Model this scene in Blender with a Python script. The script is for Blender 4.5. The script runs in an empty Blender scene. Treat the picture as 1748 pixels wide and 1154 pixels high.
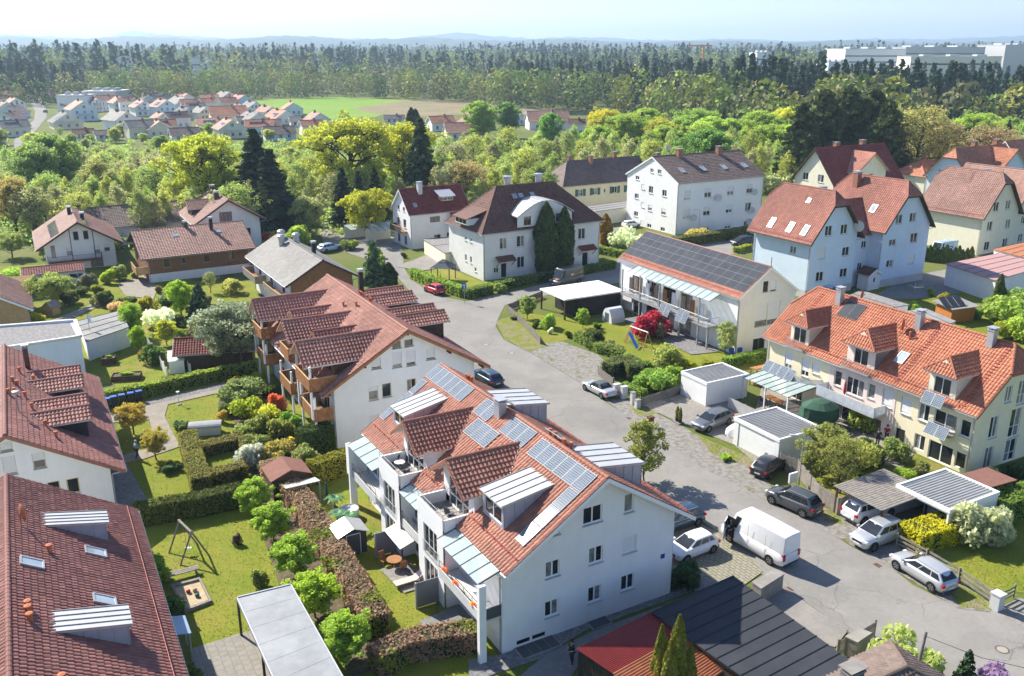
import bpy, bmesh, math, random
import numpy as np
from mathutils import Vector, Matrix
sc = bpy.context.scene
R = math.radians
# ------------------------------------------------------------------ camera, sky, sun, exposure
CAM_H, FPX = 35.0, 1540.0
PITCH = math.atan((577.0 - 80.0) / FPX)
cd = bpy.data.cameras.new('camera'); cam = bpy.data.objects.new('camera', cd); sc.collection.objects.link(cam)
cd.sensor_width = 36.0; cd.lens = FPX / 1748.0 * 36.0; cd.clip_start = 1.0; cd.clip_end = 60000.0
cam.location = (0, 0, CAM_H); cam.rotation_euler = (R(90) - PITCH, 0, 0)
sc.camera = cam
SUN_EL, SUN_AZ = R(39), math.atan2(.643, -.766)       # direction towards the sun, seen from above
SUN = Vector((math.cos(SUN_AZ) * math.cos(SUN_EL), math.sin(SUN_AZ) * math.cos(SUN_EL), math.sin(SUN_EL)))
wd = bpy.data.worlds.new('World'); sc.world = wd; wd.use_nodes = True
nt = wd.node_tree; bg = nt.nodes['Background']
sky = nt.nodes.new('ShaderNodeTexSky'); sky.sky_type = 'NISHITA'; sky.sun_disc = False
sky.sun_elevation = SUN_EL; sky.sun_rotation = math.pi / 2 - SUN_AZ
sky.air_density = 1.0; sky.dust_density = 0.7; sky.ozone_density = 3.0; sky.altitude = 500
tint = nt.nodes.new('ShaderNodeVectorMath'); tint.operation = 'MULTIPLY'; tint.inputs[1].default_value = (.95, .955, 1.05); nt.links.new(sky.outputs[0], tint.inputs[0]); nt.links.new(tint.outputs[0], bg.inputs[0]); bg.inputs[1].default_value = 0.092
sl = bpy.data.lights.new('sun', 'SUN'); so = bpy.data.objects.new('sun', sl); sc.collection.objects.link(so)
sl.energy = 4.8; sl.angle = R(0.53); sl.color = (1.0, .94, .83)
so.location = (-60, 60, 90); so.rotation_euler = SUN.to_track_quat('Z', 'Y').to_euler()
sc.view_settings.view_transform = 'Standard'; sc.view_settings.look = 'None'
sc.view_settings.exposure = 1.1; sc.view_settings.gamma = 1.0
sc.render.engine = 'CYCLES'
cy = sc.cycles
cy.max_bounces = 5; cy.diffuse_bounces = 3; cy.glossy_bounces = 2; cy.transmission_bounces = 3; cy.transparent_max_bounces = 6
cy.volume_bounces = 0; cy.use_adaptive_sampling = True; cy.adaptive_threshold = .03; cy.use_denoising = True; cy.caustics_reflective = False; cy.caustics_refractive = False
HAZE = 1.6e-4
rng = random.Random(7); nr = np.random.default_rng(7)

# ------------------------------------------------------------------ survey: a photo point on the level z -> place in metres
_S, _C = math.sin(PITCH), math.cos(PITCH)
def P(px, py, z=0.0):
    u = (px - 874.0) / FPX; v = (py - 577.0) / FPX
    t = (CAM_H - z) / (_S + v * _C)
    return Vector((u * t, (_C - v * _S) * t, z))
def ztop(px, py, base):
    v = (py - 577.0) / FPX
    return CAM_H - base[1] * (_S + v * _C) / (_C - v * _S)
TH = R(119.2)                                          # bearing of the street
A2 = Vector((math.cos(TH), math.sin(TH))); B2 = Vector((A2.y, -A2.x))

# ------------------------------------------------------------------ materials
MATS = {}
def nd(t, ty, **kw):
    n = t.nodes.new(ty)
    for k, v in kw.items(): setattr(n, k, v)
    return n
def mat(name, col, rough=.8, var=.12, scale=2.0, bump=0.0, bscale=None, spec=.3, metal=0.0, attr=0.0, big=0.0, objcol=False, trans=0.0, coat=0.0, gain=1.0, streak=0.0):
    if name in MATS: return MATS[name]
    m = bpy.data.materials.new(name); m.use_nodes = True; MATS[name] = m
    t = m.node_tree; L = t.links; b = t.nodes['Principled BSDF']
    b.inputs['Roughness'].default_value = rough; b.inputs['Specular IOR Level'].default_value = spec; b.inputs['Metallic'].default_value = metal
    if coat: b.inputs['Coat Weight'].default_value = coat; b.inputs['Coat Roughness'].default_value = .05
    geo = nd(t, 'ShaderNodeNewGeometry')
    base = None
    if objcol:
        oi = nd(t, 'ShaderNodeObjectInfo'); gm = nd(t, 'ShaderNodeVectorMath', operation='SCALE'); gm.inputs[3].default_value = gain; L.new(oi.outputs['Color'], gm.inputs[0]); base = gm.outputs[0]
    else:
        rgb = nd(t, 'ShaderNodeRGB'); rgb.outputs[0].default_value = (*col, 1); base = rgb.outputs[0]
    val = None
    def add(sock, amt):
        nonlocal val
        mr = nd(t, 'ShaderNodeMapRange'); mr.inputs[3].default_value = 1 - amt; mr.inputs[4].default_value = 1 + amt
        L.new(sock, mr.inputs[0])
        if val is None: val = mr.outputs[0]
        else:
            mm = nd(t, 'ShaderNodeMath', operation='MULTIPLY'); L.new(val, mm.inputs[0]); L.new(mr.outputs[0], mm.inputs[1]); val = mm.outputs[0]
    if var:
        nz = nd(t, 'ShaderNodeTexNoise'); nz.inputs['Scale'].default_value = scale; nz.inputs['Detail'].default_value = 4
        L.new(geo.outputs['Position'], nz.inputs['Vector']); mr0 = nd(t, 'ShaderNodeMapRange'); mr0.inputs[1].default_value = .25; mr0.inputs[2].default_value = .75
        L.new(nz.outputs[0], mr0.inputs[0]); add(mr0.outputs[0], var)
    if big:
        nz = nd(t, 'ShaderNodeTexNoise'); nz.inputs['Scale'].default_value = .16; nz.inputs['Detail'].default_value = 5
        L.new(geo.outputs['Position'], nz.inputs['Vector']); mr0 = nd(t, 'ShaderNodeMapRange'); mr0.inputs[1].default_value = .3; mr0.inputs[2].default_value = .7
        L.new(nz.outputs[0], mr0.inputs[0]); add(mr0.outputs[0], big)
    if streak:
        for sc_, am in (((1.6, 1.6, .12), streak), ((.5, .5, .35), streak * .8)):
            mp = nd(t, 'ShaderNodeMapping'); mp.inputs['Scale'].default_value = sc_; L.new(geo.outputs['Position'], mp.inputs[0]); nz = nd(t, 'ShaderNodeTexNoise'); nz.inputs['Scale'].default_value = 1.0; nz.inputs['Detail'].default_value = 6; nz.inputs['Roughness'].default_value = .65; L.new(mp.outputs[0], nz.inputs['Vector']); mr0 = nd(t, 'ShaderNodeMapRange'); mr0.inputs[1].default_value = .32; mr0.inputs[2].default_value = .62; L.new(nz.outputs[0], mr0.inputs[0]); add(mr0.outputs[0], am)
    if attr:
        at = nd(t, 'ShaderNodeAttribute'); at.attribute_name = 'rnd_shade'; add(at.outputs['Fac'], attr)  # per-face tone: random on tiles, painted light and dark on crowns
    out = base
    if val is not None:
        vm = nd(t, 'ShaderNodeVectorMath', operation='SCALE'); L.new(base, vm.inputs[0]); L.new(val, vm.inputs[3]); out = vm.outputs[0]
    L.new(out, b.inputs['Base Color'])
    if bump:
        nz = nd(t, 'ShaderNodeTexNoise'); nz.inputs['Scale'].default_value = bscale or scale * 6; nz.inputs['Detail'].default_value = 4
        L.new(geo.outputs['Position'], nz.inputs['Vector'])
        bp = nd(t, 'ShaderNodeBump'); bp.inputs['Strength'].default_value = bump; bp.inputs['Distance'].default_value = .05
        L.new(nz.outputs[0], bp.inputs['Height']); L.new(bp.outputs[0], b.inputs['Normal'])
    if trans:
        tr = nd(t, 'ShaderNodeBsdfTranslucent'); L.new(out, tr.inputs[0]); mx = nd(t, 'ShaderNodeMixShader'); mx.inputs[0].default_value = trans
        L.new(b.outputs[0], mx.inputs[1]); L.new(tr.outputs[0], mx.inputs[2]); L.new(mx.outputs[0], t.nodes['Material Output'].inputs[0])
    m['out'] = 1
    return m
def mix2(name, c1, c2, scale, lo=.45, hi=.55, rough=.9, fine=.12, fscale=8.0, bump=.3, bscale=12.0, c3=None, s3=.08, lo3=.5, hi3=.62):
    """a ground surface of two (three) materials mingled by noise of a given size"""
    if name in MATS: return MATS[name]
    m = mat(name, c1, rough, fine, fscale, bump, bscale, .15); t = m.node_tree; L = t.links; b = t.nodes['Principled BSDF']
    src = b.inputs['Base Color'].links[0].from_socket; rgb = [n for n in t.nodes if n.type == 'RGB'][0]
    geo = [n for n in t.nodes if n.type == 'NEW_GEOMETRY'][0]
    vm = src.node; cur = rgb.outputs[0]
    for c, s, l, h in [(c2, scale, lo, hi)] + ([(c3, s3, lo3, hi3)] if c3 else []):
        nz = nd(t, 'ShaderNodeTexNoise'); nz.inputs['Scale'].default_value = s; nz.inputs['Detail'].default_value = 6; nz.inputs['Roughness'].default_value = .62
        L.new(geo.outputs['Position'], nz.inputs['Vector'])
        mr = nd(t, 'ShaderNodeMapRange'); mr.inputs[1].default_value = l; mr.inputs[2].default_value = h; L.new(nz.outputs[0], mr.inputs[0])
        mx = nd(t, 'ShaderNodeMix', data_type='RGBA'); L.new(mr.outputs[0], mx.inputs[0]); L.new(cur, mx.inputs[6]); mx.inputs[7].default_value = (*c, 1); cur = mx.outputs[2]
    L.new(cur, vm.inputs[0])
    return m
def line_mat(name, c1, c2, axis, period, duty=.1, rough=.6, wave=False, spec=.3, metal=0., rot=0.):
    """stripes (boards, panels) across local object axis"""
    if name in MATS: return MATS[name]
    m = mat(name, c1, rough, .10, 3.0, 0, None, spec, metal); t = m.node_tree; L = t.links
    rgb = [n for n in t.nodes if n.type == 'RGB'][0]; vm = [n for n in t.nodes if n.type == 'VECT_MATH'][0]
    tc = nd(t, 'ShaderNodeTexCoord'); sp = nd(t, 'ShaderNodeSeparateXYZ'); L.new(tc.outputs['Object'], sp.inputs[0])
    d = nd(t, 'ShaderNodeMath', operation='DIVIDE'); d.inputs[1].default_value = period; L.new(sp.outputs[axis], d.inputs[0])
    fr = nd(t, 'ShaderNodeMath', operation='FRACT'); L.new(d.outputs[0], fr.inputs[0])
    lt = nd(t, 'ShaderNodeMath', operation='LESS_THAN'); lt.inputs[1].default_value = duty; L.new(fr.outputs[0], lt.inputs[0])
    mx = nd(t, 'ShaderNodeMix', data_type='RGBA'); L.new(lt.outputs[0], mx.inputs[0]); L.new(rgb.outputs[0], mx.inputs[6]); mx.inputs[7].default_value = (*c2, 1)
    L.new(mx.outputs[2], vm.inputs[0])
    return m
# walls
mat('white', (.80, .79, .77), .85, .03, 1.2, .05, 30, big=.03, streak=.022); mat('whitew', (.74, .73, .70), .9, .06, .8, .05, 30, big=.06, streak=.022); mat('bluewhite', (.60, .70, .80), .85, .04, 1.0, big=.04, streak=.022)
mat('yellow', (.80, .72, .50), .85, .04, 1.2, big=.03, streak=.022); mat('cream', (.76, .71, .55), .85, .04, 1.2, big=.04, streak=.022); mat('pinkish', (.80, .66, .58), .85, .04, 1.2, streak=.022); mat('beige', (.73, .70, .63), .85, .05, 1.0, big=.04, streak=.022)
mat('plinth', (.50, .50, .50), .9, .08, 1); mat('concrete', (.27, .25, .225), .9, .2, 1.5, .2, 20, big=.15); mat('plaster_grey', (.55, .55, .54), .9, .06, 1)
mat('frame_white', (.82, .82, .81), .5, .02); mat('frame_tan', (.60, .48, .27), .6, .08); mat('frame_brown', (.16, .09, .05), .6, .1); mat('sill', (.46, .47, .48), .6, .05); mat('shutter', (.72, .71, .69), .6, .05, 4)
mat('glass', (.022, .026, .030), .04, .4, .7, spec=.6); mat('glass_curtain', (.20, .20, .19), .12, .5, 3.0, spec=.6); mat('glass_light', (.33, .38, .42), .06, .2, 1.0, spec=.7)
mat('zinc', (.46, .47, .48), .42, .08, 1.5, spec=.5, metal=.35); mat('zinc_light', (.50, .50, .49), .45, .08, 1.5, spec=.4, metal=.2); mat('zinc_clad', (.40, .40, .46), .5, .1, 1.2, spec=.4, metal=.2); mat('steel', (.36, .37, .38), .5, .1, 4, metal=.3)
mat('dark_metal', (.05, .052, .055), .5, .1, 2); mat('anthracite', (.075, .078, .085), .5, .12, 1.5); mat('lead', (.30, .30, .31), .6, .1, 3, metal=.3)
for n_, c_ in dict(red=(.36, .160, .108), red2=(.39, .185, .135), brown=(.245, .105, .085), orange=(.41, .155, .088), bluered=(.31, .128, .092), dark=(.165, .082, .060), maroon=(.20, .050, .038), greybrown=(.17, .125, .105), salmon=(.44, .20, .14), old=(.31, .175, .135), grey=(.20, .19, .175), orange2=(.45, .19, .11), darkgrey=(.10, .09, .085)).items():
    mat('tile_' + n_, c_, .72, .12, 1.3, 0, None, .25, attr=.15, big=.16)
mat('wood', (.23, .115, .052), .75, .25, 3.0); mat('wood_dark', (.075, .045, .030), .8, .3, 3.0); mat('wood_grey', (.24, .215, .185), .9, .3, 3.0); mat('wood_light', (.45, .28, .13), .75, .2, 4); mat('wood_warm', (.33, .15, .06), .75, .25, 3); mat('wood_black', (.030, .026, .024), .8, .3, 2.0); mat('soffit', (.62, .60, .57), .9, .04)
mat('black', (.012, .012, .013), .6, 0); mat('tyre', (.018, .018, .019), .85, .1); mat('rim', (.42, .43, .44), .3, .05, metal=.8); mat('red_plastic', (.45, .03, .02), .5, .1); mat('terracotta', (.45, .15, .07), .8, .12, 6); mat('blue_plastic', (.02, .09, .42), .45, .1); mat('bin_dark', (.03, .034, .04), .5, .1); mat('bin_brown', (.13, .06, .03), .6, .1)
mat('lamp_red', (.45, .01, .01), .2, 0, spec=.6); mat('lamp_clear', (.70, .72, .74), .1, 0, spec=.8); mat('plate', (.75, .75, .73), .5, 0); mat('pv_frame', (.46, .48, .50), .7, .05, spec=.1)
mat('bark_dark', (.045, .038, .030), .9, .3, 4); mat('bark', (.10, .08, .06), .9, .3, 4, .5, 20); mat('bark_light', (.30, .26, .20), .9, .3, 4); mat('skin', (.52, .31, .22), .6, .05); mat('hair', (.05, .035, .025), .7, .1); mat('cloth_blue', (.36, .44, .62), .9, .08); mat('cloth_navy', (.02, .025, .045), .9, .1); mat('cloth_dark', (.03, .03, .032), .9, .1); mat('cloth_red', (.30, .03, .05), .9, .1); mat('cloth_white', (.7, .7, .7), .9, .05)
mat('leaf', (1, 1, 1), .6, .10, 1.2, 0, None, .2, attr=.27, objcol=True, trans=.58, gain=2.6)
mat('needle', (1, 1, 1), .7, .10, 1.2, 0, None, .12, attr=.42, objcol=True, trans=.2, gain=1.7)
mat('brick', (.30, .14, .09), .85, .25, 4, .3, 20); mat('fabric_curtain', (.30, .22, .17), .9, .2, 3); mat('shutter_green', (.05, .14, .13), .7, .1); mat('blue_plate', (.02, .06, .25), .4, 0); mat('terrace', (.30, .27, .25), .8, .15, 3); mat('wood_paint', (.55, .58, .62), .7, .15, 3); mat('brown_clad', (.10, .05, .04), .5, .1)
mat('rust', (.16, .07, .04), .8, .2, 10); m_ = mat('pond', (.05, .06, .05), .05, .1, .1, spec=.8)
mat('hedge_core', (.028, .038, .014), .95, .2, 3)
mat('fabric_green', (.035, .09, .055), .8, .1); mat('fabric_cream', (.66, .60, .48), .85, .06); mat('fabric_pink', (.62, .45, .40), .9, .06); mat('fabric_red', (.45, .05, .05), .85, .08); mat('fabric_white', (.72, .73, .74), .8, .06); mat('fabric_grey', (.09, .10, .11), .85, .08)
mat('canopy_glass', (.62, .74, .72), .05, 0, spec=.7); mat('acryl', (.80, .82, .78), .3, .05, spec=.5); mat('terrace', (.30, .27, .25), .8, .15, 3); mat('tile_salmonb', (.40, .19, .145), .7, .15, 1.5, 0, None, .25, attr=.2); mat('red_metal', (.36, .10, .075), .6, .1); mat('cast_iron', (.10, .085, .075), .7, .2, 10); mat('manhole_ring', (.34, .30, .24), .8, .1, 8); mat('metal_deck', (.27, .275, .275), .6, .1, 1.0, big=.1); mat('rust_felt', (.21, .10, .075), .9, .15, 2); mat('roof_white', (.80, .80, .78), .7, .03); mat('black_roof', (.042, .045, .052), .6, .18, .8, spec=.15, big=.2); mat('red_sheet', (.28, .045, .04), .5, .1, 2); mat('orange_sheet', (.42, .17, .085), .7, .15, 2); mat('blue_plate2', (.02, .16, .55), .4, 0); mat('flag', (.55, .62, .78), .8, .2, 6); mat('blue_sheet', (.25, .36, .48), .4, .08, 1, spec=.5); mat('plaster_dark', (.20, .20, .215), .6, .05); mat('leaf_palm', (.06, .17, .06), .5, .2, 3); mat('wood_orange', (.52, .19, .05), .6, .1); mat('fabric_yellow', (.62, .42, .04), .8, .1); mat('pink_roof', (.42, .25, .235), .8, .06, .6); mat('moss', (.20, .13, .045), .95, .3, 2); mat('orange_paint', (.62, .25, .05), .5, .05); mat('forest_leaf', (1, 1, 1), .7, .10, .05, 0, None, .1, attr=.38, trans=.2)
mat('band', (.16, .19, .22), .2, .1, .1, spec=.5)
# ------------------------------------------------------------------ mesh helpers
COL = sc.collection
def O(name, me, parent=None, loc=(0, 0, 0), rz=0.0, rot=None, color=None, kind=None):
    o = bpy.data.objects.new(name, me); COL.objects.link(o)
    o.location = loc; o.rotation_euler = rot if rot else (0, 0, rz)
    if parent: o.parent = parent
    if color: o.color = (*color, 1)
    if kind: o['kind'] = kind
    return o
def tag(o, label, cat, group=None):
    o['label'] = label; o['category'] = cat
    if group: o['group'] = group
    return o
def thing(name, label, cat, loc=(0, 0, 0), rz=0.0, group=None):
    return tag(O(name, None, None, loc, rz), label, cat, group)
def npmesh(name, V, Fq, mats, rnd_shade=None, smooth=False, mi=None):
    me = bpy.data.meshes.new(name); V = np.asarray(V, np.float32); Fq = np.asarray(Fq, np.int32)
    n, k = Fq.shape
    me.vertices.add(len(V)); me.vertices.foreach_set('co', V.ravel())
    me.loops.add(n * k); me.loops.foreach_set('vertex_index', Fq.ravel())
    me.polygons.add(n); me.polygons.foreach_set('loop_start', np.arange(0, n * k, k, dtype=np.int32))
    for m in mats: me.materials.append(MATS[m])
    if mi is not None: me.polygons.foreach_set('material_index', np.asarray(mi, np.int32))
    if rnd_shade is not None:
        a = me.attributes.new('rnd_shade', 'FLOAT', 'FACE'); a.data.foreach_set('value', np.asarray(rnd_shade, np.float32))
    me.update(calc_edges=True)
    me.polygons.foreach_set('use_smooth', np.full(n, smooth, dtype=bool))
    return me
class MB:
    def __init__(s): s.v = []; s.f = []; s.m = []
    def add(s, vs, fs, mi=0):
        o = len(s.v); s.v += [tuple(v) for v in vs]; s.f += [tuple(o + i for i in f) for f in fs]; s.m += [mi] * len(fs); return s
    def face(s, *vs, mi=0): return s.add(vs, [tuple(range(len(vs)))], mi)
    def box(s, x0, x1, y0, y1, z0, z1, mi=0):
        return s.add([(x0, y0, z0), (x1, y0, z0), (x1, y1, z0), (x0, y1, z0), (x0, y0, z1), (x1, y0, z1), (x1, y1, z1), (x0, y1, z1)],
                     [(3, 2, 1, 0), (4, 5, 6, 7), (0, 1, 5, 4), (1, 2, 6, 5), (2, 3, 7, 6), (3, 0, 4, 7)], mi)
    def prism(s, poly, z0, z1, mi=0):
        n = len(poly); g = lambda z: [(p[0], p[1], z(i) if callable(z) else z) for i, p in enumerate(poly)]
        return s.add(g(z0) + g(z1), [tuple(range(n - 1, -1, -1)), tuple(range(n, 2 * n))] + [(i, (i + 1) % n, n + (i + 1) % n, n + i) for i in range(n)], mi)
    def slab(s, poly3, vec, mi=0):
        n = len(poly3); v = Vector(vec); a = [Vector(p) for p in poly3]
        return s.add(a + [p + v for p in a], [tuple(range(n - 1, -1, -1)), tuple(range(n, 2 * n))] + [(i, (i + 1) % n, n + (i + 1) % n, n + i) for i in range(n)], mi)
    def tube(s, p0, p1, r0, r1=None, n=6, mi=0, cap=True):
        r1 = r0 if r1 is None else r1; p0 = Vector(p0); p1 = Vector(p1); d = (p1 - p0)
        if d.length < 1e-6: return s
        d.normalize(); a = d.orthogonal().normalized(); b = d.cross(a)
        ring = lambda p, r: [p + (a * math.cos(2 * math.pi * i / n) + b * math.sin(2 * math.pi * i / n)) * r for i in range(n)]
        fs = [(i, (i + 1) % n, n + (i + 1) % n, n + i) for i in range(n)]
        if cap: fs += [tuple(range(n - 1, -1, -1)), tuple(range(n, 2 * n))]
        return s.add(ring(p0, r0) + ring(p1, r1), fs, mi)
    def path(s, pts, r, n=5, mi=0):
        for a, b in zip(pts[:-1], pts[1:]): s.tube(a, b, r, r, n, mi)
        return s
    def lathe(s, prof, c=(0, 0, 0), n=12, mi=0):
        vs = [(c[0] + r * math.cos(2 * math.pi * i / n), c[1] + r * math.sin(2 * math.pi * i / n), c[2] + z) for r, z in prof for i in range(n)]
        fs = [(k * n + i, k * n + (i + 1) % n, (k + 1) * n + (i + 1) % n, (k + 1) * n + i) for k in range(len(prof) - 1) for i in range(n)]
        return s.add(vs, fs, mi)
    def grid(s, rows, mi=0, closed=False):
        n = len(rows[0]); vs = [p for r in rows for p in r]
        fs = [(k * n + i, k * n + (i + 1) % n, (k + 1) * n + (i + 1) % n, (k + 1) * n + i) for k in range(len(rows) - 1) for i in range(n if closed else n - 1)]
        return s.add(vs, fs, mi)
    def mesh(s, name, mats, smooth=False):
        me = bpy.data.meshes.new(name); me.from_pydata(s.v, [], s.f)
        for m in ([mats] if isinstance(mats, str) else mats): me.materials.append(MATS[m])
        if any(s.m): me.polygons.foreach_set('material_index', s.m)
        if smooth: me.polygons.foreach_set('use_smooth', [True] * len(s.f))
        me.update(); return me
    def obj(s, name, mats, parent=None, loc=(0, 0, 0), rz=0.0, smooth=False, kind=None, rot=None):
        return O(name, s.mesh(name, mats, smooth), parent, loc, rz, rot, None, kind)
CACHE = {}
def cached(key, fn):
    if key not in CACHE: CACHE[key] = fn()
    return CACHE[key]

# ------------------------------------------------------------------ roofs
def tiles(name, mname, slopes, parent, tw=.30, th=.37, amp=.058, lip=.05, kind='stuff'):
    """courses of overlapping pantiles, each tile with its own roll and lip. slope = (o, ex, es, n, smax, ext)"""
    Vs, Fs, Rs, base = [], [], [], 0
    prof = np.array([0., .75, 1., .45]) * amp
    for (o, ex, es, n, smax, ext) in slopes:
        o, ex, es, n = (np.array(q, float) for q in (o, ex, es, n))
        nrow = max(1, int(round(smax / th))); hh = smax / nrow
        for r in range(nrow):
            s0, s1 = r * hh, (r + 1) * hh
            a0, b0 = ext(s0); a1, b1 = ext(s1)
            lo, hi = min(a0, a1), max(b0, b1)
            if hi - lo < .05: continue
            k0 = int(math.floor(lo / tw * 4)); k1 = int(math.ceil(hi / tw * 4)); ks = np.arange(k0, k1 + 1)
            xs = ks * tw / 4; h = prof[ks % 4]
            cb, ct = np.clip(xs, a0, b0), np.clip(xs, a1, b1)
            jit = nr.normal(0, .005, len(ks)) 
            row = lambda x, s, hv: o + np.outer(x, ex) + np.outer(np.full(len(x), s), es) + np.outer(hv, n)
            V = np.concatenate([row(cb, s0, h * 0 - .01), row(cb, s0 - .03, h + lip + jit), row(ct, s1, h)])
            m = len(ks); i = np.arange(m - 1)
            F = np.concatenate([np.stack([i + q * m, i + 1 + q * m, i + 1 + (q + 1) * m, i + (q + 1) * m], 1) for q in (0, 1)])
            tid = np.floor(ks[:-1] / 4).astype(int); tr = nr.random(tid.max() - tid.min() + 1)[tid - tid.min()]
            Vs.append(V); Fs.append(F + base); Rs.append(np.concatenate([tr, tr])); base += len(V)
    me = npmesh(name, np.concatenate(Vs), np.concatenate(Fs), [mname], np.concatenate(Rs))
    return O(name, me, parent, kind=kind)
def unit(v): v = Vector(v); v.normalize(); return v
def roof(root, L, W, ze, zr, mt, hip0=None, hip1=None, tw=.30, th=.37, amp=.045, ridge_parts=False, thick=.16, board='frame_white', under='soffit', cuts=None):
    """gable / half-hip / hip roof along local x. hip = (z where the hip starts, inset of the ridge end)"""
    k = (zr - ze) / (W / 2); sl = math.hypot(W / 2, zr - ze)
    h0z, h0i = hip0 or (zr, 0.); h1z, h1i = hip1 or (zr, 0.)
    yh0 = (zr - h0z) / k; yh1 = (zr - h1z) / k
    up = MB(); slopes = []
    for s in (1, -1):
        poly = [(-L / 2, s * W / 2, ze), (L / 2, s * W / 2, ze)]
        if hip1: poly += [(L / 2, s * yh1, h1z)]
        poly += [(L / 2 - h1i, 0, zr), (-L / 2 + h0i, 0, zr)]
        if hip0: poly += [(-L / 2, s * yh0, h0z)]
        if hip0 and h0z <= ze + .01: poly = [poly[0]] + poly[1:-1]
        if hip1 and h1z <= ze + .01: poly = [p for i, p in enumerate(poly) if i != 2]
        es = unit((0, -s * W / 2, zr - ze)); n = unit((0, s * (zr - ze), W / 2)); ex = Vector((1, 0, 0)); cut = (cuts or {}).get(s)
        if cut:
            yc, iv = cut; zc = zr - yc * k; sq = math.hypot(W / 2 - yc, zc - ze); xs_ = [-L / 2] + [q for a_ in iv for q in a_] + [L / 2]
            up.slab([(-L / 2, s * yc, zc), (L / 2, s * yc, zc), (L / 2, 0, zr), (-L / 2, 0, zr)], (0, 0, -thick)); slopes.append(((0, s * yc, zc + .01), ex, es, n, sl - sq, lambda q: (-L / 2, L / 2)))
            for a_, b_ in zip(xs_[::2], xs_[1::2]): up.slab([(a_, s * W / 2, ze), (b_, s * W / 2, ze), (b_, s * yc, zc), (a_, s * yc, zc)], (0, 0, -thick)); slopes.append(((0, s * W / 2, ze + .01), ex, es, n, sq, lambda q, a_=a_, b_=b_: (a_, b_)))
            continue
        up.slab(poly, (0, 0, -thick))
        f0, f1 = (h0z - ze) / (zr - ze), (h1z - ze) / (zr - ze)
        def ext(q, f0=f0, f1=f1):
            t = q / sl
            a = -L / 2 + (h0i * (t - f0) / (1 - f0) if hip0 and t > f0 else 0); b = L / 2 - (h1i * (t - f1) / (1 - f1) if hip1 and t > f1 else 0)
            return a, b
        slopes.append(((0, s * (W / 2), ze + .01), ex, es, n, sl, ext))
    for e, hz, hi, yh, hp in ((-1, h0z, h0i, yh0, hip0), (1, h1z, h1i, yh1, hip1)):
        if not hp: continue
        up.slab([(e * L / 2, -yh, hz), (e * L / 2, yh, hz), (e * (L / 2 - hi), 0, zr)], (0, 0, -thick))
        es = unit((-e * hi, 0, zr - hz)); n = unit((e * (zr - hz), 0, hi)); sh = math.hypot(hi, zr - hz)
        slopes.append(((e * L / 2, 0, hz + .01), Vector((0, 1, 0)), es, n, sh, lambda q, yh=yh, sh=sh: (-yh * (1 - q / sh), yh * (1 - q / sh))))
    rf = up.obj('roof', [under], root)
    tiles('roof_tiles', 'tile_' + mt, slopes, rf, tw, th, amp)
    # ridge and hips
    lines = [((-L / 2 + h0i, 0, zr), (L / 2 - h1i, 0, zr))]
    for e, hz, hi, yh, hp in ((-1, h0z, h0i, yh0, hip0), (1, h1z, h1i, yh1, hip1)):
        if hp: lines += [((e * L / 2, s * yh, hz), (e * (L / 2 - hi), 0, zr)) for s in (1, -1)]
    if ridge_parts:
        def rt():
            m = MB(); rows = []
            for x, rr in ((0, .15), (.05, .165), (.44, .14)): rows.append([(x, rr * math.cos(a), rr * math.sin(a) * .8) for a in np.linspace(-.15, math.pi + .15, 7)])
            m.grid(rows); m.face(*rows[0]); return m.mesh('ridge_tile', 'tile_' + mt)
        me = cached(('ridge', mt), rt)
        for a, b in lines:
            a, b = Vector(a), Vector(b); d = b - a; n_ = max(1, int(d.length / .40)); q = d.to_track_quat('X', 'Z')
            for i in range(n_): O('ridge_tile', me, rf, a + d * (i / n_) + Vector((0, 0, .04)), rot=q.to_euler())
    else:
        m = MB()
        for a, b in lines: m.tube(Vector(a) + Vector((0, 0, .03)), Vector(b) + Vector((0, 0, .03)), .13, .13, 8)
        m.obj('ridge_cap', ['tile_' + mt], rf)
    # barge boards and gutters
    for e, hz, yh, hp in ((-1, h0z, yh0, hip0), (1, h1z, yh1, hip1)):
        if hp and hz <= ze + .01: continue
        x = e * (L / 2 + .012)
        for s in (1, -1):
            m = MB(); y0, y1 = s * (W / 2 + .02), (s * yh if hp else 0); z1 = hz if hp else zr
            m.slab([(x, y0, ze - .26), (x, y1, z1 - .26), (x, y1, z1 + .035), (x, y0, ze + .035)], (e * .035, 0, 0)); m.obj('barge_board', [board], rf)
        if hp: m = MB(); m.box(min(x, x + e * .035), max(x, x + e * .035), -yh, yh, hz - .2, hz + .03); m.obj('barge_board', [board], rf)
    for s in (1, -1):
        iv = (cuts or {}).get(s, (0, []))[1]; xs_ = [-L / 2] + [q for a_ in iv for q in a_] + [L / 2]
        for xa_, xb_ in zip(xs_[::2], xs_[1::2]):
            g = MB(); y = s * (W / 2 + .07); rows = [[(x, y + .075 * math.cos(a), ze - .06 + .075 * math.sin(a)) for a in np.linspace(math.pi, 2 * math.pi, 6)] for x in (xa_, xb_)]
            g.grid(rows); g.face(*rows[0]); g.face(*rows[1]); g.obj('gutter', ['zinc'], rf)
    for e, hp, hz in ((-1, hip0, h0z), (1, hip1, h1z)):
        if hp and hz <= ze + .01:
            g = MB(); x = e * (L / 2 + .07); g.grid([[(x + .075 * math.cos(a), y, ze - .06 + .075 * math.sin(a)) for a in np.linspace(math.pi, 2 * math.pi, 6)] for y in (-W / 2, W / 2)]); g.obj('gutter', ['zinc'], rf)
    return rf
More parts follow.
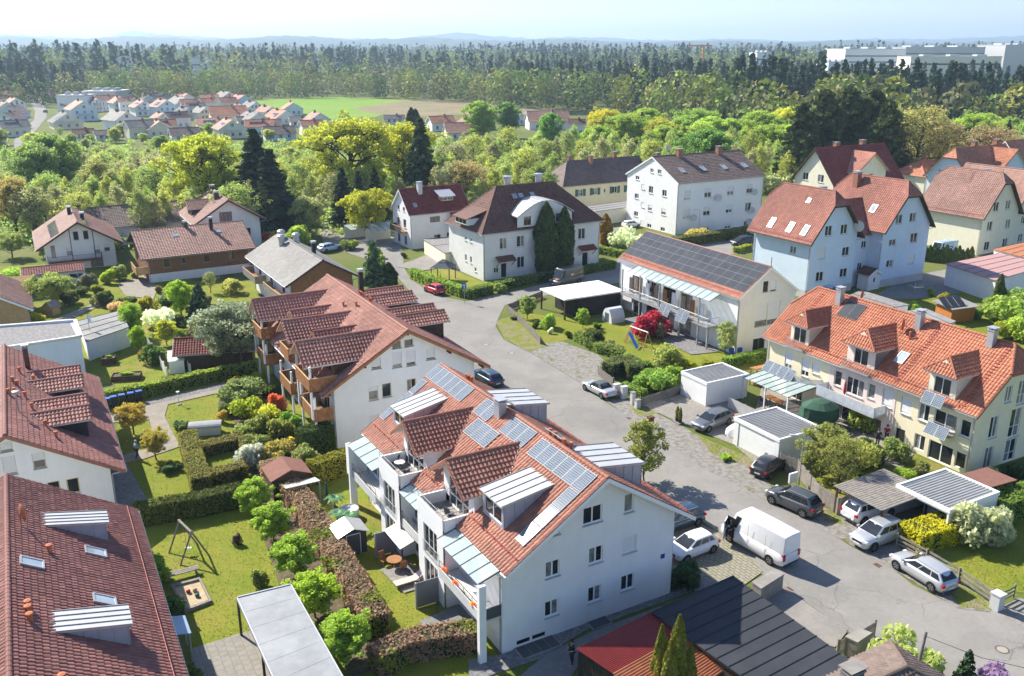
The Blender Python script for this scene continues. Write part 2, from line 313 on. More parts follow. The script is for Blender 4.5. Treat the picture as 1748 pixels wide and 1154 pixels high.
# ------------------------------------------------------------------ walls with real openings, windows
def wallface(m, p0, d, prof, ops, zb=0.0, depth=.16, mi=0):
    """d runs left to right seen from outside; prof = [(s, ztop)]; ops = [(s0, s1, z0, z1)]"""
    d = Vector(d); p0 = Vector(p0); inn = Vector((-d.y, d.x)) 
    S = sorted(set([q[0] for q in prof] + [o[0] for o in ops] + [o[1] for o in ops]))
    S = [s for s in S if prof[0][0] - 1e-6 <= s <= prof[-1][0] + 1e-6]
    def top(s):
        for (a, za), (b, zb_) in zip(prof[:-1], prof[1:]):
            if a - 1e-9 <= s <= b + 1e-9: return za + (zb_ - za) * (0 if b == a else (s - a) / (b - a))
        return prof[-1][1]
    def W3(s, z, k=0.): q = p0 + d * s + inn * k; return (q.x, q.y, z)
    for a, b in zip(S[:-1], S[1:]):
        if b - a < 1e-5: continue
        mid = (a + b) / 2; cuts = sorted((o[2], o[3]) for o in ops if o[0] < mid < o[1]); z = zb
        for z0, z1 in cuts:
            if z0 > z + 1e-4: m.face(W3(a, z), W3(b, z), W3(b, z0), W3(a, z0), mi=mi)
            z = z1
        m.face(W3(a, z), W3(b, z), W3(b, top(b)), W3(a, top(a)), mi=mi)
    for s0, s1, z0, z1 in ops:
        for (a, za), (b, zb2) in (((s0, z0), (s1, z0)), ((s1, z0), (s1, z1)), ((s1, z1), (s0, z1)), ((s0, z1), (s0, z0))):
            m.face(W3(a, za), W3(b, zb2), W3(b, zb2, depth), W3(a, za, depth), mi=mi)
def win_meshes(w, h, style, fr):
    """frame, panes, sill, shutter of one window; local x along the wall, -y outwards, origin lower left of the opening"""
    key = ('win', round(w, 2), round(h, 2), style, fr)
    def mk():
        f = MB(); b = .075; d0, d1 = -.05, .03
        f.box(0, w, d0, d1, 0, b); f.box(0, w, d0, d1, h - b, h); f.box(0, b, d0, d1, b, h - b); f.box(w - b, w, d0, d1, b, h - b)
        nx = 1 if style in ('1', 's1') else (3 if style == '3' else 2)
        xs = np.linspace(b / 2, w - b / 2, nx + 1)
        for x in xs[1:-1]: f.box(x - .045, x + .045, d0 - .006, d1, b, h - b)
        ns = [(b, h - b)]
        if style in ('x', 'd'):
            zc = h * (.5 if style == 'x' else .38)
            for i in range(nx): f.box(max(xs[i] + .03, b), min(xs[i + 1] - .03, w - b), d0 + .008, d1, zc - .025, zc + .025)
        panes = []
        for i in range(nx):
            p = MB(); a, c = max(b, xs[i] + (.045 if i else 0)), min(w - b, xs[i + 1] - (.045 if i < nx - 1 else 0))
            p.face((a, -.02, b), (c, -.02, b), (c, -.02, h - b), (a, -.02, h - b)); panes.append(p)
        s = MB(); s.box(-.05, w + .05, -.26, -.02, -.05, -.008)
        return (f.mesh('window', fr), [[p.mesh('pane', g) for g in ('glass', 'glass_curtain')] for p in panes], s.mesh('sill', 'sill'))
    return cached(key, mk)
def shutter_mesh(w, h, frac):
    def mk():
        m = MB(); n = max(3, int(h * frac / .09)); hh = h * frac / n
        for i in range(n):
            z = h - (i + 1) * hh; m.add([(0.03, -.075, z), (w - .03, -.075, z), (w - .03, -.09, z + hh * .5), (.03, -.09, z + hh * .5), (w - .03, -.075, z + hh), (.03, -.075, z + hh)], [(0, 1, 2, 3), (3, 2, 4, 5)])
        return m.mesh('roller_shutter', 'shutter')
    return cached(('sh', round(w, 2), round(h, 2), round(frac, 2)), mk)
def window(root, p0, d, op, style='2', fr='frame_white', depth=.13, shut=0., flat=False, sill=True):
    s0, s1, z0, z1 = op; d = Vector(d); p0 = Vector(p0); inn = Vector((-d.y, d.x)); w, h = s1 - s0, z1 - z0
    q = p0 + d * s0 + inn * depth; rz = math.atan2(d.y, d.x)
    f, ps, sl = win_meshes(w, h, style, fr)
    wo = O('window', f, root, (q.x, q.y, z0), rz)
    for p in ps: O('pane', p[1 if rng.random() < .28 else 0], wo)
    if sill and z0 > .4: O('sill', sl, wo)
    if shut: O('roller_shutter', shutter_mesh(w, h, shut), wo)
    return wo
def flatwin(w, h, style='2', fr='frame_white'):
    """a whole window in one mesh, for sub-parts (dormers)"""
    def mk():
        m = MB(); b = .07; nx = int(style)
        m.box(0, w, -.05, .02, 0, b); m.box(0, w, -.05, .02, h - b, h); xs = np.linspace(0, w, nx + 1)
        for i, x in enumerate(xs): m.box(max(0, x - b / 2) if i else 0, min(w, x + b / 2) if i < nx else w, -.045, .02, b, h - b)
        m.face((0, 0, 0), (w, 0, 0), (w, 0, h), (0, 0, h), mi=1)
        return m.mesh('window', [fr, 'glass'])
    return cached(('fw', round(w, 2), round(h, 2), style, fr), mk)
def rz0(W, ze, k, w): return ze + (W / 2 - w) * k - .17
def house(name, label, c, th, L, W, ze, zr, wall, rt, og=.6, oe=.5, hip0=None, hip1=None, wins={}, fr='frame_white', board='frame_white', base=None, tw=.30, tl=.37, amp=.058, ridge_parts=False, cat='house', group=None, depth=.13, under='soffit', zb=0.0, fine=True, walls=True, oer=None, cuts=None):
    """L, W, ze are those of the roof edge; walls stand og / oe inside. wins[face] = [(centre, z0, w, h, style, shutter)], faces: n0 near gable (x-), n1, l (y+), r (y-)"""
    th = R(th); root = thing(name, label, cat, (c[0], c[1], 0), th, group)
    k = (zr - ze) / (W / 2); l, w = L / 2 - og, W / 2 - oe; wr = W / 2 - (oe if oer is None else oer); zr_ = zr - .17
    zl, zg = rz0(W, ze, k, w), rz0(W, ze, k, wr)
    def prof(hip, a, za, b, zb_):
        if hip:
            hz = hip[0] - .12
            if hip[0] <= ze + .01: return [(-a, za), (b, zb_)]
            yh = (zr - hip[0]) / k; return [(-a, za), (-yh, hz - .02), (yh, hz - .02), (b, zb_)]
        return [(-a, za), (0, zr_), (b, zb_)]
    faces = {'n0': ((-l, 0), (0, -1), prof(hip0, w, zl, wr, zg)), 'n1': ((l, 0), (0, 1), prof(hip1, wr, zg, w, zl)), 'l': ((0, w), (-1, 0), [(-l, zl), (l, zl)]), 'r': ((0, -wr), (1, 0), [(-l, zg), (l, zg)])}
    m = MB()
    for key, (p0, d, pr) in faces.items():
        ops = []
        for wn in wins.get(key, []):
            cx, z0, ww, hh = wn[:4]; s = cx * (d[0] + d[1])          # given in local x or y
            ops.append((s - ww / 2, s + ww / 2, z0, z0 + hh))
        wallface(m, p0, d, pr, ops, zb, depth + .03)
        for wn, op in zip(wins.get(key, []), ops):
            window(root, p0, d, op, wn[4] if len(wn) > 4 else '2', fr, depth, wn[5] if len(wn) > 5 else 0.)
    if walls: m.obj('wall', [wall], root)
    if base:
        b = MB(); e = .03; b.box(-l - e, l + e, -wr - e, -wr + .1, 0, base); b.box(-l - e, l + e, w - .1, w + e, 0, base); b.box(-l - e, -l + .1, -wr + .1, w - .1, 0, base); b.box(l - .1, l + e, -wr + .1, w - .1, 0, base)
        b.obj('plinth', ['plinth'], root)
    rf = roof(root, L, W, ze, zr, rt, hip0, hip1, tw, tl, amp, ridge_parts, board=board, under=under, cuts=cuts)
    if fine:
        for sx, sy in ((-1, 1), (1, 1), (-1, -1), (1, -1)):
            g = MB(); g.path([(sx * (L / 2 - .25), sy * (W / 2 + .05), ze - .12), (sx * (l - .12), (w + .08) if sy > 0 else -(wr + .08), ze - .5), (sx * (l - .12), (w + .08) if sy > 0 else -(wr + .08), .1)], .05); g.obj('downpipe', ['zinc'], root)
    root['k'] = k
    return root, rf, dict(L=L, W=W, ze=ze, zr=zr, k=k, rt=rt, wall=wall)
def ry(D, z): return D['W'] / 2 - (z - D['ze']) / D['k']      # |y| where the roof is at height z
def rz_(D, y): return D['ze'] + (D['W'] / 2 - abs(y)) * D['k']
def chimney(rf, D, x, y, h=1.0, sx=.6, sy=.6, mt='terracotta', cap='zinc', name='chimney'):
    z = rz_(D, y); m = MB(); m.box(x - sx / 2, x + sx / 2, y - sy / 2, y + sy / 2, z - .6, z + h); o = m.obj(name, [mt], rf)
    m = MB(); m.box(x - sx / 2 - .06, x + sx / 2 + .06, y - sy / 2 - .06, y + sy / 2 + .06, z + h + .002, z + h + .1)
    for a in (-1, 1):
        for b in (-1, 1): m.box(x + a * sx * .38 - .03, x + a * sx * .38 + .03, y + b * sy * .38 - .03, y + b * sy * .38 + .03, z + h + .1, z + h + .25)
    m.box(x - sx / 2 - .1, x + sx / 2 + .1, y - sy / 2 - .1, y + sy / 2 + .1, z + h + .25, z + h + .3); m.obj('chimney_cap', [cap], rf)
def flue(rf, D, x, y, h=.5, r=.09, mt='terracotta'):
    z = rz_(D, y); m = MB(); m.lathe([(r, -.3), (r, h), (r * 1.45, h), (r * 1.45, h + .12), (.01, h + .16)], (x, y, z), 8); m.obj('vent_pipe', [mt], rf)
def onroof(D, s, x, y, off=.06):
    """matrix-like placement on slope: x along ridge, local y up the slope, z out of it"""
    a = math.atan2(D['zr'] - D['ze'], D['W'] / 2); n = Vector((0, s * math.sin(a), math.cos(a)))
    loc = Vector((x, s * abs(y), rz_(D, y))) + n * off
    return loc, ((a, 0, 0) if s < 0 else (a, 0, math.pi))
def skylight(rf, D, s, x, y, w=.8, h=1.2, mt='glass_light'):
    def mk():
        m = MB(); b = .09
        m.box(-w / 2, w / 2, -h / 2, -h / 2 + b, 0, .1); m.box(-w / 2, w / 2, h / 2 - b, h / 2, 0, .1); m.box(-w / 2, -w / 2 + b, -h / 2 + b, h / 2 - b, 0, .1); m.box(w / 2 - b, w / 2, -h / 2 + b, h / 2 - b, 0, .1)
        m.face((-w / 2 + b, -h / 2 + b, .06), (w / 2 - b, -h / 2 + b, .06), (w / 2 - b, h / 2 - b, .06), (-w / 2 + b, h / 2 - b, .06), mi=1); return m.mesh('skylight', ['zinc', mt])
    loc, rot = onroof(D, s, x, y, .07); return O('skylight', cached(('sky', w, h, mt), mk), rf, loc, rot=rot)
def pv_mesh(w, h, dark=False):
    def mk():
        m = MB(); m.box(-w / 2, w / 2, -h / 2, h / 2, -.02, .02, 0); nx, ny = (max(2, round(w / .165)), max(2, round(h / .165))); e = .03; gx, gy = (w - 2 * e) / nx, (h - 2 * e) / ny
        if dark: m.face((-w / 2 + .02, -h / 2 + .02, .023), (w / 2 - .02, -h / 2 + .02, .023), (w / 2 - .02, h / 2 - .02, .023), (-w / 2 + .02, h / 2 - .02, .023), mi=1)
        else:
            for i in range(nx):
                for j in range(ny):
                    a, b = -w / 2 + e + i * gx + .010, -h / 2 + e + j * gy + .010; m.face((a, b, .023), (a + gx - .02, b, .023), (a + gx - .02, b + gy - .02, .023), (a, b + gy - .02, .023), mi=1)
        return m.mesh('solar_panel', ['pv_frame' if not dark else 'pv_dark', 'pv_cell' if not dark else 'pv_black'])
    return cached(('pv', w, h, dark), mk)
mat('pv_cell', (.10, .13, .165), .045, .25, .8, spec=.3); mat('pv_black', (.062, .065, .070), .14, .2, .8, spec=.25); mat('pv_dark', (.15, .15, .155), .5, .05)
def pv(rf, D, s, x, y, w=1.05, h=1.5, dark=False, off=.12):
    loc, rot = onroof(D, s, x, y, off); return O('solar_panel', pv_mesh(w, h, dark), rf, loc, rot=rot)
def gdormer(root, D, s, xc, hw, zd, zed, yf, yw, wall, wz0=None, ww=1.6, wh=2.0, st='2', fr='frame_white', rt=None, hipf=0.0, o=.25, name='dormer', cheek=None, tw=.30, th=.37):
    """gable dormer on slope s; ridge zd, eave zed, roof front at |y| = yf, front wall at |y| = yw"""
    rt = rt or D['rt']; yr, ye = ry(D, zd), ry(D, zed); kd = (zd - zed) / hw; hi = hw - o; zi = zed + o * kd - .12
    m = MB(); zf = rz_(D, yw) - .4
    wallface(m, (xc, s * yw), (-s, 0), [(-hi, zi), (0, zd - .14), (hi, zi)], [(-ww / 2, ww / 2, wz0, wz0 + wh)] if wz0 else [], zf, .1)
    for e in (-1, 1):
        x = xc + e * hi; y2 = ry(D, zi); m.face((x, s * yw, zf), (x, s * yw, zi), (x, s * y2, zi), (x, s * (y2 + .0), zi - .3), mi=1)
    db = m.obj(name, [wall, cheek or wall], root)
    if wz0:
        d = Vector((-s, 0)); q = Vector((xc, s * yw)) + d * (-ww / 2) + Vector((-d.y, d.x)) * .08
        O('window', flatwin(ww, wh, st, fr), db, (q.x, q.y, wz0), math.atan2(d.y, d.x))
    up = MB(); sls = []; sl = math.hypot(hw, zd - zed)
    for e in (-1, 1):
        up.slab([(xc + e * hw, s * yf, zed), (xc, s * (yf - hipf), zd), (xc, s * yr, zd), (xc + e * hw, s * ye, zed)], (0, 0, -.12))
        es = unit((-e * hw, 0, zd - zed)); n = unit((e * (zd - zed), 0, hw))
        def ext(q, ye=ye, yr=yr):
            t = q / sl; a, b = ye + (yr - ye) * t - .03, yf - hipf * t; return (a, b) if s > 0 else (-b, -a)
        sls.append(((xc + e * hw, 0, zed + .01), (0, 1, 0), es, n, sl, ext))
    if hipf:
        up.slab([(xc - hw, s * yf, zed), (xc + hw, s * yf, zed), (xc, s * (yf - hipf), zd)], (0, 0, -.12))
        es = unit((0, -s * hipf, zd - zed)); n = unit((0, s * (zd - zed), hipf)); sh = math.hypot(hipf, zd - zed)
        sls.append(((xc, s * yf, zed + .01), (1, 0, 0), es, n, sh, lambda q: (-hw * (1 - q / sh), hw * (1 - q / sh))))
    up.obj('dormer_soffit', ['soffit'], db); tiles('dormer_tiles', 'tile_' + rt, sls, db, tw, th, .075, .06)
    r = MB(); r.tube((xc, s * yr, zd + .02), (xc, s * (yf - hipf), zd + .02), .13, .13, 8)
    for e in (-1, 1):
        if hipf: r.tube((xc, s * (yf - hipf), zd + .02), (xc + e * hw, s * yf, zed + .02), .11, .11, 7)
        else: r.slab([(xc, s * (yf + .01), zd - .2), (xc + e * hw, s * (yf + .01), zed - .2), (xc + e * hw, s * (yf + .01), zed + .06), (xc, s * (yf + .01), zd + .06)], (0, s * .04, 0))
    r.obj('ridge_cap', ['tile_' + rt], db)
    v = MB()
    for e in (-1, 1):
        a, b = Vector((xc, s * yr, zd + .05)), Vector((xc + e * hw, s * ye, zed + .05)); v.tube(a, b, .07, .07, 5)
    v.obj('valley_flashing', ['lead'], db)
    return db
def sdormer(root, D, s, x0, x1, yb, yf, zf_top, nwin=2):
    """box dormer with a shallow metal roof and seam-clad cheeks"""
    zb = rz_(D, yb) + .02; m = MB(); zf0 = rz_(D, yf) - .15
    ops = []; w = (x1 - x0 - .5) / nwin
    d = (-s, 0); mid = (x0 + x1) / 2; hw = (x1 - x0) / 2
    wallface(m, (mid, s * yf), d, [(-hw, zf_top - .1), (hw, zf_top - .1)], [(-hw + .25, hw - .25, rz_(D, yf) + .3, zf_top - .22)], zf0, .1)
    for x in (x0, x1): m.face((x, s * yf, zf0), (x, s * yf, zf_top - .1), (x, s * yb, zb - .1), (x, s * yb, zb - .4), mi=0)
    db = m.obj('box_dormer', ['zinc_clad'], root)
    dv = Vector(d); q = Vector((mid, s * yf)) + dv * (-hw + .25) + Vector((-dv.y, dv.x)) * .08
    O('window', flatwin(2 * hw - .5, zf_top - .22 - rz_(D, yf) - .3, str(nwin)), db, (q.x, q.y, rz_(D, yf) + .3), math.atan2(dv.y, dv.x))
    r = MB(); r.slab([(x0 - .12, s * (yf + .2), zf_top), (x1 + .12, s * (yf + .2), zf_top), (x1 + .12, s * yb, zb), (x0 - .12, s * yb, zb)], (0, 0, -.1))
    r.obj('dormer_roof', ['zinc_light'], db)
    for x in np.linspace(x0 - .1, x1 + .1, 5):
        sm = MB(); sm.slab([(x - .02, s * (yf + .19), zf_top), (x + .02, s * (yf + .19), zf_top), (x + .02, s * yb, zb), (x - .02, s * yb, zb)], (0, 0, .05)); sm.obj('seam', ['lead'], db)
    for x, e in ((x0, -1), (x1, 1)):
        for y in np.linspace(yb + .7, yf - .05, 5):
            cs = MB(); zt = zb + (zf_top - zb) * (y - yb) / (yf - yb) - .1; z0 = rz_(D, y); 
            if zt > z0: cs.box(min(x, x + e * .025), max(x, x + e * .025), s * y - .015, s * y + .015, z0, zt); cs.obj('cladding_seam', ['lead'], db)
    return db
def railing(m, pts, h=1.0, step=.14, r=.012, mi=0, posts=True):
    for a, b in zip(pts[:-1], pts[1:]):
        a, b = Vector(a), Vector(b); u = Vector((0, 0, h)); m.tube(a + u, b + u, .025, .025, 5, mi); m.tube(a + Vector((0, 0, .08)), b + Vector((0, 0, .08)), .018, .018, 4, mi)
        n = max(1, int((b - a).length / step))
        for i in range(n + 1): q = a + (b - a) * (i / n); m.tube(q, q + u, r, r, 4, mi, False)
def boards(m, a, b, z0, z1, w=.14, gap=.012, t=.03, mi=0, jag=0.):
    """a row of upright boards from a to b"""
    a, b = Vector(a), Vector(b); d = b - a; L = d.length; d.normalize(); nrm = Vector((-d.y, d.x)); n = max(1, int(L / w)); w = L / n
    for i in range(n):
        p = a + d * (i * w + gap / 2); q = a + d * ((i + 1) * w - gap / 2); o = nrm * (t / 2); zz = z1 + (rng.uniform(-jag, jag) if jag else 0)
        m.prism([(p.x - o.x, p.y - o.y), (q.x - o.x, q.y - o.y), (q.x + o.x, q.y + o.y), (p.x + o.x, p.y + o.y)], z0, zz, mi)
# ------------------------------------------------------------------ the buildings of the foreground
def glass_canopy(root, x0, x1, y0, y1, z0, z1, n=5, name='glass_canopy'):
    m = MB()
    for x in np.linspace(x0, x1, n): m.slab([(x - .03, y0, z0), (x + .03, y0, z0), (x + .03, y1, z1), (x - .03, y1, z1)], (0, 0, .09))
    o = m.obj(name, ['dark_metal'], root)
    xs = np.linspace(x0, x1, n)
    for a, b in zip(xs[:-1], xs[1:]): g = MB(); g.slab([(a + .035, y0, z0 + .05), (b - .035, y0, z0 + .05), (b - .035, y1, z1 + .05), (a + .035, y1, z1 + .05)], (0, 0, .012)); g.obj('pane', ['canopy_glass'], o)
    return o
m_ = mat('canopy_glass', (.62, .74, .72), .05, 0, spec=.7); b_ = m_.node_tree.nodes['Principled BSDF']; b_.inputs['Alpha'].default_value = .42
m_ = mat('acryl', (.80, .82, .78), .3, .05, spec=.5); b_ = m_.node_tree.nodes['Principled BSDF']; b_.inputs['Alpha'].default_value = .55

# --- main white apartment house with the solar roof
w1 = lambda y: y
MW = {'n0': [(3.47, 1.5, 1.0, 1.12), (.27, 1.47, 1.0, 1.12), (-2.3, 1.5, 1.03, 1.12), (3.45, 4.27, 1.02, 1.12), (.27, 4.27, 1.05, 1.15), (-2.33, 4.25, 1.08, 1.16, '2', .93),
             (.6, 7.15, 1.42, 1.18), (-2.15, 7.17, .72, 1.28, '1'), (3.27, 7.12, .62, .62, '1')],
      'l': [(-2.2, .15, 2.2, 2.2), (1.3, .15, 1.6, 2.2), (4.9, .15, 2.2, 2.2), (-7.2, .15, 2.0, 2.15), (9.2, .15, 2.0, 2.15), (-7.2, 2.95, 2.0, 2.1), (9.2, 2.95, 2.0, 2.1), (1.4, 2.95, 1.5, 2.1)],
      'r': [(-8, 1.4, 1.1, 1.2), (-4, 1.4, 1.1, 1.2), (0, 1.4, 1.1, 1.2), (5, 1.4, 1.1, 1.2), (9, 1.4, 1.1, 1.2), (-8, 4.2, 1.1, 1.2), (-3, 4.2, 1.1, 1.2), (3, 4.2, 1.1, 1.2), (8, 4.2, 1.1, 1.2)]}
M, Mrf, MD = house('apartment_house', 'large white apartment house in front with red tiled roof and blue solar panels', (0, 59.2), 119.5, 23.6, 14.1, 5.82, 10.34, 'white', 'red', og=.7, oe=.1, oer=1.15, wins=MW, ridge_parts=True, tw=.30, tl=.36, board='frame_white', cat='house', cuts={1: (5.85, [(-5.2, -1.2), (2.0, 5.8)])})
for xs, ys in (([5.95 + i * 1.07 for i in range(6)], [.75]), ([1.7, 2.77], [.78]), ([-.55, .55, 1.65], [2.14]), ([-3.35, -2.28, -1.21], [.78]), ([-10.55 + i * 1.07 for i in range(6)], [.88])):
    for x in xs:
        for y in ys: pv(Mrf, MD, 1, x, y, 1.03, 1.48)
for y in (2.25, 3.55, 4.85): pv(Mrf, MD, 1, 11.25, y, .86, 1.5)
for y in (2.2, 3.5, 4.8): pv(Mrf, MD, 1, -10.55, y, 1.03, 1.5)
for x in (-5.0, -3.9, 2.5): pv(Mrf, MD, -1, x, 1.1, 1.03, 1.48, off=.35)
sdormer(M, MD, 1, -8.75, -6.05, 1.9, 5.55, 8.55); sdormer(M, MD, 1, 7.1, 9.6, 1.6, 5.2, 8.55)
sdormer(M, MD, -1, -9.0, -5.6, 1.1, 4.7, 9.1); sdormer(M, MD, -1, 2.9, 6.3, 1.1, 4.7, 9.1)
for xc, hw in ((3.8, 2.3), (-3.3, 2.5)):
    gdormer(M, MD, 1, xc, hw, 9.6, 7.92, 6.8, 5.9, 'white', 5.65, 2.9, 2.15, '3')
for x0, x1 in ((2.0, 5.8), (-5.2, -1.2)):              # two projecting bays with roof terraces
    b = MB(); xm = (x0 + x1) / 2; wallface(b, (xm, 8.0), (-1, 0), [(-(x1 - x0) / 2, 6.42), ((x1 - x0) / 2, 6.42)], [(-1.05, 1.05, .15, 2.35), (-1.05, 1.05, 2.75, 4.95)], 0, .16)
    for x, e in ((x0, 1), (x1, -1)): b.box(min(x, x + e * .14), max(x, x + e * .14), 5.9, 7.86, 0, 6.42)
    b.box(x0 + .14, x1 - .14, 7.84, 7.999, 5.62, 6.42); bay = b.obj('bay', ['white'], M)
    f_ = MB(); f_.box(x0 + .14, x1 - .14, 5.7, 7.84, 5.4, 5.6); f_.obj('terrace_floor', ['terrace'], bay)
    for z, h in ((.15, 2.2), (2.75, 2.2)): O('window', flatwin(2.1, h, '3'), bay, (xm + 1.05, 7.88, z), math.pi)
    r_ = MB(); railing(r_, [(x0 + .07, 6.0, 6.42), (x0 + .07, 7.93, 6.42), (x1 - .07, 7.93, 6.42), (x1 - .07, 6.0, 6.42)], .38, .95, .014); r_.obj('railing', ['steel'], bay)
    r2 = MB(); railing(r2, [(xm - 1.1, 8.06, 2.8), (xm + 1.1, 8.06, 2.8)], .9, .12, .01); r2.obj('window_guard', ['steel'], bay)
for x0, x1, yo in ((-11.0, -5.25, 8.35), (-1.15, 1.95, 7.9), (5.85, 11.2, 8.35)):
    glass_canopy(M, x0, x1, 6.95, yo + .15, 5.72, 5.25, max(4, int((x1 - x0) / .95)))
    b = MB(); b.box(x0, x1, 7.0, yo, 2.55, 2.75); b.box(x0, x1, yo - .08, yo, 2.75, 3.25); bl = b.obj('balcony', ['plaster_grey'], M)
    r_ = MB(); railing(r_, [(x0, yo - .04, 3.25), (x1, yo - .04, 3.25)], .5, 1.0, .014)
    for z in (3.4, 3.55): r_.tube((x0, yo - .04, z), (x1, yo - .04, z), .012)
    r_.obj('railing', ['dark_metal'], bl)
for x in (-11.35, 11.2): b = MB(); b.box(x, x + .35, 6.99, 8.55, 2.75, 5.3) if x > 0 else b.box(x, x + .32, 8.15, 8.6, 0, 5.3); b.obj('pillar', ['white'], M)
b = MB(); b.box(10.9, 11.2, 8.0, 8.55, 0, 5.3); b.obj('pillar', ['white'], M)
b = MB(); b.box(-11.1, -11.02, 7.0, 8.15, 2.75, 3.5); b.obj('balcony_panel', ['anthracite'], M)
chimney(Mrf, MD, .75, .55, 1.0, .75, .6, 'zinc', 'zinc')
for x, y in ((-1.2, 3.2), (8.2, -.6), (7.9, -.6), (7.6, -.7), (-3.7, -.9), (-4.2, -1.0), (-6.0, -.6), (-6.3, -.9), (-6.0, -1.1), (-5.6, -.8)): flue(Mrf, MD, x, y, .45, .1)
def dish(parent, loc, yaw, r=.45, tilt=.5, mt='plaster_grey', pole=.6):
    m = MB(); rows = []
    for k, rr in enumerate((.02, .5, .8, 1.0)): rows.append([(r * rr * math.cos(a), .28 * r * rr * rr, r * 1.1 * rr * math.sin(a)) for a in np.linspace(0, 2 * math.pi, 17)[:-1]])
    m.grid(rows, closed=True); m.tube((0, 0, -r * .9), (0, .8 * r, 0), .015); m.tube((0, -.05, 0), (0, -.05, -pole - .2), .025)
    m.box(-.05, .05, .75 * r, .9 * r, -.05, .05); return m.obj('satellite_dish', [mt], parent, loc, rot=(0, 0, yaw), smooth=False)
dish(M, (.9, 6.0, 7.9), R(70), .5, pole=1.0)
s_ = MB(); s_.box(-11.14, -11.105, -5.25, -4.95, 2.98, 3.3); s_.obj('house_number_plate', ['blue_plate'], M) if 'blue_plate' in MATS else None
for (y0, y1, x1) in ((6.2, 3.4, -12.3), (.9, -.6, -12.0)):
    lw = MB(); lw.box(x1, -11.12, y1, y0, .0, .14, 0); o_ = lw.obj('light_well', ['concrete'], M); g_ = MB()
    n_ = 4
    for i in range(n_):
        a_ = y1 + .08 + (y0 - y1 - .16) * i / n_; g_.box(x1 + .08, -11.2, a_ + .02, a_ + (y0 - y1 - .16) / n_ - .02, .141, .16)
    g_.obj('grate', ['anthracite'], o_)
for y in (5.5, 4.4): b = MB(); b.box(-11.115, -11.1, y - .45, y + .45, .3, .55); b.obj('cellar_window', ['black'], M)

# --- house with timber balconies behind the main one
SW = {'n0': [(2.9, 7.05, .92, 1.05, '1', .8), (.88, 6.85, .92, 1.5, '1', .8), (-.5, 6.8, .92, 1.5, '1', .8), (-2.5, 7.05, .92, 1.1, '1', .85), (3.3, 4.08, .92, 1.35, '1', .35), (2.0, 4.12, .92, 1.37, '1'), (-.47, 4.1, .92, 1.37), (3.35, 1.4, .92, 1.2, '1', .9), (1.9, 1.4, .92, 1.2, '1'), (-2.5, 4.1, .92, 1.37), (-4.4, 4.1, .92, 1.37), (.85, 8.7, .9, .7, '1'), (-.35, 8.7, .9, .7, '1')],
      'l': [(-8.5, .15, 2, 2.1), (-3.5, .9, 1.4, 1.3), (2, .15, 2, 2.1), (7, .15, 2, 2.1), (-8.5, 2.95, 2, 2.1), (-3.5, 2.95, 1.6, 2.0), (0, 2.95, 2, 2.1), (7.5, 2.95, 2, 2.1)], 'r': [(-8, 1, 1.2, 1.2), (-3, 1, 1.2, 1.2), (3, 1, 1.2, 1.2), (-8, 3.8, 1.2, 1.2), (-3, 3.8, 1.2, 1.2), (3, 3.8, 1.2, 1.2)]}
S_, Srf, SD = house('balcony_house', 'white house with brown timber balconies and several red gable dormers', (-15.13, 88.56), 118.6, 23.9, 16.6, 5.65, 10.5, 'white', 'red2', og=.85, oe=1.3, wins=SW, fr='frame_tan', tl=.42, tw=.32, ridge_parts=True, board='wood_warm', under='wood')
for xc, hw, zd, zed, yf in ((8.1, 2.3, 9.8, 8.0, 9.4), (-.45, 2.2, 9.6, 8.0, 8.6), (-8.2, 2.4, 9.8, 8.05, 9.4), (4.0, 1.1, 9.25, 8.45, 6.6), (-4.06, 1.1, 9.2, 8.4, 6.6)):
    gdormer(S_, SD, 1, xc, hw, zd, zed, yf, 6.6 if hw > 2 else 5.9, 'wood', 6.0 if hw > 2 else None, 2.4, 2.0, '3', 'frame_brown', cheek='wood_dark', tw=.32, th=.40)
for xc in (7.2, 4.6, -1.2, -3.9):
    gdormer(S_, SD, -1, xc, 1.35, 9.45, 8.6, 7.2, 6.6, 'wood_dark', 6.9, 1.6, 1.3, '2', 'frame_brown', cheek='wood_dark', tw=.32, th=.40)
def wood_balcony(root, x0, x1, y0, y1, z, h=1.0, mt='wood_warm', posts=True, zg=0, side=1):
    b = MB(); b.box(x0, x1, min(side * y0, side * y1), max(side * y0, side * y1), z - .16, z); bo = b.obj('balcony', ['wood'], root)
    p = MB(); boards(p, (x0, side * y1), (x1, side * y1), z - .15, z + h, .16, .02); boards(p, (x0, side * y0), (x0, side * y1), z - .15, z + h, .16, .02); boards(p, (x1, side * y0), (x1, side * y1), z - .15, z + h, .16, .02); p.obj('balcony_board', [mt], bo, kind='stuff')
    r_ = MB(); r_.box(x0 - .05, x1 + .05, side * y1 - .07, side * y1 + .07, z + h, z + h + .06); r_.box(x0 - .06, x0 + .06, min(side * y0, side * y1), max(side * y0, side * y1), z + h + .002, z + h + .058); r_.box(x1 - .06, x1 + .06, min(side * y0, side * y1), max(side * y0, side * y1), z + h + .002, z + h + .058); r_.obj('handrail', ['wood_light'], bo)
    if posts:
        for x in (x0 + .1, x1 - .1): q = MB(); q.box(x - .09, x + .09, side * (y1 - .15) - .09, side * (y1 - .15) + .09, zg, z + 2.2); q.obj('post', ['frame_white'], bo)
for x0, x1, y1 in ((-11.0, -6.6, 9.15), (-1.8, 1.2, 8.5), (6.2, 10.2, 9.15)): wood_balcony(S_, x0, x1, 6.6, y1, 6.0, 1.05, posts=(y1 > 9), zg=3.2)
for x0, x1, y1 in ((-11.0, -6.6, 8.9), (-3.4, .6, 8.9), (6.2, 10.2, 8.9)): wood_balcony(S_, x0, x1, 7.0, y1, 3.1, 1.0)
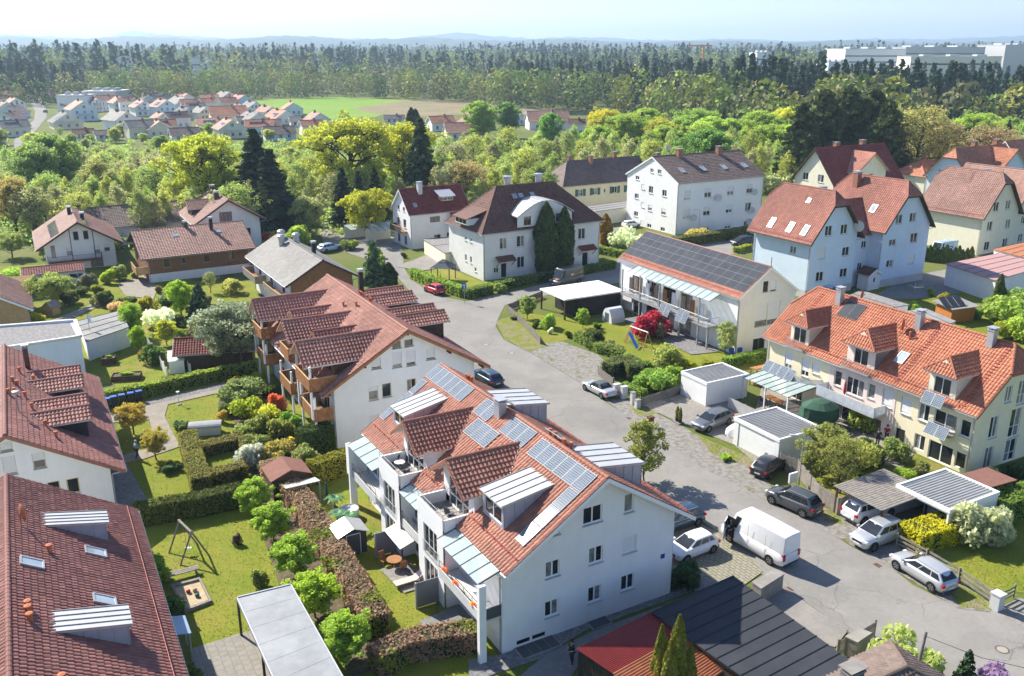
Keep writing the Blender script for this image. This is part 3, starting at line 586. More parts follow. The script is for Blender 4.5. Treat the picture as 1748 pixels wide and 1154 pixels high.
chimney(Srf, SD, 5.2, -1.6, 2.6, .45, .45, 'wood_black', 'zinc')
for x, y in ((1.6, 1.6), (-.4, .9), (3.2, -.8), (2.8, -.8), (2.4, -.9), (.6, -.9), (.2, -.9)): flue(Srf, SD, x, y, .45, .1, 'terracotta')
for y in (-7.6, -4.2, 0, 4.2, 7.6):
    b = MB(); z = rz_(SD, y) - .3; b.box(-11.9, -11.0, y - .09, y + .09, z - .16, z); b.obj('purlin_end', ['wood_dark'], S_)

# --- the two brown roofs along the left edge
L2W = {'n0': [(.1, 5.08, .85, 1.5, '1', .9), (-1.83, 5.17, .86, 1.25, '1', .5), (-2.5, 2.7, .85, 1.2, '1'), (-3.8, 2.6, .85, 1.25, '1'), (2.2, 5.1, .85, 1.3, '1', .9), (.1, 2.5, .85, 1.3, '1'), (.1, 6.95, .8, .75, '1', .8)], 'r': [(-7, .9, 1.2, 1.3), (-3, .2, 1.6, 2.1), (2, .2, 1.6, 2.1), (7, .9, 1.2, 1.3)]}
L2_, L2rf, L2D = house('brown_roof_house', 'house at left edge with two pairs of tiled gable dormers and tall flue', (-35.45 - .87 * 7.4, 73.3 - .49 * 7.4), 118.3, 23.4, 14.95, 4.0, 8.5, 'white', 'brown', og=.75, oe=1.0, wins=L2W, fr='frame_tan', tl=.40, tw=.38, amp=.035, board='tile_red', ridge_parts=True)

for xc in (5.2, 2.5, -2.73, -5.6): gdormer(L2_, L2D, -1, xc, 1.38, 7.55, 6.82, 5.9, 5.5, 'anthracite', 5.35, 1.7, 1.15, '2', 'frame_tan', rt='salmonb', cheek='wood_black', tw=.28, th=.36)
chimney(L2rf, L2D, 6.7, -1.75, 2.0, .42, .42, 'brown_clad' if 'brown_clad' in MATS else 'wood_dark', 'steel')
for x, y in ((4.6, -1.1), (.6, -.9), (1.2, -.6), (-1.6, -.7), (-2.3, -.3), (-1.7, -1.4), (-7.2, -2.6), (-9.0, -3.2), (3.6, -2.1), (-4.0, -1.8)): flue(L2rf, L2D, x, y, .42, .11)
m = MB(); m.tube((-5.6, -.9, 7.6), (-5.6, -.9, 9.6), .05); m.lathe([(.28, 0), (.26, .1), (.02, .16)], (-5.6, -.9, 9.55), 10); m.obj('vent_hood', ['steel'], L2rf)
L1_, L1rf, L1D = house('brown_roof_house', 'house in lower left corner with zinc box dormers and skylights on brown roof', (-21.7 - .875 * 7.4 + 1.6, 47.85 - .483 * 7.4 - 2.9), 118.4, 26.7, 14.9, 4.0, 8.5, 'white', 'brown', og=.7, oe=1.0, wins={'n1': [(-3, 4.6, .9, 1.2), (1, 4.6, .9, 1.2)], 'r': [(-9, .9, 1.2, 1.3), (-5, .2, 1.6, 2.1), (0, .2, 1.6, 2.1), (6, .9, 1.2, 1.3)]}, fr='frame_tan', tl=.36, tw=.30, ridge_parts=True, board='tile_red')
sdormer(L1_, L1D, -1, 7.1, 8.65, 1.72, 5.2, 6.72, 1); sdormer(L1_, L1D, -1, -4.75, -3.0, 1.72, 5.2, 6.72, 1)
sdormer(L1_, L1D, 1, 8.0, 10.4, 1.72, 5.2, 6.72, 1)
for x, y in ((1.85, 1.07), (5.05, 4.3), (-.62, 4.3)): skylight(L1rf, L1D, -1, x, y, .95, 1.3)
dish(L1rf, (6.4, -.75, 8.9), R(200), .5, mt='terracotta', pole=1.0)
for x, y in ((3.76, -2.0), (-3.0, -.85), (-3.5, -.85), (-4.2, -.9), (-9, -2)): flue(L1rf, L1D, x, y, .4, .13)
def snow_guard(rf, D, s, x0, x1, y, mt='red_metal'):
    mat('red_metal', (.36, .10, .075), .6, .1)
    z = rz_(D, y); m = MB()
    for h in (.14, .24): m.tube((x0, s * y, z + h), (x1, s * y, z + h), .022, .022, 5)
    for x in np.arange(x0, x1, .9): m.box(x - .02, x + .02, s * y - .03, s * y + .03, z, z + .27)
    m.obj('snow_guard', [mt], rf)
snow_guard(L1rf, L1D, -1, -13, 13.2, 6.85); snow_guard(Mrf, MD, -1, -11.5, 11.5, 6.6); snow_guard(Mrf, MD, 1, -11.5, -5.8, 6.2); snow_guard(Mrf, MD, 1, -.6, 1.3, 6.2); snow_guard(Mrf, MD, 1, 6.4, 11.5, 6.2)
def roof_ladder(rf, D, s, x, y0, y1):
    m = MB(); a, b = Vector((x, s * y0, rz_(D, y0) + .09)), Vector((x, s * y1, rz_(D, y1) + .09)); n = int((a - b).length / .32)
    for i in range(n + 1): q = a + (b - a) * (i / n); m.box(q.x - .2, q.x + .2, q.y - .09, q.y + .09, q.z, q.z + .05)
    m.obj('roof_ladder', ['red_metal'], rf)

# --- yellow terrace with the orange roof on the right
YW = {'l': [(9.08, 2.9, 1.0, 1.95, '2', .72), (6.75, 2.9, 1.0, 1.95, '2', .72), (5.36, 3.65, 1.0, 1.15, '2', .9), (2.5, 3.3, .9, 1.5, '1'), (.4, 3.0, 2.1, 1.7, '3'), (-1.53, 3.35, .85, 1.45, '1'), (-3.4, 3.2, 1.1, 1.7, '2', .93), (-5.45, 3.2, 1.1, 1.6, '2', .93), (-7.3, 3.25, 1.1, 1.55), (-9.45, 3.3, 2.2, 1.5), (-11.4, 3.3, .95, 1.5, '1'),
            (-7.3, .4, 1.1, 1.45), (-9.45, .08, 2.4, 1.75), (-11.4, .35, 1.0, 1.45, '1'), (-2.5, .06, 1.2, 1.6, '1'), (-5.2, .06, 1.1, 1.6, '1'), (1.6, .06, 2.2, 1.7, '2'), (8.0, .06, 2.4, 1.7, '3')],
      'n0': [(2.9, 2.95, 1.1, 2.0), (-.1, 2.4, 1.5, 2.7, 'd'), (2.9, .08, 1.1, 2.0), (-.1, .08, 1.5, 2.1, 'd'), (1.6, 6.0, .9, 1.5), (-.25, 5.5, 1.1, 2.2, 'd'), (-3.0, 3.0, 1.1, 1.7), (-3.0, .4, 1.1, 1.6)],
      'r': [(-9, 3, 1.1, 1.5), (-5, 3, 1.1, 1.5), (0, 3, 1.1, 1.5), (5, 3, 1.1, 1.5)]}
Y_, Yrf, YD = house('terraced_house', 'pale yellow terrace with bright orange tiled roof and hipped dormers', (38.0, 83.45), 118.6, 25.2, 12.0, 5.6, 10.6, 'yellow', 'orange', og=.35, oe=.5, hip0=(8.7, 1.5), hip1=(8.7, 1.5), wins=YW, ridge_parts=True, tw=.30, tl=.37, board='tile_orange', cat='house')
for x0, x1 in ((-4.3, 3.6),):
    p = MB(); wallface(p, ((x0 + x1) / 2, 5.53), (-1, 0), [(-(x1 - x0) / 2, 5.5), ((x1 - x0) / 2, 5.5)], [(s * -1 + (x0 + x1) / 2 - w / 2, s * -1 + (x0 + x1) / 2 + w / 2, z, z + h) for s, z, w, h in ((2.5, 3.3, .9, 1.5), (.4, 3.0, 2.1, 1.7), (-1.53, 3.35, .85, 1.45), (-3.4, 3.2, 1.1, 1.7), (-2.5, .06, 1.2, 1.6), (1.6, .06, 2.2, 1.7))], 0, .06)
    p.obj('pink_wall_section', ['pinkish'], Y_)
for xc, hw, zd, zed, wl in ((7.95, 1.55, 9.45, 8.12, 'cream'), (.15, 1.95, 9.65, 8.1, 'pinkish'), (-8.65, 1.65, 9.55, 8.2, 'cream')):
    gdormer(Y_, YD, 1, xc, hw, zd, zed, 6.1, 5.45, wl, 5.75, 1.6, 2.0, '2', hipf=1.1, o=.3)
    r_ = MB(); railing(r_, [(xc - hw + .35, 5.55, 5.7), (xc - hw + .35, 6.2, 5.7), (xc + hw - .35, 6.2, 5.7), (xc + hw - .35, 5.55, 5.7)], .9, .12, .01); r_.box(xc - hw + .3, xc + hw - .3, 5.4, 6.25, 5.6, 5.7); r_.obj('dormer_balcony', ['steel' if xc else 'wood'], Y_)
    c_ = MB()
    for e in (-1, 1):
        x = xc + e * (hw - .3); ybk = ry(YD, 8.0); c_.face((x, 5.46, rz_(YD, 5.46) - .2), (x, 5.46, 8.05), (x, ybk, 8.0))
    c_.obj('dormer_cheek', ['zinc_clad'], Y_)
for x, y in ((5.95, 1.2), (4.75, 1.2)): pv(Yrf, YD, 1, x, y, 1.16, 2.0, True)
chimney(Yrf, YD, 7.35, .9, 1.5, .6, .6, 'zinc', 'zinc'); chimney(Yrf, YD, -2.2, .9, 1.5, .6, .6, 'zinc', 'zinc'); chimney(Yrf, YD, -9.3, .6, 1.4, .6, .6, 'zinc', 'zinc')
for x in (-4.1, -10.95, 9.9): roof_ladder(Yrf, YD, 1, x, 5.6, .6)
snow_guard(Yrf, YD, 1, -7.0, -1.9, 5.5); snow_guard(Yrf, YD, 1, 2.0, 6.3, 5.5)
skylight(Yrf, YD, 1, -3.0, 3.7, 1.0, 1.3); dish(Yrf, (-1.1, 1.9, 10.0), R(110), .5, mt='terracotta', pole=.9); dish(Yrf, (6.0, -.6, 11.0), R(110), .4, mt='terracotta', pole=.5); flue(Yrf, YD, -2.3, 2.1, .7, .09)
for x0, x1, z, mtl in ((-10.6, -8.3, 3.0, 'steel'),):
    r_ = MB(); railing(r_, [(x0, 5.5, z), (x0, 6.2, z), (x1, 6.2, z), (x1, 5.5, z)], .95, .12, .01); r_.box(x0, x1, 5.51, 6.2, z - .1, z); r_.obj('balcony', [mtl], Y_)
def wallpv(root, x, y, z, w=1.0, h=.95, n=2, tilt=R(60)):
    for i in range(n): O('solar_panel', pv_mesh(w, h), root, (x + i * (w + .04), y, z), rot=(tilt, 0, math.pi))
wallpv(Y_, -10.0, 6.5, 3.3, 1.05, 1.1); wallpv(Y_, -9.2, 6.5, 5.95, 1.0, 1.1)
b = MB(); b.box(-3.4, 3.6, 5.5, 7.1, 2.3, 2.5); bo = b.obj('balcony', ['concrete'], Y_); r_ = MB(); boards(r_, (-3.4, 7.1), (3.6, 7.1), 2.3, 3.35, .12, .035); boards(r_, (-3.4, 5.5), (-3.4, 7.1), 2.3, 3.35, .12, .035); boards(r_, (3.6, 5.5), (3.6, 7.1), 2.3, 3.35, .12, .035); r_.obj('balcony_board', ['wood_paint'], bo, kind='stuff') if 'wood_paint' in MATS else r_.obj('balcony_board', ['zinc_light'], bo, kind='stuff')
b = MB(); pts = [(4.6 + 2.0 * 0, 5.5)] + [(6.6 + 2.2 * math.cos(a), 5.5 + 1.5 * math.sin(a)) for a in np.linspace(0, math.pi, 9)]; b.prism([(6.6 + 2.2 * math.cos(a), 5.5 + 1.5 * math.sin(a)) for a in np.linspace(0, math.pi, 11)], 2.3, 2.45); r2 = [(6.6 + 2.2 * math.cos(a), 5.5 + 1.5 * math.sin(a)) for a in np.linspace(0, math.pi, 11)]
bo = b.obj('balcony', ['concrete'], Y_); r_ = MB()
for a_, b_2 in zip(r2[:-1], r2[1:]): boards(r_, a_, b_2, 2.45, 3.3, .1, .03)
r_.obj('balcony_board', ['zinc_light'], bo, kind='stuff')
for x in (7.2, 8.25, 9.3, 10.35): O('solar_panel', pv_mesh(1.0, 1.4), Y_, (x, 7.1, 3.1), rot=(R(52), 0, math.pi))
# glass terrace roof at the far end of the terrace
glass_canopy(Y_, 4.2, 10.6, 6.0, 10.2, 2.75, 2.3, 8, 'terrace_roof')
for x in (4.3, 7.4, 10.5): b = MB(); b.box(x - .06, x + .06, 10.05, 10.17, 0, 2.3); b.obj('terrace_roof_post', ['frame_white'], Y_)

# --- barn-like house with the dark photovoltaic roof
B_, Brf, BD = house('solar_barn_house', 'cream house with dark photovoltaic roof and long glazed balcony', (24.76, 114.48), 118.2, 24.6, 9.3, 7.0, 10.3, 'beige', 'salmon', og=.12, oe=.3, wins={'n0': [(.55, 7.35, .8, 1.3, '1'), (-.65, 7.32, .85, 1.3, '1', .9), (.85, 3.15, 1.9, 2.75, '2', .75), (-1.1, 3.2, 1.9, 2.75, '2', .8), (.85, .05, 1.9, 2.6, '2', .4)], 'l': [(8, .05, 2.4, 2.2), (4.5, .05, 2.6, 2.2), (1, .05, 2.6, 2.2), (-2.4, .05, 2.6, 2.2), (8, 2.95, 2.4, 2.3), (4.5, 2.95, 2.6, 2.3), (1, 2.95, 2.6, 2.3), (-2.4, 2.95, 2.6, 2.3)]}, fr='wood_warm' if False else 'frame_brown', tl=.4, board='frame_white')
p = MB(); wallface(p, (0, 4.38), (-1, 0), [(-12.18, 6.9), (12.18, 6.9)], [(-a - w / 2, -a + w / 2, z, z + h) for a, z, w, h in ((8, .05, 2.4, 2.2), (4.5, .05, 2.6, 2.2), (1, .05, 2.6, 2.2), (-2.4, .05, 2.6, 2.2), (8, 2.95, 2.4, 2.3), (4.5, 2.95, 2.6, 2.3), (1, 2.95, 2.6, 2.3), (-2.4, 2.95, 2.6, 2.3))], 0, .05); p.obj('white_wall', ['white'], B_)
for i in range(14):
    for j in range(4): pv(Brf, BD, 1, -11.25 + i * 1.73, .5 + j * .94, 1.71, 1.14, True)
glass_canopy(B_, -9.1, 7.6, 4.6, 6.3, 6.85, 6.15, 14, 'balcony_roof')
b = MB(); b.box(-8.9, 9.3, 4.4, 6.2, 2.7, 2.88); bo = b.obj('balcony', ['steel'], B_); r_ = MB(); railing(r_, [(9.3, 4.45, 2.88), (9.3, 6.1, 2.88), (-8.9, 6.1, 2.88), (-8.9, 4.45, 2.88)], 1.0, .9, .018)
for z in (3.1, 3.3, 3.5, 3.7): r_.tube((9.3, 6.1, z), (-8.9, 6.1, z), .014)
r_.obj('railing', ['steel'], bo)
for x in (9.2, 5.1, .9, -3.4, -7.0, -8.8): q = MB(); q.box(x - .09, x + .09, 5.95, 6.13, 0, 6.2 if x > -8.5 else 2.7); q.obj('post', ['steel'], B_)
for x in (-.4, -1.45, -3.9, -4.95): O('solar_panel', pv_mesh(1.0, 1.5), B_, (x, 6.5, 3.1), rot=(R(65), 0, math.pi))
for i, x in enumerate(np.linspace(8.5, -6.5, 9)):
    c_ = MB(); rows = [[(x + dx, 4.75 + .05 * math.sin(dx * 25), z) for dx in np.linspace(0, .9, 10)] for z in (2.95, 5.0)]; c_.grid(rows); c_.obj('curtain', [('fabric_curtain', 'wood_warm', 'fabric_white')[i % 3]], B_)
m = MB(); m.tube((-12.2, 0, 10.3), (-12.2, 0, 11.5), .04); m.obj('antenna_pole', ['dark_metal'], B_); snow_guard(Brf, BD, 1, -11.8, 11.9, 4.25)

# --- pale blue double house
uK = (math.cos(R(120)), math.sin(R(120)))
def shift(c, th, x, y): a = R(th); return (c[0] + math.cos(a) * x - math.sin(a) * y, c[1] + math.sin(a) * x + math.cos(a) * y)
K_, Krf, KD = house('blue_gable_house', 'pale blue three storey gable block with three skylights', shift((43.98, 134.77), 120, -.4, 0), 120, 12.8, 11.2, 8.15, 15.2, 'bluewhite', 'bluered', og=.75, oe=.85, hip0=(13.3, 1.5), hip1=(13.3, 1.5), wins={'n0': [(1.45, 8.95, 1.4, 1.5), (-1.8, 8.9, 1.4, 1.45), (2.4, 5.7, 1.5, 1.7, '2', .95), (-2.7, 5.55, 1.5, 1.35), (2.3, 2.3, 1.55, 1.45), (-2.75, 2.3, 1.55, 1.35), (-2.9, .1, 1.0, .6)], 'l': [(-2.3, 6.1, 1.2, 1.1)]}, fr='frame_white', board='wood_dark', under='wood_dark', base=1.2, tl=.42, tw=.36)
K2_, K2rf, K2D = house('blue_gable_house', 'pale blue gable block standing right of the skylight block', shift((56.53, 142.05), 119, -1.2, 0), 119, 13.6, 11.3, 8.6, 15.75, 'bluewhite', 'bluered', og=.7, oe=.45, hip0=(13.7, 1.5), hip1=(13.7, 1.5), wins={'n0': [(2.1, 9.6, 1.4, 1.4), (-1.0, 9.65, 1.4, 1.4), (2.9, 6.35, 1.5, 1.0), (-1.9, 6.35, 1.6, 1.5), (2.9, 3.0, 1.5, 1.15), (-1.9, 3.0, 1.6, 1.5, '2', .9)]}, board='wood_dark', under='wood_dark', base=1.2, tl=.42, tw=.36)
lk = shift((43.98, 134.77), 119.5, -.2, -7.6)
KL_, KLrf, KLD = house('blue_link_building', 'recessed blue link between the two blue gable blocks', lk, 29.5, 9.0, 9.6, 7.9, 12.6, 'bluewhite', 'bluered', og=.1, oe=.3, wins={'r': [(.6, 5.9, 1.1, 1.1), (.2, 2.4, 1.0, 1.3), (0.4, .1, 1.1, 2.0, '1')]}, tl=.42, tw=.36, board='wood_dark')
for x, y in ((2.6, 4.3), (-1.2, 4.35), (-4.0, 4.35)): skylight(Krf, KD, 1, x, y, .95, 1.7)
skylight(Krf, KD, 1, -1.5, 1.4, .7, .8); roof_ladder(Krf, KD, 1, -.6, 1.4, .3)
chimney(Krf, KD, -1.2, -1.6, 1.9, .8, .8, 'brick', 'zinc'); chimney(K2rf, K2D, 3.2, 1.2, 1.9, .9, .9, 'brick', 'zinc'); dish(K_, (-6.6, -3.7, 10.0), R(200), .75, mt='plaster_grey', pole=.3)
snow_guard(Krf, KD, 1, -6.2, 6.2, 5.35)
skylight(K2rf, K2D, 1, -2.4, 3.4, 1.0, 1.4)
pr = shift((43.98, 134.77), 119.5, -6.5, -8.0)
t = thing('porch_hut', 'small white porch hut with dark roof before the blue house', 'porch', (*pr, 0), R(119.5)); m = MB(); wallface(m, (-1, 0), (0, -1), [(-1.3, 2.4), (0, 3.1), (1.3, 2.4)], [(-.2, .2, 1.2, 1.9)], 0, .1); m.face((-1, 1.3, 0), (1, 1.3, 0), (1, 1.3, 2.4), (-1, 1.3, 2.4)); m.face((-1, -1.3, 0), (1, -1.3, 0), (1, -1.3, 2.4), (-1, -1.3, 2.4)); m.obj('wall', ['white'], t)
roof(t, 2.5, 3.1, 2.35, 3.2, 'dark', tl=.4) if False else roof(t, 2.5, 3.1, 2.35, 3.2, 'dark')

# --- white hip-roofed house with the curved dormer
C_, Crf, CD = house('hip_roof_house', 'white hip-roofed house with curved metal dormer beside tall cypresses', (2.11, 148.32), 31.0, 23.3, 12.6, 7.5, 13.6, 'whitew', 'dark2' if False else 'dark', og=.5, oe=.5, hip0=(7.5, 6.2), hip1=(7.5, 6.2), wins={'r': [(-7.55, 4.72, 1.3, 1.8), (-4.35, 4.72, 1.45, 1.8), (7.5, 4.72, 1.4, 1.8), (-4.3, 1.3, 1.4, 1.85), (-8.85, 1.05, .9, .85), (-7.45, .05, 1.1, 2.4, '1'), (8.3, .1, 1.2, 2.3, '1'), (2.5, 4.72, 1.4, 1.8), (2.5, 1.3, 1.4, 1.8)], 'n0': [(0, 5.5, .7, 1.05, '1', .5), (-1.7, 5.5, .7, 1.1, '1', .5), (0, 2.1, .65, 1.05, '1'), (-1.7, 2.1, .6, 1.05, '1'), (-3.2, 1.0, .7, .65, '1')]}, tl=.42, tw=.36, board='frame_white')
m = MB(); arc = [(-5.1 + 10.4 * i / 14, 9.5 + 2.2 * math.sin(math.pi * i / 14)) for i in range(15)]
wallface(m, (0, -6.0), (1, 0), arc, [(-3.9, -2.55, 8.1, 9.5), (2.2, 3.5, 8.1, 9.5)], 7.2, .12); cd_ = m.obj('curved_dormer', ['whitew'], C_)
for x in (-3.9, 2.2): O('window', flatwin(1.35 if x < 0 else 1.3, 1.4, '2', 'frame_brown'), cd_, (x, -5.9, 8.1), 0)
m = MB(); rows = []
for x, z in arc: yb_ = -ry(CD, z + .2); rows.append([(x * 1.04, -6.3, z + .03), (x * 1.04, min(yb_, -.2), z + .12)])
m.grid(rows); rows2 = [[(p[0], p[1], p[2] + .12) for p in r] for r in rows]; m.grid(rows2); m.grid([[r[0] for r in rows], [r[0] for r in rows2]]); m.obj('dormer_roof', ['zinc_light'], cd_)
m = MB()
for i in range(0, 15): a = rows2[i]; m.tube(Vector(a[0]) + Vector((0, 0, .02)), Vector(a[1]) + Vector((0, 0, .02)), .03, .03, 4)
m.obj('seam', ['lead'], cd_)
m = MB(); m.box(-12.1, -9.0, -2.4, 1.6, 8.3, 9.3) ; dm = m.obj('dormer', ['frame_white'], C_); O('window', flatwin(3.6, .8, '3'), dm, (-12.14, 1.4, 8.4), -math.pi / 2)
m = MB(); m.slab([(-12.5, -2.8, 9.25), (-12.5, 2.0, 9.25), (-8.0, 2.0, 10.6), (-8.0, -2.8, 10.6)], (0, 0, .14)); m.obj('dormer_roof', ['tile_dark'], dm)
for x in (-2.6, 3.4): m = MB(); m.lathe([(.55, 0), (.55, 2.0), (.75, 2.05), (.75, 2.35), (.2, 2.5)], (x, 1.2, 12.6), 10); m.obj('chimney_flue', ['zinc'], Crf)
for x in (-3.0, -1.8, .4): skylight(Crf, CD, -1, x, 1.6, .8, .9)
for x in (-7.4, 8.4):
    m = MB(); m.slab([(x - 1.6, -5.8, 3.5), (x + 1.6, -5.8, 3.5), (x + 1.6, -7.0, 2.9), (x - 1.6, -7.0, 2.9)], (0, 0, .15)); po = m.obj('porch_roof', ['tile_maroon' if x > 0 else 'tile_dark'], C_)
    m = MB()
    for e in (-1.4, 1.4): m.path([(x + e, -5.85, 2.0), (x + e, -6.8, 2.9)], .06)
    m.obj('bracket', ['wood_dark'], po)

# --- white four-storey block
WW = {'n0': [(.15, 11.2, 1.05, .8), (-2.25, 11.2, 1.15, .85), (4.7, 9.25, 1.2, .75), (.2, 7.1, 1.35, 1.4), (-4.05, 7.05, 1.35, 1.25), (4.7, 5.4, 1.35, 1.0), (2.7, 7.55, 1.2, 1.0, '1', .95), (.2, 3.55, 1.3, 1.2, '1', .5), (-4.1, 3.35, 1.4, 1.25, '1', .5), (4.7, 1.75, 1.35, 1.0), (2.6, 3.9, 1.15, 1.0, '1', .95), (.2, .1, 1.3, .8), (-4.1, .1, 1.3, .8), (2.5, .3, 1.2, .95, '1', .95)],
      'r': [(x, z, w, h, '2', s) for z, h in ((6.8, 1.8), (3.2, 1.65), (.05, 1.0)) for x, w, s in ((-8.75, 1.6, .9), (-3.5, 1.75, .5), (2.4, 1.65, .6), (7.55, 1.6, .5 if z > 4 else 0))]}
W_, Wrf, WDd = house('four_storey_block', 'tall white four storey apartment block with satellite dishes', (37.59, 186.36), 29.9, 22.8, 16.8, 10.06, 14.35, 'white', 'greybrown', og=.2, oe=.4, wins=WW, tl=.5, tw=.45, amp=.03)
for x in (-7.7, -2.3, 3.2, 8.7): skylight(Wrf, WDd, -1, x, 4.75, 1.1, 1.7)
for x in (-5.0, 5.4): chimney(Wrf, WDd, x, -.6, 1.3, 1.1, .9, 'brick', 'concrete')
chimney(Wrf, WDd, -8.5, 2.0, 1.2, .8, .8, 'brick', 'concrete'); dish(Wrf, (-5.0, 3, 15.5), R(120), .5, pole=1.2)
for x, z in ((-1.2, 6.6), (8.4, 7.0), (-7.3, 3.2), (8.0, 3.3), (7.6, 1.0)): dish(W_, (x, -8.6, z), R(160), .65, pole=.1)
# --- red-roofed house, yellow house with garages, far right houses
D_, Drf, DD = house('red_roof_house', 'white gable house with deep red roof and ladder beside the golden tree', (-15.15, 167.1), 30.2, 12.6, 8.6, 6.3, 10.4, 'white', 'maroon', og=.4, oe=.4, wins={'n0': [(1.2, 6.6, .9, .7), (-1.2, 6.6, .9, .7), (1.5, 3.6, 1.2, 1.5, '2'), (-1.4, 3.6, 1.2, 1.5, '2'), (1.5, .6, 1.1, 1.5), (-1.5, .6, 1.1, 1.5)], 'r': [(-1.0, 4.6, 2.0, 1.0), (-.6, .6, 1.3, 1.6), (1.6, 1.6, .5, .8, '1')]}, fr='frame_brown', tl=.42, tw=.4)
m = MB(); m.slab([(1.9, -4.2, 6.2), (6.2, -4.2, 6.2), (6.2, -7.0, 3.0), (1.9, -7.0, 3.0)], (0, 0, .15)); m.obj('catslide_roof', ['tile_maroon'], D_); m = MB(); m.box(2.2, 6.0, -6.6, -3.9, 0, 3.4); m.obj('annex_wall', ['white'], D_)
chimney(Drf, DD, -2.5, -.8, 1.7, .8, .8, 'plaster_grey', 'zinc'); skylight(Drf, DD, -1, -4.4, 2.8, .7, .9); roof_ladder(Drf, DD, -1, 5.0, 4.0, .3)
m = MB(); m.box(.6, 3.4, -3.0, -1.2, 8.1, 8.9); dm = m.obj('dormer', ['frame_brown'], D_); O('window', flatwin(2.2, .7, '2', 'frame_white'), dm, (.9, -3.04, 8.15)); m = MB(); m.slab([(.4, -3.4, 8.9), (3.6, -3.4, 8.9), (3.6, -.7, 9.8), (.4, -.7, 9.8)], (0, 0, .1)); m.obj('dormer_roof', ['zinc'], dm)
wood_balcony(D_, -7.2, -5.8, -2.5, 2.5, 3.0, .9, 'wood_dark', False)
E_, Erf, ED = house('yellow_hip_house', 'yellow house with green shutters and brown hip roof behind the garages', (19.5, 212.0), 29.5, 25.0, 11.0, 5.4, 10.2, 'yellow', 'greybrown', og=.5, oe=.5, hip0=(5.4, 4.5), wins={'r': [(-7.5, 2.9, 1.3, 1.5), (-3.5, 2.9, 1.3, 1.5), (-.8, 3.2, .6, .9, '1'), (2, 2.9, 1.3, 1.5), (6, 2.9, 1.3, 1.5)]}, tl=.5, tw=.45, amp=.03)
for x in (-7.5, -3.5, 2, 6):
    for e in (-1, 1): m = MB(); m.box(x + e * 1.05 - .36, x + e * 1.05 + .36, -5.08, -5.03, 2.85, 4.45); m.obj('shutter', ['shutter_green'], E_)
for x, y in ((-7, .6), (-2, -.8), (5.5, .4)): chimney(Erf, ED, x, y, 1.5, .8, .8, 'brick', 'concrete')
R1c = shift((82.63, 162.55), 120, .7, -1.3)
R1_, R1rf, R1D = house('cream_gable_house', 'cream gable house at right edge with half-hipped brown roof', R1c, 120, 13.6, 11.6, 6.5, 14.0, 'cream', 'old', og=.7, oe=.7, hip0=(12.3, 1.6), hip1=(12.3, 1.6), wins={'n0': [(1.75, 7.55, 1.5, 1.6), (-1.7, 7.6, 1.5, 1.6), (2.75, 4.2, 1.5, 1.6), (-2.6, 4.1, 1.5, 1.6), (2.65, .6, 1.5, 1.6), (-2.7, .65, 1.5, 1.6)]}, board='wood_dark', under='wood_dark', tl=.42, tw=.36)
chimney(R1rf, R1D, -1.5, -1.3, 1.6, .9, .9, 'wood_black', 'steel'); roof_ladder(R1rf, R1D, 1, -.2, 1.8, .4); snow_guard(R1rf, R1D, 1, -6.3, 6.3, 5.5)
R1b = shift(R1c, 120, 1.5, -10.5)
house('cream_gable_house', 'cream house cut off by right edge behind the half-hipped one', R1b, 120, 15, 11.6, 6.5, 13.6, 'cream', 'old', og=.7, oe=.7, hip0=(12, 1.6), wins={'n0': [(2, 4.2, 1.4, 1.5), (-2, 4.2, 1.4, 1.5), (2, .8, 1.4, 1.5)]}, board='wood_dark', tl=.45, tw=.4, amp=.03)
R2_, R2rf, R2D = house('red_gable_house', 'pale yellow house with dark red roof and cross gable before the yews', (74.4, 201.5), 29.2, 22.0, 12.6, 7.0, 14.3, 'cream', 'maroon', og=.6, oe=.8, wins={'n0': [(2.4, 7.3, 1.6, 1.6), (-1.9, 7.3, 1.6, 1.6), (2.4, 3.6, 1.6, 1.6), (-2, 3.6, 1.6, 1.6)]}, board='wood_dark', under='wood_dark', tl=.45, tw=.4, amp=.03)
gdormer(R2_, R2D, -1, 0, 5.2, 13.4, 9.3, 6.9, 6.2, 'cream', 7.6, 1.4, 1.4, '2', rt='salmon', o=.5, tw=.4, th=.45)
for x, y in ((-3.6, .8), (4.5, .7)): chimney(R2rf, R2D, x, y, 1.6, 1.1, 1.0, 'brick', 'concrete')
R3_, R3rf, R3D = house('blue_right_house', 'pale blue house with salmon roof behind the cream gable house', P(1655, 352, 0).to_tuple()[:2], 30, 20, 12, 7.0, 13.6, 'bluewhite', 'orange2', og=.6, oe=.8, hip0=(11.6, 1.6), wins={'n0': [(2, 7.4, 1.4, 1.4), (-2, 7.4, 1.4, 1.4)]}, board='wood_dark', tl=.45, tw=.4, amp=.03)
gdormer(R3_, R3D, -1, 4.5, 4.6, 13.2, 9.3, 6.6, 6.0, 'bluewhite', None, rt='orange2', o=.5, tw=.4, th=.45)
for x in (-1, 7): chimney(R3rf, R3D, x, .5, 1.5, 1.0, 1.0, 'brick', 'concrete')
R4_, R4rf, R4D = house('salmon_roof_house', 'house at right edge with salmon and dark roofs, farthest of its cluster', P(1738, 335, 0).to_tuple()[:2], 30, 18, 12, 7.0, 13.8, 'cream', 'orange2', og=.6, oe=.8, tl=.5, tw=.45, amp=.03)
R5_, R5rf, R5D = house('low_orange_house', 'low house with orange hip roof between the red gable and blue house', P(1572, 332, 0).to_tuple()[:2], 30, 12, 10, 5.2, 8.4, 'cream', 'orange2', og=.5, oe=.5, hip0=(5.2, 4), hip1=(5.2, 4), tl=.5, tw=.45, amp=.03)
chimney(R5rf, R5D, 0, .5, 1.4, .9, .9, 'brick', 'concrete')
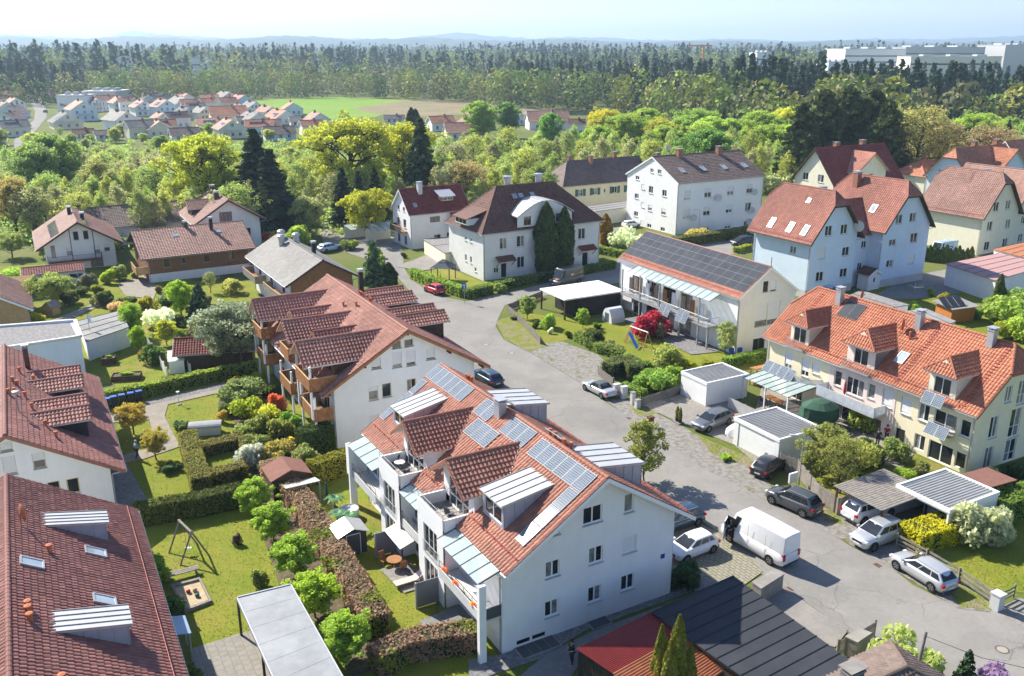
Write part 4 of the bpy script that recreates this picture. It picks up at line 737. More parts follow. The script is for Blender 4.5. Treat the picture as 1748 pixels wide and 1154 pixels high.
# --- houses at the left, behind the gardens
N1_, N1rf, N1D = house('chalet', 'white chalet with timber balcony and silvery solar roof strip', (-74.7, 152.6), 118.5, 17.6, 13.0, 3.94, 7.95, 'white', 'old', og=1.3, oe=1.3, wins={'n0': [(.4, 4.85, .75, 1.4, '1'), (-1.1, 4.85, .75, 1.4, '1'), (1.7, 2.5, .8, 1.2, '1', .5), (-2.45, 2.4, .85, 1.3, '1', .6), (-4.0, 2.6, .8, 1.1, '1', .5), (4.05, 2.3, .6, 1.95, '1'), (-2.2, .06, 1.9, 1.2)], 'r': [(-3, 1, 1.2, 1.2), (2, 1, 1.2, 1.2)]}, fr='frame_brown', board='wood_dark', under='wood_dark', tl=.42, tw=.4)
b = MB(); b.box(-8.9, -7.5, -3.0, 5.0, 1.45, 1.6); bo = b.obj('balcony', ['wood'], N1_); r_ = MB(); railing(r_, [(-7.5, -3.0, 1.6), (-8.9, -3.0, 1.6), (-8.9, 5.0, 1.6), (-7.5, 5.0, 1.6)], 1.0, .16, .02); r_.obj('railing', ['wood_dark'], bo)
for y in (1.35, -2.05): m = MB(); m.box(-8.95, -8.8, y - .06, y + .06, 1.6, rz_(N1D, y) - .2); m.obj('post', ['wood_dark'], N1_)
for i in range(6): pv(N1rf, N1D, 1, -6.8 + i * 2.1, 3.4, 2.0, 1.6, True); pv(N1rf, N1D, -1, -6.8 + i * 2.1, 1.3, 2.0, .9, True)
chimney(N1rf, N1D, 1.5, .5, 1.2, .6, .6, 'wood_black', 'zinc'); chimney(N1rf, N1D, -2, -1.2, 1.0, .6, .6, 'wood_black', 'zinc')
N2_, N2rf, N2D = house('timber_house', 'brown timber clad house with long salmon tiled roof', (-53.0, 146.1), 30.0, 17.6, 15.7, 4.0, 7.13, 'wood', 'old', og=1.0, oe=1.0, wins={'r': [(-5.0, 2.2, 1.0, 1.4, '1'), (-2.45, 2.5, .6, 1.0, '1'), (1.1, 2.3, 1.0, 1.3, '1'), (5.0, 2.3, .9, 1.3)]}, fr='wood_light', board='wood_dark', under='wood_dark', tl=.42, tw=.4)
m = MB(); m.box(-7.83, 7.83, -6.88, -6.8, 0, 1.35); m.obj('plaster_base', ['white'], N2_)
wood_balcony(N2_, -9.6, -7.7, 2.0, 6.9, 1.6, 1.0, 'wood_light', False, side=-1)
for x in (-2.5, 2.6): skylight(N2rf, N2D, -1, x if x < 0 else 4.2, 2.3, .8, 1.0)
chimney(N2rf, N2D, 3.3, -1.6, 1.8, .5, .5, 'wood_black', 'zinc'); chimney(N2rf, N2D, -.5, -.3, .8, .5, .5, 'wood_dark', 'zinc')
N3_, N3rf, N3D = house('gable_house', 'white gable house with loggia behind the timber house', (-53.5, 164.9), 118.6, 15.3, 12.7, 5.4, 9.4, 'white', 'old', og=1.0, oe=1.0, wins={'n0': [(.5, 5.3, 2.2, 1.9, '3'), (-3, 2.6, 1.2, 1.4), (2.5, 2.6, 1.2, 1.4)]}, fr='frame_brown', board='wood_dark', tl=.42, tw=.4)
gdormer(N3_, N3D, 1, .5, 2.2, 8.6, 7.3, 6.0, 5.4, 'wood_dark', None, rt='old'); chimney(N3rf, N3D, 4, .4, 1.2, .8, .8, 'wood_dark', 'zinc'); chimney(N3rf, N3D, -2, .9, 1.2, .8, .8, 'wood_dark', 'zinc')
N4_, N4rf, N4D = house('dark_roof_house', 'long low house with dark brown roof left of the loggia house', (-72.0, 170.5), 30, 17, 12, 3.6, 6.6, 'white', 'greybrown', og=.8, oe=.8, tl=.45, tw=.4, amp=.03); chimney(N4rf, N4D, 2, .3, .9, .6, .6, 'wood_dark', 'zinc')
N5_, N5rf, N5D = house('grey_roof_house', 'timber house with weathered grey roof and three round flue caps', (-30.4, 126.6), 119.9, 21.0, 10.6, 5.0, 8.0, 'wood', 'grey', og=1.0, oe=1.0, wins={'l': [(-6, 3.0, 1.2, 1.4), (0, 3.0, 1.2, 1.4), (6, 3, 1.2, 1.4), (-6, .6, 1.2, 1.4), (0, .6, 1.2, 1.4)]}, fr='frame_brown', board='wood_dark', under='wood_dark', tl=.5, tw=.5, amp=.01)
p = MB(); wallface(p, (0, 4.33), (-1, 0), [(-9.5, 4.9), (9.5, 4.9)], [(-a - .6, -a + .6, z, z + 1.4) for a, z in ((-6, 3.0), (0, 3.0), (6, 3), (-6, .6), (0, .6))], 0, .04); p.obj('white_wall', ['white'], N5_)
wood_balcony(N5_, 2.5, 9.5, 4.4, 6.0, 2.7, .9, 'wood_grey', False); wood_balcony(N5_, -9.0, -1, 4.4, 5.8, 2.7, .9, 'wood_grey', False)
for x, y in ((6.6, .6), (4.6, 1.2), (3.2, -.6)): m = MB(); m.lathe([(.42, 0), (.42, 1.3), (.6, 1.32), (.6, 1.6), (.35, 1.8), (.02, 1.85)], (x, y, rz_(N5D, y) - .2), 10); m.obj('chimney_flue', ['zinc'], N5rf)
chimney(N5rf, N5D, -3.8, -.9, 1.5, .5, .5, 'wood_black', 'zinc')
N6_, N6rf, N6D = house('low_tile_house', 'low house with salmon tiled roof cut off by left edge', P(2, 545, 0).to_tuple()[:2], 118.5, 14, 8, 2.6, 5.0, 'wood_light', 'old', og=.5, oe=.6, tl=.42, tw=.4)
# ------------------------------------------------------------------ ground
mix2('meadow', (.10, .135, .022), (.14, .15, .045), .05, .4, .6, .95, .2, 3.0, .4, 6.0)
mix2('lawn', (.165, .205, .022), (.225, .225, .032), .35, .4, .62, .95, .25, 9.0, .6, 30.0, (.26, .22, .06), .13, .56, .70)
mix2('lawn_dry', (.16, .20, .018), (.25, .21, .06), .5, .42, .6, .95, .22, 8.0, .6, 26.0)
mix2('field', (.15, .28, .020), (.19, .28, .04), .02, .4, .6, .95, .15, .3, .2, 3.0)
mix2('reed', (.26, .20, .12), (.20, .18, .09), .04, .4, .6, .95, .2, .5, .2, 3.0)
mix2('asphalt', (.235, .222, .203), (.265, .250, .228), .25, .42, .6, .92, .07, 3.0, .15, 40.0, (.20, .19, .174), .07, .52, .66)
mix2('apron', (.27, .25, .225), (.23, .215, .195), .6, .4, .6, .92, .10, 5.0, .2, 30.0)
mix2('gravel', (.29, .275, .25), (.20, .185, .155), 2.2, .42, .6, .95, .3, 14.0, .8, 40.0, (.15, .16, .06), .5, .56, .66)
mix2('gravel_grey', (.27, .265, .26), (.18, .175, .17), 4.0, .4, .6, .95, .4, 20.0, .9, 45.0)
mix2('verge', (.17, .20, .02), (.24, .21, .13), .8, .42, .58, .95, .25, 8.0, .6, 25.0)
mix2('soil', (.10, .075, .05), (.14, .12, .07), 1.2, .4, .6, .95, .3, 6.0, .7, 20.0)
mix2('path', (.30, .265, .22), (.25, .225, .185), 1.0, .4, .6, .92, .12, 8.0, .3, 40.0)
mix2('sand', (.48, .38, .25), (.40, .31, .2), 1.5, .4, .6, .95, .15, 8.0, .8, 15.0)
mix2('gravel_roof', (.30, .29, .28), (.20, .19, .185), 3.0, .4, .6, .95, .35, 12.0, .6, 30.0)
mix2('felt', (.30, .30, .29), (.24, .235, .225), .5, .4, .6, .9, .1, 3.0, .1, 20.0)
mix2('metalroof', (.33, .34, .35), (.27, .28, .285), .4, .4, .62, .55, .08, 2.0, .05, 20.0)
m_ = MATS['asphalt']; t = m_.node_tree; L = t.links; vm = [n for n in t.nodes if n.type == 'VECT_MATH'][0]; geo = [n for n in t.nodes if n.type == 'NEW_GEOMETRY'][0]; cur = vm.inputs[0].links[0].from_socket
def voro_lines(t, L, geo, cur, scale, width, col, mask_lo):
    nz = nd(t, 'ShaderNodeTexNoise'); nz.inputs['Scale'].default_value = scale * 3; nz.inputs['Detail'].default_value = 5; L.new(geo.outputs['Position'], nz.inputs['Vector'])
    ad = nd(t, 'ShaderNodeVectorMath', operation='MULTIPLY_ADD'); L.new(nz.outputs['Color'], ad.inputs[0]); ad.inputs[1].default_value = (2.2, 2.2, 0); L.new(geo.outputs['Position'], ad.inputs[2])
    vo = nd(t, 'ShaderNodeTexVoronoi', feature='DISTANCE_TO_EDGE'); vo.inputs['Scale'].default_value = scale; L.new(ad.outputs[0], vo.inputs['Vector'])
    lt = nd(t, 'ShaderNodeMapRange'); lt.inputs[1].default_value = width; lt.inputs[2].default_value = 0.0; L.new(vo.outputs['Distance'], lt.inputs[0])
    mk = nd(t, 'ShaderNodeTexNoise'); mk.inputs['Scale'].default_value = .12; mk.inputs['Detail'].default_value = 3; L.new(geo.outputs['Position'], mk.inputs['Vector']); mr = nd(t, 'ShaderNodeMapRange'); mr.inputs[1].default_value = mask_lo; mr.inputs[2].default_value = mask_lo + .1; L.new(mk.outputs[0], mr.inputs[0])
    mu = nd(t, 'ShaderNodeMath', operation='MULTIPLY'); L.new(lt.outputs[0], mu.inputs[0]); L.new(mr.outputs[0], mu.inputs[1])
    mx = nd(t, 'ShaderNodeMix', data_type='RGBA'); L.new(mu.outputs[0], mx.inputs[0]); L.new(cur, mx.inputs[6]); mx.inputs[7].default_value = (*col, 1); return mx.outputs[2]
cur = voro_lines(t, L, geo, cur, .16, .006, (.145, .14, .132), .40); cur = voro_lines(t, L, geo, cur, .45, .008, (.16, .155, .145), .5); L.new(cur, vm.inputs[0])
def paving(name, c1, c2, pw, ph, gap=.06):
    m = mat(name, c1, .9, .12, 3.0, .1, 30); t = m.node_tree; L = t.links; vm = [n for n in t.nodes if n.type == 'VECT_MATH'][0]; geo = [n for n in t.nodes if n.type == 'NEW_GEOMETRY'][0]
    mp = nd(t, 'ShaderNodeMapping'); mp.inputs['Rotation'].default_value = (0, 0, -TH); L.new(geo.outputs['Position'], mp.inputs[0])
    br = nd(t, 'ShaderNodeTexBrick'); br.inputs['Scale'].default_value = 1.0; br.inputs['Brick Width'].default_value = pw; br.inputs['Row Height'].default_value = ph; br.inputs['Mortar Size'].default_value = gap / 2; br.inputs['Mortar Smooth'].default_value = .2
    br.inputs['Color1'].default_value = (*c1, 1); br.inputs['Color2'].default_value = (*[q * .88 for q in c1], 1); br.inputs['Mortar'].default_value = (*c2, 1); L.new(mp.outputs[0], br.inputs['Vector']); L.new(br.outputs[0], vm.inputs[0])
paving('paving_grass', (.29, .26, .215), (.13, .14, .06), .5, .28, .07); paving('paving_tile', (.27, .25, .22), (.16, .14, .11), .5, .5, .03); paving('paving_grey', (.22, .215, .21), (.13, .125, .12), .4, .2, .02)
m = MB(); m.face((-9000, -200, 0), (9000, -200, 0), (9000, 14000, 0), (-9000, 14000, 0)); g = m.obj('ground', ['meadow']); g['kind'] = 'structure'
NSH = [0]; SHEETS = []
def sheet(name, pts, mt, z, world=False, kind='structure'):
    NSH[0] += 1; z = .006 + .002 * NSH[0]
    q = [(p if world else P(*p, z)) for p in pts]; m = MB(); m.face(*[(p[0], p[1], z) for p in q]); o = m.obj(name, [mt]); o['kind'] = kind; SHEETS.append((name, mt, np.array([(p[0], p[1]) for p in q]), z)); return o
# lawns and garden soil
sheet('lawn', [(196, 640), (330, 600), (450, 605), (470, 640), (640, 790), (870, 1150), (560, 1175), (520, 1050), (450, 1075), (330, 1110), (300, 1050), (200, 850)], 'lawn', .008)
sheet('lawn', [(-20, 455), (250, 445), (330, 480), (440, 480), (440, 570), (300, 640), (140, 660), (-20, 575)], 'lawn', .008)
sheet('lawn', [(862, 552), (880, 530), (935, 540), (1060, 545), (1240, 600), (1310, 608), (1315, 625), (1175, 645), (1100, 655), (1075, 648), (1060, 610), (985, 575), (930, 590), (890, 575)], 'lawn', .008)
sheet('lawn', [(1535, 945), (1600, 880), (1700, 845), (1790, 850), (1800, 1010), (1710, 1012), (1640, 985)], 'lawn', .008)
sheet('lawn', [(1360, 800), (1480, 745), (1660, 815), (1570, 860), (1450, 865)], 'lawn_dry', .008)
sheet('lawn', [(1455, 505), (1600, 462), (1660, 500), (1760, 500), (1760, 600), (1640, 560), (1480, 530)], 'lawn', .008)
sheet('lawn', [(700, 470), (760, 455), (820, 480), (1060, 440), (1062, 452), (850, 500), (800, 512), (735, 490)], 'lawn', .008)
sheet('lawn', [(580, 385), (680, 400), (690, 425), (640, 420), (590, 400)], 'lawn', .008)
sheet('meadow_field', [(425, 172), (560, 165), (720, 172), (640, 200), (530, 208), (465, 190)], 'field', .05)
sheet('reed_bed', [(600, 186), (690, 172), (760, 172), (1010, 190), (1060, 192), (990, 197), (760, 196), (690, 202)], 'reed', .07)
sheet('pond', [(950, 190), (1010, 188), (1060, 190), (1050, 197), (960, 197)], 'pond', .09) if 'pond' in MATS else None
# street
A3 = Vector((A2.x, A2.y, 0)); B3 = Vector((B2.x, B2.y, 0)); q0 = P(1234, 914)
left = [q0 + A3 * s for s in (62, 50, 35, 20, 8, 0)]
road = [P(*p) for p in [(722, 540), (702, 500), (676, 470), (648, 450), (600, 434), (556, 418), (545, 398), (590, 382), (640, 390), (676, 408), (690, 430), (688, 455), (702, 478), (727, 494), (760, 508), (796, 515), (844, 504), (920, 487), (1004, 466), (1049, 454), (1056, 438), (1075, 440), (1075, 475), (1060, 482), (925, 506), (900, 509), (862, 521), (851, 543), (846, 558), (860, 580), (895, 598), (907, 603), (998, 658), (1026, 681), (1076, 715), (1135, 749), (1200, 798), (1310, 853), (1399, 898), (1454, 934), (1519, 968), (1558, 999), (1636, 1038), (1698, 1041), (1760, 1080), (1900, 1180), (1640, 1220), (1511, 1122), (1446, 1077), (1371, 1025), (1302, 976), (1273, 948)]]
sheet('road', road + left[::-1], 'asphalt', .022, True)
sheet('side_road', [(1075, 439), (1056, 437), (1120, 425), (1260, 408), (1300, 398), (1310, 420), (1275, 432), (1140, 440)], 'asphalt', .018)
sheet('side_road', [(1480, 510), (1560, 470), (1640, 455), (1700, 465), (1640, 500), (1560, 510)], 'asphalt', .018)
sheet('side_lane', [(1698, 1042), (1740, 1020), (1800, 1045), (1800, 1100), (1760, 1080)], 'paving_tile', .030)
sheet('gravel_lot', [(880, 590), (960, 583), (1020, 605), (1060, 640), (1030, 665), (998, 657), (907, 602)], 'gravel', .014)
sheet('gravel_verge', [(998, 655), (1040, 672), (1100, 695), (1160, 725), (1230, 765), (1300, 805), (1330, 850), (1420, 870), (1520, 915), (1550, 950), (1700, 1030), (1690, 1045), (1636, 1039), (1519, 969), (1399, 899), (1310, 854), (1200, 799), (1076, 716)], 'gravel', .014)
sheet('grass_verge', [(1075, 692), (1100, 688), (1125, 705), (1090, 712)], 'verge', .026); sheet('grass_verge', [(1190, 742), (1230, 760), (1300, 790), (1290, 800), (1215, 775)], 'verge', .026); sheet('grass_verge', [(1395, 868), (1425, 872), (1440, 895), (1412, 890)], 'verge', .026); sheet('grass_verge', [(1640, 1000), (1690, 1025), (1695, 1040), (1640, 1036), (1620, 1010)], 'verge', .026); sheet('grass_verge', [(846, 548), (872, 540), (900, 565), (935, 590), (905, 600), (862, 580)], 'verge', .026)
sheet('driveway', [(1095, 690), (1165, 672), (1275, 690), (1310, 720), (1290, 765), (1250, 758), (1160, 722)], 'paving_tile', .018)
sheet('driveway', [(1245, 752), (1300, 740), (1340, 770), (1330, 800), (1300, 800)], 'paving_grass', .030)
sheet('driveway', [(1420, 872), (1500, 845), (1590, 880), (1530, 915), (1480, 905)], 'paving_tile', .018)
sheet('terrace', [(1290, 700), (1300, 660), (1400, 650), (1480, 720), (1500, 740), (1400, 740), (1330, 730)], 'paving_tile', .018)
sheet('terrace', [(1430, 735), (1520, 745), (1560, 775), (1540, 800), (1450, 780)], 'path', .022)
sheet('parking_bays', [(1110, 845), (1234, 914), (1273, 948), (1302, 976), (1268, 1000), (1190, 985), (1148, 975), (1090, 850)], 'paving_grass', .018)
sheet('gravel_strip', [(800, 1165), (800, 1125), (856, 1117), (1143, 1008), (1150, 985), (1195, 985), (1268, 1000), (1180, 1010), (1000, 1075), (920, 1125)], 'gravel_grey', .012)
sheet('footpath', [(880, 1160), (930, 1118), (1010, 1078), (1130, 1034), (1150, 1060), (990, 1130), (960, 1180)], 'paving_grey', .016)
sheet('apron', [(1302, 984), (1371, 1026), (1446, 1078), (1425, 1105), (1300, 1060), (1280, 1010)], 'apron', .018)
sheet('gravel_strip', [(190, 800), (215, 790), (250, 850), (235, 870), (200, 870)], 'gravel_grey', .014)
sheet('garden_path', [(182, 711), (255, 686), (387, 660), (388, 667), (287, 690), (281, 710), (307, 762), (243, 784), (210, 790), (207, 778), (250, 766), (262, 745), (255, 716), (185, 722)], 'path', .016)
sheet('gravel_strip', [(245, 686), (320, 668), (400, 648), (440, 640), (440, 648), (388, 660), (255, 692)], 'gravel_grey', .012)
sheet('patio', [(327, 1107), (420, 1078), (470, 1075), (560, 1170), (340, 1175)], 'paving_tile', .018)
sheet('planting_bed', [(395, 640), (440, 650), (520, 730), (560, 800), (480, 860), (420, 800), (400, 720), (372, 690)], 'soil', .014)
sheet('planting_bed', [(425, 840), (480, 830), (600, 1000), (665, 1130), (600, 1160), (560, 1080), (480, 1010)], 'soil', .012)
sheet('patio', [(648, 972), (700, 958), (730, 1000), (690, 1012)], 'paving_tile', .018); sheet('gravel_strip', [(640, 905), (660, 915), (765, 1040), (735, 1020), (700, 990)], 'gravel_grey', .013); sheet('patio', [(715, 1060), (790, 1030), (830, 1060), (790, 1085), (740, 1085)], 'paving_grey', .018)
sheet('terrace', [(200, 485), (245, 470), (270, 490), (262, 510), (215, 505)], 'path', .016); sheet('garden_path', [(80, 550), (180, 510), (185, 515), (95, 556)], 'path', .016)
sheet('yard', [(675, 455), (728, 435), (770, 440), (765, 455), (720, 462)], 'apron', .024); sheet('yard', [(560, 400), (545, 380), (600, 375), (680, 400)], 'apron', .014)
sheet('yard', [(1060, 545), (1100, 535), (1230, 600), (1180, 605)], 'gravel_grey', .014); sheet('yard', [(990, 395), (1080, 385), (1090, 410), (1040, 420)], 'gravel', .014)
# far village street
sheet('far_road', [(10, 330), (38, 300), (26, 262), (24, 240), (36, 222), (58, 205), (60, 190), (52, 176), (56, 167), (66, 170), (78, 185), (80, 200), (62, 222), (42, 238), (42, 262), (58, 300), (60, 330)], 'asphalt', .06)
# cobbled gutter, manholes, drains
t = thing('cobble_gutter', 'strip of small paving cobbles along the road edge beside the black roof', 'gutter'); a, b = P(1300, 978), P(1448, 1078); n = int((b - a).length / .17)
cm = MB(); cm.box(-.07, .07, -.06, .06, 0, .03); cme = cm.mesh('cobble', 'concrete')
for i in range(min(n, 140)):
    for k in (-1, 1): O('cobble', cme, t, a + (b - a) * (i / n) + B3 * (.07 * k) + Vector((0, 0, .02)), TH + rng.uniform(-.1, .1))
mat('manhole_ring', (.34, .30, .24), .8, .1, 8)
for px, py, lb in ((1588, 1108 - 7, 'round manhole cover in the road near lower right corner'), (873, 603, 'round manhole cover in the road beside the gravel lot'), (829, 588, 'round manhole cover in the road left of the gravel lot one')):
    if px == 1588: px, py = 1711, 1109
    p = P(px, py, .024); t = thing('manhole_cover', lb, 'manhole', p); m = MB(); m.lathe([(.01, .012), (.32, .012), (.32, 0)], n=18); m.obj('lid', ['manhole_ring'], t); m = MB(); m.lathe([(.33, .01), (.42, .01), (.43, 0)], n=18); m.obj('ring', ['cast_iron'], t)
for px, py, lb in ((1498, 965, 'rusty drain grate at the kerb behind the silver wagon'), (1347, 1006, 'rusty drain grate beside the concrete wall stub'), (1074, 714, 'rusty drain grate near the brown bin')):
    m = MB(); 
    for i in range(6): m.box(-.25 + i * .09, -.2 + i * .09, -.16, .16, 0, .02)
    m.box(-.28, .28, -.19, -.16, 0, .022); m.box(-.28, .28, .16, .19, 0, .022); tag(m.obj('drain_grate', ['rust'], None, P(px, py, .024), TH), lb, 'drain') if 'rust' in MATS else None
# ------------------------------------------------------------------ vegetation
def leaves(C, size, up=.3, out=None, aspect=1.5, gen=None):
    """one rhombic leaf face per centre"""
    g = gen or nr; n = len(C); N = g.normal(size=(n, 3)); N[:, 2] += up
    if out is not None: N += out
    N /= np.linalg.norm(N, axis=1, keepdims=True) + 1e-9
    a = np.cross(N, g.normal(size=(n, 3))); a /= np.linalg.norm(a, axis=1, keepdims=True) + 1e-9; b = np.cross(N, a)
    s = (size * g.uniform(.7, 1.3, n))[:, None]; a = a * s * .5 * aspect; b = b * s * .5
    V = np.stack([C - a, C - b, C + a, C + b], 1).reshape(-1, 3); F = np.arange(4 * n).reshape(n, 4)
    return V, F
def ball(g, n, c, r, fill=.55):
    d = g.normal(size=(n, 3)); d /= np.linalg.norm(d, axis=1, keepdims=True) + 1e-9
    q = g.uniform(fill ** 3, 1, n) ** (1 / 3); return np.asarray(c) + d * q[:, None] * np.asarray(r), d
def limb(m, p0, p1, r0, r1, g, bend=.08, seg=4):
    p0, p1 = Vector(p0), Vector(p1); L = (p1 - p0).length; prev = p0
    for i in range(1, seg + 1):
        t = i / seg; q = p0.lerp(p1, t) + Vector(g.normal(size=3) * bend * L * (0 if i == seg else 1)); m.tube(prev, q, r0 + (r1 - r0) * (i - 1) / seg, r0 + (r1 - r0) * t, 6, 0, False); prev = q
PROTO = {}
def broad(key, seed, h=12., r=4.5, nb=16, per=300, leaf=.34, clump=1.3, trunk=.30, bark='bark', mname='leaf', start=.28, fill=.4, sub=3):
    g = np.random.default_rng(seed); m = MB(); top = Vector((g.normal() * .3, g.normal() * .3, h * .86))
    limb(m, (0, 0, -.2), (top.x * .5, top.y * .5, h * .5), trunk, trunk * .6, g, .02); limb(m, (top.x * .5, top.y * .5, h * .5), top, trunk * .6, .05, g, .04)
    Cs, Ss, Rs = [], [], []
    def cl(c, rr, n):
        C, d = ball(g, n, c, (rr, rr, rr * .8), fill); Cs.append(C); Ss.append(np.full(n, leaf)); Rs.append(np.clip(g.normal(.5 + .25 * d[:, 2], .18), 0, 1) * .7 + g.random() * .3)  # leaves on top of each clump lighter, shading put into their tone
    for i in range(nb):
        t = start + (.9 - start) * (i + .5) / nb; a = i * 2.4 + g.uniform(-.4, .4); z0 = h * (t - .08) ; prof = math.sin(math.pi * min(1, max(.08, (t - start + .12) / (1.04 - start)))) ** .7
        R_ = r * prof * g.uniform(.75, 1.08); base = Vector((top.x * t, top.y * t, z0 * .92)); end = Vector((math.cos(a) * R_, math.sin(a) * R_, min(h * .96, z0 + R_ * .55 + g.uniform(0, .08) * h)))
        limb(m, base, end, trunk * .46 * (1.15 - t), .035, g, .06)
        cl(end, clump * g.uniform(.8, 1.2), per)
        for k in range(sub):
            f = g.uniform(.35, .85); q = base.lerp(end, f); e2 = q + Vector(g.normal(size=3)) * R_ * .32; e2.z = abs(e2.z - q.z) * .7 + q.z
            limb(m, q, e2, trunk * .19, .025, g, .06, 2); cl(e2, clump * g.uniform(.6, .95), int(per * .55))
    cl(top + Vector((0, 0, h * .06)), clump, per)
    C = np.concatenate(Cs); V, F = leaves(C, np.concatenate(Ss), .4, None, 1.4, g)
    PROTO[key] = (m.mesh('trunk', bark), npmesh('crown', V, F, [mname], np.concatenate(Rs)), h)
def conifer(key, seed, h=16., r=3.2, leaf=.5, whorls=26, dens=1.0, droop=.25, low=.06, bark='bark', tip=.85):
    g = np.random.default_rng(seed); m = MB(); limb(m, (0, 0, -.2), (0, 0, h), .26, .03, g, .004, 6); Cs, Os, Rs = [], [], []
    for w in range(whorls):
        t = low + (1 - low) * w / whorls; R_ = r * (1 - t) ** tip + .12; nb = int(7 + 4 * (1 - t)); z = h * t
        for b in range(nb):
            a = g.uniform(0, 2 * math.pi); L = R_ * g.uniform(.72, 1.12); n = max(4, int(L * 8 * dens)); s = np.sort(g.uniform(.12, 1, n))
            d = np.array([math.cos(a), math.sin(a), 0]); side = np.array([-d[1], d[0], 0]); wd_ = (g.uniform(-1, 1, n) * (1 - s * .75) * L * .34)
            C = d * (s * L)[:, None] + side * wd_[:, None]; C[:, 2] += z + .18 * L * s - droop * L * s ** 2 * 1.6 + g.normal(0, .06, n); Cs.append(C); Os.append(np.tile(d * .5, (n, 1))); Rs.append(np.clip(s * .75 + g.normal(0, .12, n) + .1, 0, 1))  # tone rises from the trunk to the branch tip, plus noise
            if b % 3 == 0: m.tube((0, 0, z), tuple(d * L * .8 + np.array([0, 0, z + .05 * L])), .03, .01, 4, 0, False)
    C = np.concatenate(Cs); V, F = leaves(C, np.full(len(C), leaf), .5, np.concatenate(Os), 1.5, g)
    PROTO[key] = (m.mesh('trunk', bark), npmesh('crown', V, F, ['needle'], np.concatenate(Rs)), h)
def column(key, seed, h=5., r=.8, n=4500, leaf=.16, p=.45, mname='needle', base=.02):
    """narrow cypress / thuja: foliage on a spindle"""
    g = np.random.default_rng(seed); t = g.uniform(0, 1, n) ** .9; prof = np.where(t < p, .62 + .38 * np.sin(t / p * math.pi / 2), np.cos((t - p) / (1 - p) * math.pi / 2) ** .75)
    a = g.uniform(0, 2 * math.pi, n); lump = 1 + .14 * np.sin(a * 3 + t * 9) + .10 * np.sin(a * 5 - t * 14); R_ = r * prof * lump * g.uniform(.72, 1.04, n)
    C = np.stack([R_ * np.cos(a), R_ * np.sin(a), base * h + t * h * (1 - base)], 1); out = np.stack([np.cos(a), np.sin(a), np.full(n, .6)], 1) * .8
    V, F = leaves(C, np.full(n, leaf), .6, out, 1.8, g); m = MB(); m.tube((0, 0, 0), (0, 0, h * .8), r * .12, .02, 6)
    rows = [[(r * .62 * pr * math.cos(q), r * .62 * pr * math.sin(q), z * h) for q in np.linspace(0, 2 * math.pi, 9)[:-1]] for z, pr in ((.03, .6), (.2, .85), (.45, .95), (.7, .68), (.88, .3), (.96, .05))]
    m.grid(rows, closed=True); PROTO[key] = (m.mesh('trunk', 'hedge_core'), npmesh('crown', V, F, [mname], np.clip(.25 + .6 * g.random(n), 0, 1)), h)
def bush(key, seed, h=1.6, r=1.1, nbl=9, per=260, leaf=.15, mname='leaf', stems=True):
    g = np.random.default_rng(seed); Cs, Rs = [], []; m = MB()
    for i in range(nbl):
        a = g.uniform(0, 2 * math.pi); d = r * g.uniform(.0, .68); c = (d * math.cos(a), d * math.sin(a), h * g.uniform(.32, .74)); rr = min(r * .5, h * .38) * g.uniform(.75, 1.15); C, dd = ball(g, per, c, (rr, rr, rr), .45); C[:, 2] = np.maximum(C[:, 2], .04); Cs.append(C); Rs.append(np.clip(.5 + .3 * dd[:, 2] + g.normal(0, .15, per), 0, 1)); m.tube((0, 0, 0), c, .04, .015, 5, 0, False)  # upper leaves lighter, undersides darker: shading painted into the tone
    V, F = leaves(np.concatenate(Cs), np.full(nbl * per, leaf), .4, None, 1.4, g); PROTO[key] = (m.mesh('stem', 'bark'), npmesh('foliage', V, F, [mname], np.concatenate(Rs)), h)
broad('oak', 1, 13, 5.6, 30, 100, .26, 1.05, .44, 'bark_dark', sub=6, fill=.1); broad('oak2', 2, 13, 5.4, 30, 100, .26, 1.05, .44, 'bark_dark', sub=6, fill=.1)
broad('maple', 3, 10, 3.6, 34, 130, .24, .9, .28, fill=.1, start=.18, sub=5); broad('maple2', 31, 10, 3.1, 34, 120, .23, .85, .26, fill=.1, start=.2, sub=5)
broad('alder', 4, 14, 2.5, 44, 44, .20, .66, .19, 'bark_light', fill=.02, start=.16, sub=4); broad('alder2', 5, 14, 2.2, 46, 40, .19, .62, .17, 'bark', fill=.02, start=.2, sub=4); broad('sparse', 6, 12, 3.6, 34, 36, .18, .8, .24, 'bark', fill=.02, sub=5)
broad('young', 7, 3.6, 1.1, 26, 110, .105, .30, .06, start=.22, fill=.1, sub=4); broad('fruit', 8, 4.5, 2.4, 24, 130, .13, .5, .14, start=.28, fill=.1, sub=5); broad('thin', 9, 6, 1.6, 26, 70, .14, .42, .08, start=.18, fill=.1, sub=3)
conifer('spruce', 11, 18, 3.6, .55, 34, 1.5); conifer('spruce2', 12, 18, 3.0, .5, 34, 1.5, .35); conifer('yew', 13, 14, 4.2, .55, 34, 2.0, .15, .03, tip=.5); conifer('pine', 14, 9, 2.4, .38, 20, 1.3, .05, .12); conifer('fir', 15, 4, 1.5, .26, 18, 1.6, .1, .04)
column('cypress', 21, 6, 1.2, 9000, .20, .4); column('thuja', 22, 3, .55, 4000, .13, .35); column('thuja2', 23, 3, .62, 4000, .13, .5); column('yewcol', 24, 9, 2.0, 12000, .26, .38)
bush('bush', 41, 1.6, 1.1); bush('bush2', 42, 1.4, 1.3, 11); bush('ball', 43, 1.0, .62, 12, 200, .11); bush('wide', 44, 1.2, 1.6, 14, 220, .14); bush('low', 45, .5, .8, 10, 120, .12)
